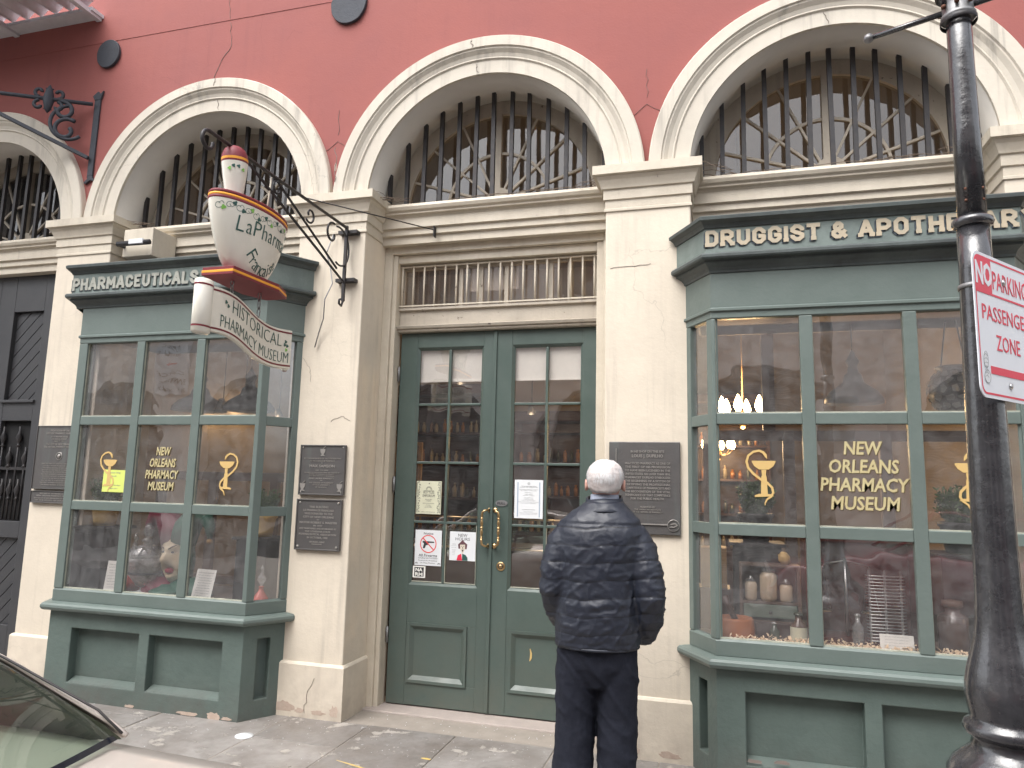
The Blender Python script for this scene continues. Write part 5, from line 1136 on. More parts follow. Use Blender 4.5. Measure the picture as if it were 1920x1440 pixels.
MB().lathe([(r, z) for r, z in [(0.0, 2.69)]+mprof], (XS, CY, 0), 56, sx=B_, sy=A_, cap=False).build('mortar_bowl', m_white, SG)
MB().lathe([(.995, 3.050), (1.005, 3.053), (1.005, 3.065), (.99, 3.065)], (XS, CY, 0), 56, sx=B_, sy=A_, cap=False).build('rim_stripe', m_maroon, SG)
MB().lathe([(.99, 3.065), (1.005, 3.0655), (1.005, 3.079), (.99, 3.079)], (XS, CY, 0), 56, sx=B_, sy=A_, cap=False).build('rim_stripe', m_orange, SG)
MB().lathe([(.99, 3.079), (1.005, 3.0795), (1.005, 3.093), (.99, 3.099), (0, 3.095)], (XS, CY, 0), 56, sx=B_, sy=A_, cap=False).build('rim_stripe', m_maroon, SG)
# curved lettering: glyph vertices mapped onto the bowl (arc length along the ellipse)
def ell_s():
    tab = [0]; N = 720; p = None
    for i in range(N+1):
        a = -PI/2+PI*i/N; q = (B_*math.cos(a), A_*math.sin(a))
        if p: tab.append(tab[-1]+math.hypot(q[0]-p[0], q[1]-p[1]))
        p = q
    return tab
_tab = ell_s()
def ang_of(s_): # s_ measured from the -Y tip (left end as read)
    s_ = max(0, min(_tab[-1]-1e-6, s_)); lo = next(i for i in range(len(_tab)-1) if _tab[i+1] >= s_); f = (s_-_tab[lo])/(_tab[lo+1]-_tab[lo]+1e-9); return -PI/2+PI*(lo+f)/720
HALF = _tab[-1]/2
def on_bowl(mb, vf, u0, z0, rot=0, out=.0015):
    vs, fs = vf; c_, s_ = math.cos(rot), math.sin(rot); o = []
    for x, y, z in vs:
        X2, Y2 = x*c_-y*s_, x*s_+y*c_; zz = z0+Y2; k = mo_r(zz); o.append(mo_pt(ang_of(HALF+(u0+X2)/k), zz, out+z))
    mb.add(o, fs)
t = MB()
# each letter on its own curved baseline
w1 = 'LaPharmacie'; u = -.215; 
for i, ch in enumerate(w1):
    wd = {'L': .046, 'P': .052, 'm': .056, 'i': .012, 'h': .040, 'a': .038, 'r': .026, 'c': .034, 'e': .034}[ch]; f = (u+.215)/.50
    z = 2.895+.004*math.sin(f*PI)
    on_bowl(t, txt(ch, .090, wd, ext=.0015, bold=-.010), u+wd/2, z, 0); u += wd+.014
t.build('bowl_word', m_inkgreen, SG); t = MB()
w2 = 'Française'; n2 = len(w2)
for i, ch in enumerate(w2):
    f = i/(n2-1); a = -2.45+f*1.80; cu_, cz_ = .030, 2.885; R2 = .168
    uu = cu_+R2*math.cos(a); zz = cz_+R2*1.05*math.sin(a)
    wd = {'F': .042, 'r': .024, 'a': .033, 'n': .033, 'ç': .030, 'i': .010, 's': .028, 'e': .033}[ch]
    on_bowl(t, txt(ch, .076, wd, ext=.0015, bold=-.012), uu, zz, (a+PI/2)*.85)
t.build('bowl_word', m_inkgreen, SG)
# vine garland
vt = MB(); lf = MB(); lf2 = MB()
def bowlribbon(mb, pts, wd, out=.0012):
    for i in range(len(pts)-1):
        (u0, z0), (u1, z1) = pts[i], pts[i+1]; d = Vector((u1-u0, z1-z0)).normalized(); n_ = Vector((-d.y, d.x))*wd/2
        q = [(u0-n_.x, z0-n_.y, 0), (u1-n_.x, z1-n_.y, 0), (u1+n_.x, z1+n_.y, 0), (u0+n_.x, z0+n_.y, 0)]
        on_bowl(mb, (q, [(0, 1, 2, 3)]), 0, 0, 0, out)
def leaf(mb, u0, z0, s, rot):
    pts = []
    for k in range(24):
        a = 2*PI*k/24; r = s*(.55+.45*abs(math.cos(1.5*a))); pts.append((r*math.cos(a+rot), r*math.sin(a+rot), 0))
    on_bowl(mb, (pts, [tuple(range(24))]), u0, z0, 0, .0018)
for k in range(13):
    u0 = -.33+k*.055; z0 = 3.018+.006*math.sin(k); sg = 1 if k % 2 else -1
    bowlribbon(vt, [(u0+.024*math.cos(a)*(1-a/9), z0-.006+sg*.022*math.sin(a)*(1-a/9)) for a in [i*.45 for i in range(14)]], .0026)
    bowlribbon(vt, [(u0+.0275*q, z0-sg*.012*math.sin(q*PI)) for q in [i/6 for i in range(7)]], .0026)
    leaf(lf if k % 3 else lf2, u0+.028, z0-.004+sg*.014, .014, k); 
vt.build('vine_stem', m_inkgreen, SG); lf.build('vine_leaves', m_inkgreen, SG, kind='stuff'); lf2.build('vine_leaves', m_leafgreen, SG, kind='stuff')
# pestle
pa = Vector((XS, CY-.145, 3.075)); pd = Vector((0, -.085, 1)).normalized(); PM = Matrix.Rotation(0, 3, 'X'); rotp = Vector((0, 0, 1)).rotation_difference(pd).to_matrix()
def pes(prof, mt, nm): return MB().lathe(prof, pa, 28, M=rotp, cap=False).build(nm, mt, SG)
pes([(.045, -.02), (.050, .06), (.062, .15), (.068, .205), (.070, .225)], m_white, 'pestle'); pes([(.070, .225), (.071, .236)], m_maroon, 'pestle_stripe'); pes([(.071, .236), (.071, .250)], m_orange, 'pestle_stripe'); pes([(.071, .250), (.068, .272), (.055, .302), (.032, .320), (.0, .326)], m_maroon, 'pestle_knob')
for nm_, dz, col_ in (('vine_leaf', .195, m_inkgreen), ('vine_leaf', .180, m_leafgreen)):
    l_ = MB(); 
    for q in ((0, .5) if dz > .19 else (.9, -.5)):
        c_ = pa+rotp @ Vector((.064*math.cos(-q*.8-.6), .064*math.sin(-q*.8-.6), dz)); nn = (rotp @ Vector((math.cos(-q*.8-.6), math.sin(-q*.8-.6), 0))); u2 = nn.cross(Vector((0, 0, 1))).normalized(); v2 = u2.cross(nn)
        l_.add([c_+nn*.004+(u2*math.cos(a)+v2*math.sin(a))*.011*(.55+.45*abs(math.cos(1.5*a))) for a in [2*PI*k/20 for k in range(20)]], [tuple(range(20))])
    l_.build(nm_, col_, SG)
# base plate (elongated octagon)
bp_ = [(-.085, -.30), (.085, -.30), (.115, -.22), (.115, .26), (.085, .33), (-.085, .33), (-.115, .26), (-.115, -.22)]
bp_ = [(-.10, -.235), (.10, -.235), (.125, .15), (.07, .31), (-.07, .31), (-.125, .15)]
def plate(z0, z1, k, mt, nm): v = [(XS+x*k, CY+y*k, z0) for x, y in bp_]+[(XS+x*k, CY+y*k, z1) for x, y in bp_]; n = len(bp_); return MB().add(v, [tuple(range(n-1, -1, -1)), tuple(range(n, 2*n))]+[(j, (j+1) % n, n+(j+1) % n, n+j) for j in range(n)]).build(nm, mt, SG, bevel=.002)
plate(2.644, 2.6575, 1.0, m_maroon, 'base_plate'); plate(2.658, 2.672, 1.0, m_orange, 'base_stripe'); plate(2.672, 2.690, .98, m_maroon, 'base_plate')
# suspension cord and hook
MB().tube([(XS, -1.02, 3.09), (XS, -1.0, 3.26), (XS, -.99, 3.37)], .005, 6).build('suspension_rope', m_trim, SG)
# banner: S-curved plank hanging on two links
BN = thing('banner_sign', 'white scroll shaped sign reading HISTORICAL PHARMACY MUSEUM below the mortar', 'sign', (XS, -1.1, 2.4))
L0, L1 = -1.50, -.70
def ban(u):   # u 0..1 -> y, x, zc
    y = L0+(L1-L0)*u; return y, XS+.018*math.sin(u*2*PI+.4), 2.440-.075*u+.024*math.sin(u*2*PI)*1.0
hh = .122; th = .016
def bstrip(v0, v1, o0, mt, nm, n=40, th_=.0):
    mb = MB(); vs = []
    for i in range(n+1):
        y, x, zc = ban(i/n); vs += [(x+o0, y, zc+v0*hh), (x+o0, y, zc+v1*hh)]
    mb.add(vs, [(2*i, 2*i+2, 2*i+3, 2*i+1) for i in range(n)], True); return mb.build(nm, mt, BN)
mb = MB(); rings = []
for i in range(41):
    y, x, zc = ban(i/40); rings.append([(x+th, y, zc-hh*.97), (x+th, y, zc+hh*.97), (x+th*.5, y, zc+hh), (x-th*.5, y, zc+hh), (x-th, y, zc+hh*.97), (x-th, y, zc-hh*.97), (x-th*.5, y, zc-hh), (x+th*.5, y, zc-hh)])
mb.loft(rings, smooth=False); mb.build('banner', m_white, BN)
for v0, v1 in ((.80, .88), (-.88, -.80)): bstrip(v0, v1, th+.0015, m_maroon, 'banner_stripe')
def on_banner(mb, vf, z0, out=.002):
    vs, fs = vf; o = []
    for x_, y_, z_ in vs:
        u = x_/(L1-L0); y, x, zc = ban(u); o.append((x+th+out+z_, y, zc+z0+y_))
    mb.add(o, fs)
t = MB(); a_ = txt('HISTORICAL', .078, .50, ext=.001, bold=-.018); on_banner(t, ([(p[0]+.46, p[1], p[2]) for p in a_[0]], a_[1]), .012)
a_ = txt('PHARMACY MUSEUM', .070, .66, ext=.001, bold=-.018); on_banner(t, ([(p[0]+.445, p[1], p[2]) for p in a_[0]], a_[1]), -.086); t.build('banner_lettering', m_inkgreen, BN)
lf = MB(); lg = MB()
for (u0, z0, mm) in ((.150, .055, lf), (.170, .038, lf), (.748, .045, lf), (.762, .02, lf), (.755, -.005, lg), (.740, .025, lf)):
    pts = [(u0+.012*(.55+.45*abs(math.cos(1.5*a)))*math.cos(a), .012*(.55+.45*abs(math.cos(1.5*a)))*math.sin(a), 0) for a in [2*PI*k/20 for k in range(20)]]; on_banner(mm, (pts, [tuple(range(20))]), z0)
lf.build('banner_leaf', m_inkgreen, BN); lg.build('banner_leaf', m_leafgreen, BN)
y, x, zc = ban(0)
MB().lathe([(0, -.142), (.030, -.142), (.037, -.134), (.037, .134), (.030, .142), (0, .142)], (x+.012, y-.012, zc), 26, sx=1.1, sy=1.5).build('scroll_roll', m_white, BN, smooth=False)
for z_ in (-.112, .106): MB().lathe([(.0378, z_), (.0378, z_+.010)], (x+.012, y-.012, zc), 26, sx=1.1, sy=1.5, cap=False).build('roll_stripe', m_maroon, BN)
y, x, zc = ban(1); MB().lathe([(0, -hh-.012), (.016, -hh-.012), (.018, -hh), (.018, hh-.01), (0, hh-.01)], (x-.015, y-.01, zc), 18).build('scroll_end', m_white, BN); MB().lathe([(0, 0), (.011, 0), (.011, -.002), (0, -.002)], (x-.015, y-.01, zc-hh-.012), 12).build('end_spiral', m_maroon, BN)
for yy in (-1.27, -1.02):
    u = (yy-L0)/(L1-L0); zb = ban(u)[2]+hh; 
    lk = MB(); zz = [2.645-(2.645-zb)*q for q in (0, .33, .66, 1)]
    for i in range(3):
        zc_ = (zz[i]+zz[i+1])/2; hl = (zz[i]-zz[i+1])*.62; 
        pts = [(XS+(0 if i % 2 else .010*math.cos(a)), yy+(.010*math.cos(a) if i % 2 else 0), zc_+hl*math.sin(a)) for a in [2*PI*k/12 for k in range(13)]]; lk.tube(pts, .0035, 6, cap=False)
    lk.build('chain_link', m_galv, BN)

# neighbour's bracket at the far left
NB = thing('wall_bracket', 'ornate black iron wall bracket with fleur scrolls above the far left arch', 'bracket', (-2.31, -.03, 4.4))
dv = Vector((-.72, -.42, 0)).normalized(); o0 = Vector((-2.315, -.035, 0))
def nb(s, z): p = o0+dv*s; return (p.x, p.y, z)
kk = MB(); kk.poly([(-.028, -.36), (.028, -.36), (.030, .32), (-.030, .32)], wallM(-2.313, -.003, 4.41), .016); kk.poly([(-.03, .32), (.03, .32), (.055, .40), (.02, .37), (0, .40), (-.035, .375), (-.055, .36)], wallM(-2.313, -.003, 4.41), .018); kk.poly([(-.028, -.36), (.028, -.36), (.05, -.41), (.01, -.40), (-.04, -.43), (-.055, -.41), (-.02, -.385)], wallM(-2.313, -.003, 4.41), .018); kk.build('back_plate', m_tie, NB, bevel=.004)
MB().tube([nb(.02, 4.68), nb(1.3, 4.66)], .017, 8).build('arm', m_tie, NB); MB().beam(nb(.01, 4.20), nb(1.05, 4.645), .036, .026).build('brace', m_tie, NB)
def nsp(cs, cz_, r0, r1, a0, a1, n=24): return [nb(cs+(r0+(r1-r0)*i/n)*math.cos(a0+(a1-a0)*i/n), cz_+(r0+(r1-r0)*i/n)*math.sin(a0+(a1-a0)*i/n)) for i in range(n+1)]
MB().tube(nsp(.17, 4.47, .17, .12, 1.55, -2.3, 20), .016, 6).build('scroll', m_tie, NB)
MB().tube(nsp(.235, 4.585, .085, .025, 1.2, 7.5), .018, 6).build('scroll', m_tie, NB); MB().tube(nsp(.20, 4.42, .105, .035, 2.2, -3.8), .018, 6).build('scroll', m_tie, NB)
fx = MB(); cs = .35
for s_ in (-1, 1):
    for t_ in (-1, 1): fx.tube(nsp(cs+s_*.07, 4.67+t_*.058, .044, .014, (-PI/2 if t_ > 0 else PI/2), (-PI/2 if t_ > 0 else PI/2)+s_*t_*4.5, 16), .015, 6)
fx.tube([nb(cs, 4.55), nb(cs, 4.58), nb(cs, 4.67), nb(cs, 4.76), nb(cs, 4.80)], [.004, .024, .044, .024, .004], 8); fx.tube([nb(cs-.03, 4.585), nb(cs+.03, 4.585)], .006, 6); fx.tube([nb(cs-.03, 4.765), nb(cs+.03, 4.765)], .006, 6)
fx.build('fleur_ornament', m_tie, NB)
# ================================================================== STREET LAMP AND PARKING SIGN
LX, LY = 3.547, -1.93
LP = thing('street_lamp', 'glossy black cast iron street lamp post with bulbous base at the right', 'street lamp', (LX, LY, -.02))
s_ = 1.0
prof = [(0, -.02), (.24, -.02), (.24, .06), (.215, .09), (.20, .16), (.185, .22), (.18, .50), (.165, .62), (.155, .66), (.160, .675), (.168, .70), (.167, .735), (.150, .765), (.122, .79), (.100, .81), (.095, .832), (.098, .842), (.114, .850), (.119, .865), (.112, .880), (.098, .890), (.098, .902), (.104, .930), (.108, .965), (.105, 1.0), (.097, 1.04), (.085, 1.085), (.074, 1.13), (.0675, 1.18), (.0635, 1.26), (.0605, 1.45), (.0575, 1.75), (.0545, 2.0), (.0495, 2.30), (.0480, 2.452)]
MB().lathe(prof, (LX, LY, 0), 48).build('lower_post', m_lamp, LP)
MB().lathe([(.046, 2.445), (.058, 2.449), (.062, 2.460), (.060, 2.472), (.048, 2.480), (.044, 2.482)], (LX, LY, 0), 32).build('collar', m_lamp, LP)
MB().lathe([(.0435, 2.475), (.0410, 2.8), (.0385, 3.05), (.038, 3.6)], (LX, LY, 0), 32).build('upper_post', m_lamp, LP)
for a in (-2.2, -.9, 2.1):
    for z in (2.53, 2.57): MB().lathe([(0, -.004), (.005, -.004), (.004, .004), (0, .005)], (LX+.042*math.cos(a), LY+.042*math.sin(a), z), 8).build('set_screw', m_rust, LP)
hub = MB().lathe([(.044, 3.195), (.054, 3.200), (.054, 3.212), (.048, 3.218), (.050, 3.280), (.062, 3.290), (.066, 3.302), (.062, 3.320), (.070, 3.340), (.07, 3.380), (.045, 3.390)], (LX, LY, 0), 28); hub.build('hub_casting', m_galv, LP)
MB().lathe([(.055, 3.182), (.057, 3.185), (.057, 3.198), (.055, 3.200)], (LX, LY, 0), 28, cap=False).build('clamp_ring', m_black, LP)
MB().lathe([(.060, 3.285), (.067, 3.292), (.067, 3.310), (.06, 3.320)], (LX, LY, 0), 28, cap=False).build('clamp_ring', m_black, LP)
ad = Vector((-.92, .38, 0)).normalized()
for sgn in (-1, 1):
    p0 = Vector((LX, LY, 3.240))+ad*.045*(-sgn); p1 = Vector((LX, LY, 3.240))+ad*.285*(-sgn)
    MB().tube([p0, p1], [.0105, .0095], 10).build('ladder_arm', m_lamp, LP)
    MB().lathe([(0, -.018), (.014, -.012), (.019, 0), (.014, .012), (0, .018)], p1, 14).build('ball_end', m_galv, LP)
for a in (-2.7, -1.9, -1.1, -.4, 2.6):
    for z in (3.240, 3.305): MB().lathe([(0, -.007), (.008, -.007), (.008, .004), (.004, .007), (0, .008)], (LX+.056*math.cos(a), LY+.056*math.sin(a), z), 6).build('rusty_bolt', m_rust, LP)
MB().tube([(LX-.05, LY-.02, 3.250), (LX-.055, LY-.02, 3.295), (LX-.09, LY-.01, 3.320), (LX-.20, LY+.03, 3.350), (LX-.55, LY+.1, 3.460)], .012, 8).build('curved_stay', m_lamp, LP)
lan = MB().lathe([(.03, 3.6), (.09, 3.62), (.11, 3.66), (.13, 3.68)], (LX, LY, 0), 8); lan.lathe([(.21, 4.12), (.22, 4.14), (.14, 4.26), (.05, 4.32), (.03, 4.38), (0, 4.42)], (LX, LY, 0), 8)
for k in range(4): a = k*PI/2+.3; lan.beam((LX+.12*math.cos(a), LY+.12*math.sin(a), 3.67), (LX+.2*math.cos(a), LY+.2*math.sin(a), 4.13), .012, .012)
lan.build('lantern_frame', m_lamp, LP); MB().lathe([(.11, 3.68), (.19, 4.12)], (LX, LY, 0), 4, cap=False).build('lantern_glass', m_paper, LP)
# parking sign
sx_ = Vector((.643, .766, 0)); sn = Vector((.766, -.643, 0)); SC = Vector((3.604, -1.972, 0))
PS = thing('parking_sign', 'white and red NO PARKING PASSENGER ZONE sign bolted to the black lamp post', 'sign', (SC.x, SC.y, 2.11))
MS = place((SC.x, SC.y, 2.085), sx_, (0, 0, 1)); hw, hh_ = .203, .2285; KX = .203/.1525
def rr(w_, h_, r, n=7):
    o = []
    for cx, cy, a in ((w_-r, h_-r, 0), (-w_+r, h_-r, PI/2), (-w_+r, -h_+r, PI), (w_-r, -h_+r, 1.5*PI)):
        for i in range(n+1): o.append((cx+r*math.cos(a+i*PI/2/n), cy+r*math.sin(a+i*PI/2/n)))
    return o
MB().poly(rr(hw, hh_, .038), MS, .003).build('sign_plate', m_signwhite, PS)
o_, i_ = rr(hw-.010, hh_-.010, .030), rr(hw-.0165, hh_-.0165, .024); n = len(o_); e = MB(); M1 = MS @ Matrix.Translation((0, 0, .0036))
e.add([M1 @ Vector((x, y, 0)) for x, y in o_+i_], [(j, (j+1) % n, n+(j+1) % n, n+j) for j in range(n)])
e.poly(rect(-hw+.014, .098, hw-.014, .105), M1, .0004)
q_ = [(-.062*KX, hh_-.012), (-hw+.030, hh_-.012), (-hw+.018, hh_-.022), (-hw+.012, hh_-.040), (-hw+.012, .100), (-.062*KX, .100)]; e.poly(q_, M1, .0005)
e.poly([(x*KX, y) for x, y in [(-.095, -.128), (.085, -.128), (.085, -.110), (.128, -.140), (.085, -.170), (.085, -.152), (-.095, -.152)]], M1, .0006); e.build('red_print', m_signred, PS)
t = MB(); t.raw(txt('NO', .070, .080*KX, ext=.0006, bold=.035), M1 @ Matrix.Translation((-.1015*KX, .128, .0008))); t.build('white_lettering', m_signwhite, PS)
for wrd, cap_, wd_, x_, y_ in (('PARKING', .062, .185, .036, .122), ('PASSENGER', .050, .252, .006, .016), ('ZONE', .052, .125, .005, -.074)): t = MB(); t.raw(txt(wrd, cap_, wd_*KX, ext=.0006), M1 @ Matrix.Translation((x_*KX, y_, .0002))); t.build('red_word', m_signred, PS)
for y_ in (.155, -.180):
    MB().lathe([(0, 0), (.0105, 0), (.009, .004), (0, .005)], MS @ Vector((.0, y_, .004)), 12, M=Matrix((sx_, (0, 0, 1), sn)).transposed().to_3x3(), cap=False).build('sign_bolt', m_steel, PS)
    MB().lathe([(.053, y_+2.08), (.0545, y_+2.08), (.0545, y_+2.095), (.053, y_+2.095)], (LX, LY, 0), 24, cap=False).build('steel_strap', m_galv, PS)
sk = MB(); sk.poly([(x*.75, y) for x, y in circ(0, .022, .018, 14, 1.35)], M1 @ Matrix.Translation((-.118*KX, -.132, 0)) @ Matrix.Rotation(.15, 4, 'Z'), .0007); sk.poly(circ(.004, -.024, .019, 14), M1 @ Matrix.Translation((-.118*KX, -.140, 0)), .0007); SK = sk.build('shoeprint_sticker', m_paper, PS)
sk = MB()
for k in range(7): ribbon(sk, [(-.012+.002*math.sin(k*2), -.018+k*.011), (-.002, -.014+k*.011+.003*math.cos(k)), (.010, -.018+k*.011)], .0012, M1 @ Matrix.Translation((-.117*KX, -.148, .0009)), .0003)
ribbon(sk, [(.0195*math.cos(a)+.004, .0195*math.sin(a)-.024) for a in [2*PI*i/20 for i in range(21)]], .0014, M1 @ Matrix.Translation((-.118*KX, -.140, .0009)), .0003); ribbon(sk, [(.0145*math.cos(a), .022+.026*math.sin(a)) for a in [2*PI*i/20 for i in range(21)]], .0014, M1 @ Matrix.Translation((-.118*KX, -.134, .0009)), .0003)
sk.build('sticker_print', m_greyink, SK)

# ================================================================== PERSON
def remesh(parts, voxel, name, mt, parent, fn=None, smooth_it=3):
    vs, fs = [], []
    for p in parts: o = len(vs); vs += p.v; fs += [tuple(o+i for i in f) for f in p.f]
    me = bpy.data.meshes.new('tmp'); me.from_pydata(vs, [], fs); ob = bpy.data.objects.new('tmp', me); COL.objects.link(ob)
    r = ob.modifiers.new('r', 'REMESH'); r.mode = 'VOXEL'; r.voxel_size = voxel; s = ob.modifiers.new('s', 'SMOOTH'); s.iterations = smooth_it; s.factor = .5
    dg = bpy.context.evaluated_depsgraph_get(); m2 = bpy.data.meshes.new_from_object(ob.evaluated_get(dg)); bpy.data.objects.remove(ob)
    off = Vector(OFF[parent.name]); nv = len(m2.vertices); A = np.empty(nv*3, dtype=np.float32); Nn = np.empty(nv*3, dtype=np.float32)
    m2.vertices.foreach_get('co', A); m2.vertex_normals.foreach_get('vector', Nn); A = A.reshape(-1, 3).tolist(); Nn = Nn.reshape(-1, 3).tolist()
    if fn: A = [fn(Vector(a), Vector(n_))[:] for a, n_ in zip(A, Nn)]
    A = np.array(A, dtype=np.float32)-np.array(off[:], dtype=np.float32); m2.vertices.foreach_set('co', A.ravel()); m2.update()
    m2.polygons.foreach_set('use_smooth', [True]*len(m2.polygons)); m2.materials.clear(); m2.materials.append(mt)
    o = bpy.data.objects.new(name, m2); COL.objects.link(o); o.parent = parent; OFF[o.name] = tuple(off); return o
PX, PY, PZ = 2.118, -.80, -.015
MAN = thing('person', 'white haired man in a navy quilted jacket and dark trousers facing the doors', 'person', (PX, PY, PZ))
ra_ = math.radians(6)
def wv(x, y, z): return Vector((PX+x*math.cos(ra_)-y*math.sin(ra_), PY+x*math.sin(ra_)+y*math.cos(ra_), PZ+z))
def ringset(spec, n=28, pw=2.4):
    out = []
    for (z, cx, cy, rx, ry) in spec:
        g = []
        for j in range(n):
            t = 2*PI*j/n; c_, s_ = math.cos(t), math.sin(t)
            g.append(wv(cx+rx*abs(c_)**(2/pw)*(1 if c_ > 0 else -1), cy+ry*abs(s_)**(2/pw)*(1 if s_ > 0 else -1), z))
        out.append(g)
    return out
def limb(pts, rs, n=16): return MB().tube([wv(*p) for p in pts], rs, n)
torso = MB().loft(ringset([(.790, 0, .0, .200, .145), (.805, 0, 0, .208, .155), (.86, 0, 0, .212, .168), (.98, 0, .0, .208, .172), (1.08, 0, .0, .206, .166), (1.18, .005, -.005, .212, .162), (1.28, .01, -.01, .220, .156), (1.36, .014, -.008, .218, .148), (1.415, .018, -.004, .196, .132), (1.450, .022, .004, .158, .118), (1.480, .028, .012, .118, .104), (1.505, .03, .02, .098, .092)]))
armL = limb([(-.125, -.01, 1.365), (-.180, -.02, 1.28), (-.212, -.045, 1.16), (-.222, -.055, 1.07), (-.205, .01, .97), (-.18, .08, .90), (-.16, .12, .87)], [.080, .084, .078, .072, .068, .062, .056])
armR = limb([(.165, -.01, 1.350), (.206, -.02, 1.28), (.242, -.05, 1.16), (.262, -.065, 1.05), (.255, -.02, .94), (.232, .04, .865), (.215, .08, .84)], [.080, .086, .081, .076, .072, .066, .060])
def jfn(co, n):
    l = co-Vector((PX, PY, PZ)); x = l.x*math.cos(-ra_)-l.y*math.sin(-ra_); y = l.x*math.sin(-ra_)+l.y*math.cos(-ra_); z = l.z
    arm = (abs(x-.01) > .175) and z < 1.36
    if z < 1.39:
        zq = z+.012*math.sin((l.x+PX)*7)+.004*math.sin((l.x+PX)*31)
        f = (zq-.79)/.085; d = abs(f-round(f)); q = -.0040*math.exp(-(d/.05)**2)+.0006*math.cos(2*PI*f+PI)
    else: q = 0
    if abs(z-1.395) < .006 and not arm: q -= .004
    if z < .815: q += .004
    # creases: anisotropic folds
    a = noise.noise(Vector((x*9+z*7, y*6, z*13-x*9+3))); b_ = noise.noise(Vector((x*16-z*12, y*10+5, z*24+x*10))); c_ = noise.noise(Vector((x*4, y*4, z*5+11)))
    w_ = 1-.5*max(0, min(1, (z-1.2)/.2))
    r1 = 1-abs(a)*2.2; r2 = 1-abs(b_)*2.2
    q += w_*(.0062*max(0, r1)**4+.0040*max(0, r2)**4)+.004*c_
    if .93 < z < 1.06 and not arm: q += .006*math.sin((z-.13*x)*95)*math.exp(-((z-.99)/.05)**2)*(1-min(1, abs(x-.02)/.2))
    return co+n*q
m_jacket = mat('navy_nylon_quilt', (.016, .020, .033), .48, var=.35, vscale=9, vcol=(.012, .016, .028), bump=.25, bscale=160, spec=.55, rvar=.08)
def stitch(M, z0_, pitch, amp):
    N = M.node_tree.nodes; L = M.node_tree.links; b = N['Principled BSDF']; src = b.inputs['Base Color'].links[0].from_socket
    g = N.new('ShaderNodeNewGeometry'); sp = N.new('ShaderNodeSeparateXYZ'); L.new(g.outputs['Position'], sp.inputs[0])
    def m_(op, a, b_):
        x = N.new('ShaderNodeMath'); x.operation = op
        for i_, v_ in enumerate((a, b_)):
            if v_ is None: continue
            if isinstance(v_, (int, float)): x.inputs[i_].default_value = v_
            else: L.new(v_, x.inputs[i_])
        return x.outputs[0]
    zz = m_('ADD', sp.outputs['Z'], m_('ADD', m_('MULTIPLY', m_('SINE', m_('MULTIPLY', sp.outputs['X'], 7), None), .012), m_('MULTIPLY', m_('SINE', m_('MULTIPLY', sp.outputs['X'], 31), None), .004)))
    f = m_('FRACT', m_('DIVIDE', m_('SUBTRACT', zz, z0_), pitch), None); d = m_('ABSOLUTE', m_('SUBTRACT', f, .5), None)   # .5 at a seam
    k = m_('MULTIPLY', m_('GREATER_THAN', d, .474), m_('LESS_THAN', sp.outputs['Z'], 1.375))
    x = N.new('ShaderNodeMix'); x.data_type = 'RGBA'; L.new(k, x.inputs[0]); L.new(src, x.inputs[6]); x.inputs[7].default_value = (.006, .007, .012, 1); L.new(x.outputs[2], b.inputs['Base Color'])
stitch(m_jacket, PZ+.79, .085, 1)
remesh([torso, armL, armR], .0085, 'jacket', m_jacket, MAN, jfn, 9)
# stand-up collar
cl = []
for (z, r_o, dy) in ((1.462, .138, .012), (1.488, .106, .020), (1.510, .096, .026), (1.528, .094, .030)): cl.append([wv(.03+r_o*math.cos(t)*.95, dy+r_o*.92*math.sin(t), z+.012*math.sin(t+.4)+.004*math.sin(3*t)) for t in [2*PI*j/30 for j in range(30)]])
c_ = MB().loft(cl, cap=False).build('collar', m_jacket, MAN); sm_ = c_.modifiers.new('s', 'SOLIDIFY'); sm_.thickness = .010; sm_.offset = 0
cl = []
for (z, r_o, dy) in ((1.50, .082, .022), (1.525, .078, .028), (1.543, .076, .032)): cl.append([wv(.032+r_o*math.cos(t)*.95, dy+r_o*.92*math.sin(t), z) for t in [2*PI*j/24 for j in range(24)]])
c_ = MB().loft(cl, cap=False).build('shirt_collar', mat('pale_blue_shirt', (.30, .34, .44), .8, var=.5, vscale=220, vcol=(.5, .52, .58)), MAN); sm_ = c_.modifiers.new('s', 'SOLIDIFY'); sm_.thickness = .006
MB().tube([wv(*p) for p in [(.228*math.cos(t)*.90, .165*math.sin(t)*.95, .796) for t in [2*PI*j/40 for j in range(41)]]], .008, 8, cap=False).build('hem_band', m_jacket, MAN)
# trousers
hips = MB().loft(ringset([(.60, 0, 0, .06, .10), (.70, 0, 0, .175, .130), (.78, 0, 0, .188, .138), (.88, 0, 0, .185, .135)], 24))
legL = limb([(-.095, .0, .80), (-.100, .0, .66), (-.108, .012, .46), (-.116, .0, .25), (-.122, -.01, .085), (-.122, .0, .035)], [.105, .107, .100, .097, .095, .097])
legR = limb([(.095, .0, .80), (.098, .0, .66), (.100, .012, .46), (.100, .0, .25), (.102, -.01, .085), (.102, .0, .035)], [.105, .107, .099, .095, .093, .096])
def tfn(co, n):
    l = co-Vector((PX, PY, PZ)); x, y, z = l
    a = noise.noise(Vector((x*6+z*2, y*5, z*7+x*5))); b_ = noise.noise(Vector((x*14-z*4, y*9+4, z*16+x*8)))
    k = 1+1.2*math.exp(-((z-.12)/.12)**2)+.6*math.exp(-((z-.66)/.08)**2)
    return co+n*(k*(.0065*max(0, 1-abs(a)*2.2)**3-.001+.0016*max(0, 1-abs(b_)*2.4)**3))
m_trouser = mat('dark_navy_cotton', (.011, .013, .022), .85, spec=.25, var=.3, vscale=30, vcol=(.024, .027, .04), bump=.3, bscale=300)
remesh([hips, legL, legR], .009, 'trousers', m_trouser, MAN, tfn, 3)
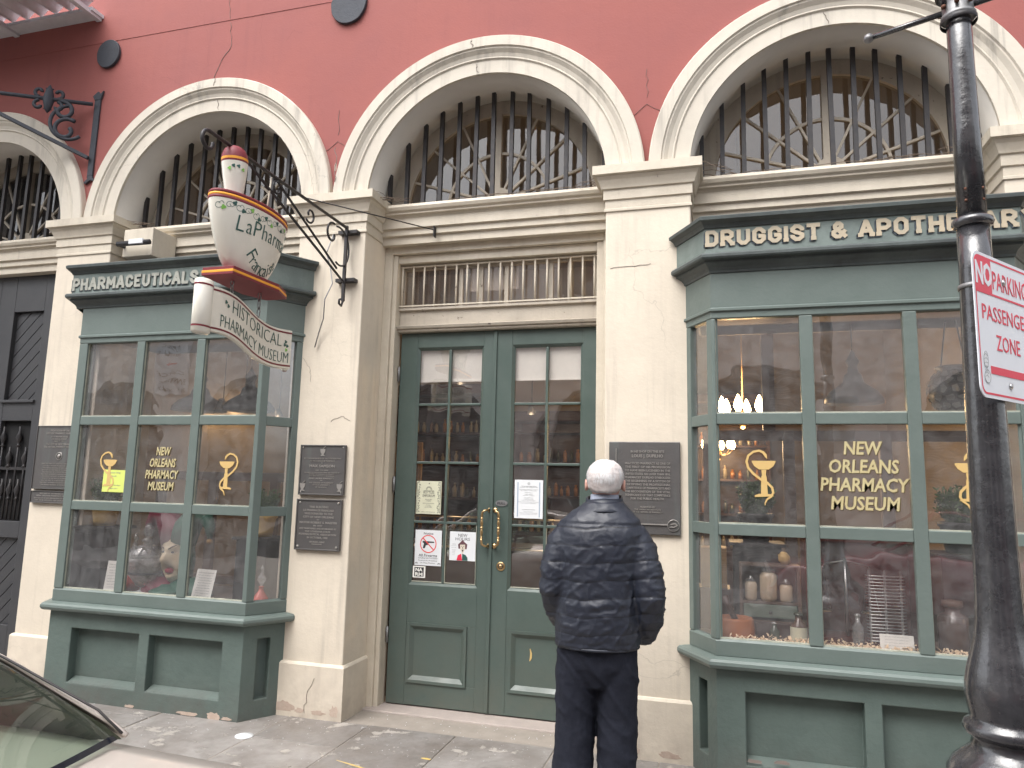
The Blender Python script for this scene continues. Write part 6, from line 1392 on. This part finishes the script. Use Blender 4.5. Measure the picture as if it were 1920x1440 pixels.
for s_, cx in ((-1, -.155), (1, .12)):
    sh = MB().loft([[wv(cx+rx*math.cos(t), yy, max(.002, z+rz*math.sin(t))) for t in [2*PI*j/16 for j in range(16)]] for yy, rx, rz, z in ((-.10, .025, .02, .035), (-.085, .040, .045, .05), (-.02, .045, .055, .055), (.06, .048, .040, .042), (.13, .050, .030, .032), (.18, .038, .022, .026), (.20, .015, .010, .02))]); sh.build('shoe', m_black, MAN)
# body: head, ears, nose, neck, hidden torso, hands in one surface
HX = .034
def headring():  # the head sits slightly to the right of the trunk axis
    sp_ = []
    H = [(1.500, .030, .075, .030), (1.510, .045, .078, .045), (1.530, .058, .062, .062), (1.555, .067, .045, .080), (1.58, .074, .030, .092), (1.61, .078, .020, .097), (1.64, .078, .014, .098), (1.665, .073, .010, .092), (1.688, .060, .008, .076), (1.704, .038, .008, .048), (1.711, .012, .010, .016)]
    for z, rx, cy, ry in H: sp_.append((z, HX, cy+.02, rx*1.07, ry*1.05))
    return sp_
head = MB().loft(ringset(headring(), 32, 2.1))
neck = limb([(.02, -.005, 1.38), (.03, .01, 1.48), (HX, .035, 1.58)], [.062, .060, .060], 18)
nose = limb([(HX, .122, 1.625), (HX, .142, 1.600), (HX, .154, 1.583), (HX, .132, 1.575)], [.010, .013, .016, .010], 10)
ears = []
for s_ in (-1, 1): ears.append(MB().loft([[wv(HX+s_*(.084+o*1.1), .030+ry*math.cos(t), 1.590+.034*k*math.sin(t)) for t in [2*PI*j/14 for j in range(14)]] for o, ry, k in ((0, .012, .6), (.008, .019, .9), (.016, .021, 1.0), (.019, .015, .8))]))
hid = MB().loft(ringset([(.82, 0, 0, .15, .10), (1.1, 0, 0, .16, .11), (1.35, 0, 0, .16, .10), (1.45, 0, 0, .07, .06)], 20))
bl_ = [limb([(-.12, 0, 1.33), (-.188, -.02, 1.27), (-.222, -.05, 1.07), (-.18, .08, .90), (-.16, .13, .865)], [.045, .045, .04, .03, .026], 10), limb([(.14, 0, 1.33), (.212, -.02, 1.27), (.262, -.06, 1.05), (.232, .04, .865), (.212, .10, .835)], [.045, .045, .04, .03, .026], 10)]
for s_, cx in ((-1, -.10), (1, .10)): bl_.append(limb([(cx, 0, .88), (cx*1.1, 0, .5), (cx*1.35, 0, .07)], [.08, .055, .035], 10))
def hands(s_, x, y, z):
    r = [MB().loft([[wv(x+s_*.0+ox+rx*math.cos(t), y+yy, z+rz*math.sin(t)) for t in [2*PI*j/12 for j in range(12)]] for yy, rx, rz, ox in ((0, .026, .020, 0), (.04, .038, .018, -s_*.004), (.085, .038, .014, -s_*.008))])]
    for k in range(4):
        fx_ = x-s_*.008+(k-1.5)*.019; L_ = (.062, .072, .068, .052)[k]
        r.append(limb([(fx_, y+.08, z), (fx_, y+.08+L_*.5, z-.012), (fx_, y+.08+L_*.75, z-.035), (fx_, y+.08+L_*.7, z-.055)], [.0095, .009, .008, .007], 8))
    r.append(limb([(x-s_*.025, y+.02, z), (x-s_*.045, y+.055, z-.01), (x-s_*.045, y+.09, z-.015)], [.012, .010, .008], 8)); return r
def headfn(co, n):
    l = co-Vector((PX, PY, PZ)); x = l.x*math.cos(-ra_)-l.y*math.sin(-ra_); y = l.x*math.sin(-ra_)+l.y*math.cos(-ra_); z = l.z; q = 0; x -= HX
    if y > .06 and z > 1.48:
        q -= .008*math.exp(-((z-1.618)/.010)**2)*math.exp(-((abs(x)-.030)/.014)**2); q += .004*math.exp(-((z-1.637)/.008)**2)*math.exp(-(x/.05)**2)
        q -= .004*math.exp(-((z-1.545)/.003)**2)*math.exp(-(x/.025)**2); q += .003*math.exp(-((z-1.537)/.006)**2)*math.exp(-(x/.02)**2); q += .003*math.exp(-((z-1.553)/.005)**2)*math.exp(-(x/.02)**2)
    return co+n*q
remesh([head, neck, nose, hid]+ears+bl_+hands(-1, -.155, .12, .862)+hands(1, .208, .09, .832), .006, 'body', m_skin, MAN, headfn, 2)
for s_ in (-1, 1): MB().lathe([(0, -.009), (.007, -.006), (.0095, 0), (.007, .006), (0, .009)], wv(HX+s_*.030, .118, 1.617), 12).build('eye', m_cardpaper, MAN); 
# hair: cap volume plus many strands
hc = MB().loft(ringset([(1.548, HX, -.006, .046, .060), (1.560, HX, .0, .070, .074), (1.574, HX, .006, .0835, .084), (1.595, HX, .012, .0895, .0975), (1.622, HX, .016, .0945, .1085), (1.650, HX, .018, .0935, .111), (1.678, HX, .020, .085, .103), (1.699, HX, .022, .070, .086), (1.715, HX, .024, .047, .060), (1.724, HX, .024, .020, .026)], 40, 2.15))
m_hair = mat('white_hair', (.62, .595, .59), .6, var=.5, vscale=12, vcol=(.55, .45, .42), bump=.8, bscale=90)
def hairfn(co, n):
    l = co-Vector((PX, PY, PZ)); x, y, z = l; ea = math.exp(-((z-1.595)/.028)**2)*math.exp(-((y-.035)/.022)**2)
    if y > .055 and z < 1.66: return co-n*.03
    co = co-n*.016*ea
    return co+n*(.0025*noise.noise(Vector((x*70, y*70, z*14)))+.003*noise.noise(Vector((x*25, y*25, z*8))))
remesh([hc], .005, 'hair', m_hair, MAN, hairfn, 1)
st = MB(); r_ = random.Random(12)
for k in range(4200):
    a = r_.uniform(0, 2*PI); el = r_.uniform(-.25, 1.45); d = Vector((math.cos(a)*math.cos(el), math.sin(a)*math.cos(el), math.sin(el)))
    if d.y > .55 and el < .7: continue
    c0 = Vector((HX, .018, 1.632)); p = c0+Vector((d.x*.0940, d.y*.1105, d.z*.0905)); 
    tdir = (Vector((d.x*.2+r_.uniform(-.25, .25), d.y*.15+r_.uniform(-.2, .2), -1))); tdir = (tdir-d*tdir.dot(d)).normalized()
    L_ = r_.uniform(.018, .034)*(1 if el < 1 else .8); p1 = p+tdir*L_*.5+d*.002; p2 = p+tdir*L_+d*r_.uniform(-.002, .004)
    if p2.z < 1.548+.022*min(1, abs(p2.x-HX)/.08)**2: continue
    sd_ = tdir.cross(d)*.0009
    P3 = [p-sd_, p+sd_, p1+sd_, p1-sd_, p2]; P3 = [wv(*q) for q in P3]; st.add(P3, [(0, 1, 2, 3), (3, 2, 4)])
st.build('hair_strands', mat('white_hair_strand', (.74, .735, .745), .45), MAN)

# ================================================================== CARS
def car(name, label, x_rear, y_c, z0, paint, glassm, heading=1, sub=1.0, loc=True, hw=.87, H=0.0, length=4.6, shelf=None, deck=.98, Lx=None):
    C = thing(name, label, 'car', (x_rear-length*.5*heading, y_c, z0))
    def X(s): return x_rear-heading*s      # s = distance forward from the rear bumper
    def sec(s, w_, zl, zs, zt, crown=.02):
        pts = [(0, zl), (w_*.80, zl), (w_*.97, zl+.10), (w_, (zl+zs)/2), (w_*.985, zs-.06), (w_*.93, zs+.0), (w_*.82, zt-.012), (w_*.74, zt), (0, zt+crown)]
        full = pts+[(-y, z) for y, z in pts[-2:0:-1]]
        return [(X(s), y_c+y*1.0, z0+z) for y, z in full]
    L_ = length
    S_ = [(0.0, .70, .38, .62, .66), (.03, .78, .30, .80, .90), (.10, .83, .25, .86, deck-.03), (.30, .86, .22, .88, deck), (.75, hw, .20, .90, deck+.01), (1.2, hw+.01, .20, .91, deck+.01), (2.3, hw+.01, .20, .91, .97), (3.2, hw, .20, .90, .95), (3.7, hw, .20, .86, .90), (L_-.35, .83, .22, .78, .80), (L_-.10, .76, .26, .64, .68), (L_, .62, .34, .52, .55)]
    MB().loft([sec(*q) for q in S_], smooth=True).build('body', paint, C)
    # greenhouse: corner curves
    zt = 1.42+H; gb = .74; gt = .56; R0, R1, F1, F0_ = .66, 1.30, 2.45, 3.15
    if Lx: R0, R1 = Lx
    def gsec(s, wb, wt, zb, z_t, nn=6):
        return s, wb, wt, zb, z_t
    # roof shell
    rf = MB(); rr_ = []
    for s, w_, z in ((R1-.05, gt-.02, zt-.02), (R1+.10, gt, zt+.0), ((R1+F1)/2, gt+.01, zt+.03), (F1-.10, gt, zt+.005), (F1+.05, gt-.03, zt-.03)):
        rr_.append([(X(s), y_c+w_*t, z0+z+.025*(1-t*t)) for t in (-1, -.8, -.4, 0, .4, .8, 1)]+[(X(s), y_c+w_*t, z0+z+.025*(1-t*t)-.03) for t in (1, .8, .4, 0, -.4, -.8, -1)])
    rf.loft(rr_); rf.build('roof', paint, C)
    for s_ in (-1, 1):
        MB().tube([(X(R0+.035), y_c+s_*.694, z0+deck+.024), (X(R0+.08), y_c+s_*.688, z0+deck+.050), (X((R0+R1)/2), y_c+s_*.640, z0+(deck+zt)/2+.02), (X(R1), y_c+s_*(gt+.01), z0+zt)], [.0065, .006, .006, .010], 8).build('rear_pillar', paint, C)
        MB().tube([(X(F0_+.05), y_c+s_*.72, z0+.94), (X(F1), y_c+s_*gt, z0+zt)], [.025, .022], 8).build('front_pillar', paint, C)
        MB().tube([(X(1.95), y_c+s_*.76, z0+.93), (X(1.95), y_c+s_*(gt+.02), z0+zt)], .022, 6).build('middle_pillar', m_black, C)
        cp_ = [(X(R0+.30), y_c+s_*.75, z0+deck-.03), (X(R0+.035), y_c+s_*.694, z0+deck+.020), (X(R0+.08), y_c+s_*.688, z0+deck+.046), (X((R0+R1)/2), y_c+s_*.640, z0+(deck+zt)/2+.016), (X(R1), y_c+s_*(gt+.008), z0+zt), (X(R1+.22), y_c+s_*(gt+.015), z0+zt), (X(R1+.30), y_c+s_*.76, z0+.93)]
        fan_ = [(0, i, i+1) for i in range(1, 6)]
        MB().add(cp_, fan_).build('quarter_panel', paint, C)
        MB().add([(x, y-s_*.012, z) for x, y, z in cp_], fan_).build('pillar_lining', mat('dark_olive_lining', (.050, .058, .040), .8), C)
        MB().add([(X(R1+.30), y_c+s_*.76, z0+.96), (X(F0_), y_c+s_*.76, z0+.94), (X(F1), y_c+s_*(gt+.01), z0+zt-.01), (X(R1+.22), y_c+s_*(gt+.01), z0+zt-.01)], [(0, 1, 2, 3)]).build('side_window', glassm, C)
    def scr(sa, sb, wa, wb_, za, zb_, bow, nm):
        g = MB(); n = 16; m__ = 8; vs = []
        for i in range(m__+1):
            f = i/m__; 
            for j in range(n+1):
                t = -1+2*j/n; wv_ = (wa+(wb_-wa)*f); s = sa+(sb-sa)*f+bow*(t*t); z = za+(zb_-za)*f+.02*math.sin(f*PI)
                if f < .3: # rounded lower corners
                    lim = 1-.03*((.3-f)/.3)**2; t = t*lim
                vs.append((X(s), y_c+wv_*t, z0+z))
        g.add(vs, [(i*(n+1)+j, i*(n+1)+j+1, (i+1)*(n+1)+j+1, (i+1)*(n+1)+j) for i in range(m__) for j in range(n)], True); return g
    scr(R0-.02, R1-.03, .690, .55, deck+.025, zt+.01, .07, '').build('rear_window', glassm, C)
    scr(F0_, F1+.03, .70, .54, .97, zt+.005, -.08, '').build('windshield', glassm, C)
    # black ceramic border under the rear glass
    fr_ = MB(); n = 24; vs = []
    for j in range(n+1):
        t = -1+2*j/n; s = R0-.022+.07*t*t; vs += [(X(s-.010), y_c+.69*t*.975, z0+deck+.022), (X(s+.002), y_c+.69*t*.970, z0+deck+.030)]
    fr_.add(vs, [(2*j, 2*j+2, 2*j+3, 2*j+1) for j in range(n)], True); fr_.build('glass_border', mat('gloss_black_border', (.012, .014, .02), .15), C)
    for s_ in (-1, 1):
        pts = [(X(R0+.03), y_c+s_*.675, z0+deck+.035), (X(R0+.10), y_c+s_*.676, z0+deck+.075), (X((R0+R1)/2), y_c+s_*.628, z0+(deck+zt)/2+.03), (X(R1-.02), y_c+s_*.552, z0+zt+.005)]
        MB().tube(pts, .003, 6).build('window_trim', m_black, C)
    # interior
    ip = shelf or mat('car_beige_trim', (.45, .50, .46), .7)
    MB().box(X(R0+.06), X(R0+.50), y_c-.60, y_c+.60, z0+deck-.03, z0+deck-.005).build('parcel_shelf', ip, C, bevel=.01)
    MB().box(X(R0+.5), X(R0+.68), y_c-.60, y_c+.60, z0+.5, z0+deck+.02).build('rear_seat', ip, C, bevel=.04)
    for y in (-.36, .36): MB().loft([[(X(s), y_c+y+w_*math.cos(t), z0+deck+.10+h*math.sin(t)) for t in [2*PI*j/16 for j in range(16)]] for s, w_, h in ((R0+.50, .08, .05), (R0+.52, .13, .085), (R0+.58, .13, .085), (R0+.61, .09, .05))]).build('headrest', ip, C)
    MB().loft([[(X(s), y_c+.02+w_*math.cos(t), z0+deck+.015+h*math.sin(t)) for t in [2*PI*j/14 for j in range(14)]] for s, w_, h in ((R0+.30, .08, .02), (R0+.34, .12, .04), (R0+.44, .12, .04), (R0+.5, .08, .02))]).build('shelf_speaker', ip, C)
    for y in (-.36, .36):
        MB().box(X(R0+.45), X(3.0), y_c-.66+.0*y, y_c+.66, z0+.35, z0+.40).build('cabin_floor', m_ink, C) if y < 0 else None
        MB().box(X(1.9), X(2.1), y_c+y-.24, y_c+y+.24, z0+.4, z0+1.08).build('front_seat', ip, C, bevel=.05)
    for xs_ in (.82, L_-.85):
        for s_ in (-1, 1):
            c_ = (X(xs_), y_c+s_*(hw-.09), z0+.31); Mx = Matrix.Rotation(PI/2*s_, 3, 'X')
            Wh = MB().lathe([(.20, -.10), (.29, -.10), (.315, -.07), (.315, .07), (.29, .10), (.20, .10)], c_, 28, M=Mx, cap=False).build('tyre', mat('tyre_rubber', (.02, .02, .02), .8), C); MB().lathe([(0, -.09), (.05, -.09), (.06, -.06), (.19, -.08), (.205, -.095), (.205, .08), (0, .05)], c_, 20, M=Mx).build('rim', m_steel, C)
    for s_ in (-1, 1):
        MB().box(X(-.005), X(.10), y_c+s_*.48, y_c+s_*.80, z0+.66, z0+.84).build('tail_light', m_redglass, C, bevel=.02); MB().box(X(L_-.22), X(L_-.02), y_c+s_*.45, y_c+s_*.72, z0+.50, z0+.64).build('headlight', m_steel, C, bevel=.02)
        MB().box(X(2.85), X(2.95), y_c+s_*.86, y_c+s_*1.0, z0+.90, z0+1.04).build('wing_mirror', paint, C, bevel=.03)
    return C
m_champ = mat('champagne_car_paint', (.60, .54, .49), .3, .15, coat=.6)
m_cglass = glass_mat('green_tinted_car_glass', (.70, .80, .73), .045, .02, 0)
car('parked_car', 'champagne sedan parked at the kerb, its sloping rear glass in the lower left corner', 2.17, -3.885, -.15, m_champ, m_cglass, 1, shelf=mat('pale_mint_trim', (.74, .80, .76), .7), deck=1.13)
m_dark = mat('black_car_paint', (.012, .012, .014), .2, .0, coat=1.0)
car('dark_car', 'black car parked across the street, mirrored in the door glass', 1.3, -7.2, -.15, m_dark, m_cglass, 1, H=.2)
car('red_car', 'dark red car parked across the street, mirrored in the lower panes of the right bay', 8.0, -7.2, -.15, mat('dark_red_car_paint', (.26, .02, .03), .2, coat=1.0), m_cglass, 1)

# ================================================================== ACROSS THE STREET (seen only in the glass)
OB = thing('opposite_building', 'grey stucco building with shuttered arches across the street', 'building', (0, -9.2, 0)); YO = -9.05
m_opp = mat('opposite_stucco', (.80, .75, .70), .8, var=.2, vscale=1); m_shut = mat('dark_brown_shutter', (.035, .022, .022), .5)
cs_ = [-13.65+3.45*k for k in range(8)]; ow = MB(); R2 = 1.12; zc2 = 2.6
for cx in cs_:
    n = 24; xs_ = [cx-R2+2*R2*i/n for i in range(n+1)]; vs = [(x, YO, zc2+math.sqrt(max(0, R2*R2-(x-cx)**2))) for x in xs_]+[(x, YO, 7.6) for x in xs_]; ow.add(vs, [(i+1, i, n+1+i, n+1+i+1) for i in range(n)])
    ow.add([(cx+R2, YO, -.15), (cx+R2, YO, 7.6), (cx+3.45-R2, YO, 7.6), (cx+3.45-R2, YO, -.15)], [(0, 1, 2, 3)])
ow.build('wall', m_opp, OB)
for cx in cs_:
    MB().arch([(R2, YO), (R2, YO-.25), (R2+.01, YO-.25), (R2+.01, YO)], cx, zc2, n=28).build('arch_reveal', m_opp, OB)
    MB().arch([(R2, YO+.001), (R2, YO+.05), (R2+.09, YO+.05), (R2+.09, YO+.001)], cx, zc2, n=28).build('arch_moulding', m_opp, OB)
    sh = MB(); z = .2
    while z < zc2+R2-.08:
        w_ = R2-.1 if z < zc2 else math.sqrt(max(.001, (R2-.1)**2-(z-zc2)**2))
        for x0_, x1_ in ((cx-w_, cx-.07), (cx+.07, cx+w_)):
            if x1_ > x0_+.05: sh.box(x0_, x1_, YO-.20, YO-.12, z, z+.012); sh.add([(x0_, YO-.19, z+.012), (x1_, YO-.19, z+.012), (x1_, YO-.13, z+.055), (x0_, YO-.13, z+.055)], [(0, 1, 2, 3)])
        z += .062
    sh.box(cx-.07, cx+.07, YO-.2, YO-.1, -.1, zc2+R2-.01).box(cx-R2, cx+R2, YO-.26, YO-.24, -.15, zc2+R2); sh.build('shutter', m_shut, OB)
MB().box(-15, 12, YO-.35, YO-.27, -.15, 7.6).build('rear_skin', m_opp, OB); MB().box(-15, 12, YO, YO+.12, 5.0, 5.15).build('string_course', m_opp, OB)
for k in range(5):
    MB().box(cs_[1]+3.45*k-.6, cs_[1]+3.45*k+.6, YO, YO+.03, 5.5, 7.3).build('upper_shutter', m_shut, OB)
MB().box(-15, 14, -9.05, -7.0+.0, -.2, -.03).build('far_sidewalk', m_concrete)['kind'] = 'structure'
wr = thing('overhead_cables', 'pair of black cables strung along the street, mirrored in the windows', 'cable', (0, -5.6, 5.6))
for dz in (0, .16): MB().tube([(-14+i*1.4, -5.9, 5.9+dz-.25*math.sin((i % 8)/8*PI)) for i in range(21)], .014, 5).build('cable', m_ink, wr)
# parking board across the street whose mirror image shows in the middle top pane
PB = thing('public_parking_sign', 'white public parking board across the street, seen mirrored in the left bay window', 'sign', (-8.9, -9.0, 4.0))
MP = place((-8.88, YO+.06, 4.02), (-1, 0, 0), (0, 0, 1)); MB().poly(rect(-.45, -.58, .45, .58), MP, .03).build('board', m_paper, PB)
t = MB(); lines(t, MP @ Matrix.Translation((0, 0, .031)), [('PUBLIC', .40, .10, .5), ('PARKING', .24, .10, .6), ('OFFICE', -.18, .07, .55), ('ENTRANCE', -.34, .08, .62), ('24 HOURS', -.50, .08, .7)], .002); t.build('board_lettering', m_ink, PB)
t = MB(); t.poly([(-.15, .07), (.05, .07), (.05, .10), (.15, .05), (.05, 0), (.05, .03), (-.15, .03)], MP @ Matrix.Translation((0, 0, .031)), .002); t.build('board_arrow', m_signred, PB)

# ================================================================== SMALL WEAR
m_peel = mat('bare_brown_plaster', (.50, .40, .33), .9, var=.5, vscale=20, vcol=(.34, .25, .20), bump=.5)
def patch(cx, cy, w_, h_, M_, seed, nm='peeled_patch', mt=None, par=None):
    r_ = random.Random(seed); n = 22; pts = []
    for i in range(n):
        t = 2*PI*i/n; k = r_.uniform(.62, 1.1); pts.append((cx+w_*k*math.cos(t), max(cy-h_*.55, cy+h_*k*math.sin(t))))
    MB().poly(pts, M_, .0012).build(nm, mt or m_peel, par or B)
FP = wallM(0, -.0222, 0)
for k, (x, z, w_, h_) in enumerate(((-.14, .045, .085, .045), (-.02, .03, .04, .022), (.12, .028, .06, .02), (.24, .045, .035, .05), (2.42, .03, .08, .025), (-2.5, .03, .05, .03), (2.20, .04, .05, .03))): patch(x, z, w_, h_, FP, k)
patch(.03, 3.86, .012, .045, wallM(0, -.0605, 0), 31); 
RV = place((.2755, 0, 0), (0, 1, 0), (0, 0, 1))
for k, (x, w_, h_) in enumerate(((-.72, .09, .016), (-.52, .06, .035), (-1.2, .05, .012), (-.42, .045, .014))): patch(x, .0, w_, h_, wallM(0, YB-.0008, 0), 80+k, par=BL)
for k, (x, z) in enumerate(((2.88, .13), (3.02, .14))): patch(x, z, .05, .012, wallM(0, YB-.0008, 0), 90+k, mt=m_cracklin, par=BR)
def ground_mark(pts, wd, mt, lab, cat, nm):
    g = MB(); ribbon(g, [(p[0]-pts[0][0], p[1]-pts[0][1]) for p in pts], wd, place((pts[0][0], pts[0][1], -.0085), (1, 0, 0), (0, 1, 0)), .0005); tag(g.build(nm, mt, None, loc=(pts[0][0], pts[0][1], -.0085)), lab, cat)
m_chalk = mat('faded_yellow_chalk', (.62, .44, .12), .9, var=.6, vscale=30, vcol=(.35, .30, .22))
ground_mark([(.60, -.62), (.74, -.66), (.88, -.70), (1.02, -.69)], [.006, .014, .010, .004], m_chalk, 'faint yellow utility mark sprayed across the flagstones', 'paint mark', 'yellow_mark')
ground_mark([(1.04, -.43), (1.07, -.43), (1.10, -.435)], [.012, .024, .012], m_chalk, 'small yellow dot of paint on the flagstones before the doors', 'paint mark', 'yellow_dot')
gr = MB(); r_ = random.Random(21)
for k in range(420):
    x = r_.uniform(-2.2, 2.4); y_ = -abs(r_.gauss(0, .35)) if r_.random() < .7 else r_.uniform(.02, .25); s0 = r_.uniform(.001, .0035); z = -.0125 if y_ < 0 else -.0155
    gr.add([(x-s0, y_-s0, z+.003), (x+s0, y_-s0, z+.003), (x+s0*.6, y_+s0, z+.004), (x-s0*.7, y_+s0*.8, z+.0035)], [(0, 1, 2, 3)])
g_ = gr.build('paint_flakes', m_paper, None); g_['kind'] = 'stuff'
# white scrawl on the splayed end of the right cornice
p0 = Vector((2.69-DX-.03, .03, 0)); p1 = Vector((2.69-.03, YB-.02, 0)); dq = (p1-p0).normalized(); SCW = place((p0.x+dq.x*.10, p0.y+dq.y*.10-.012, 2.962), dq, (0, 0, 1)); sc_ = MB()
for q in ([(0, .004), (.006, .022), (.012, .004), (.018, .020), (.028, .012)], [(.03, .024), (.038, .040), (.044, .028), (.052, .034)], [(.055, .018), (.066, .026), (.076, .020), (.092, .032)]): ribbon(sc_, q, .0025, SCW @ Matrix.Translation((0, 0, .03)), .0006)
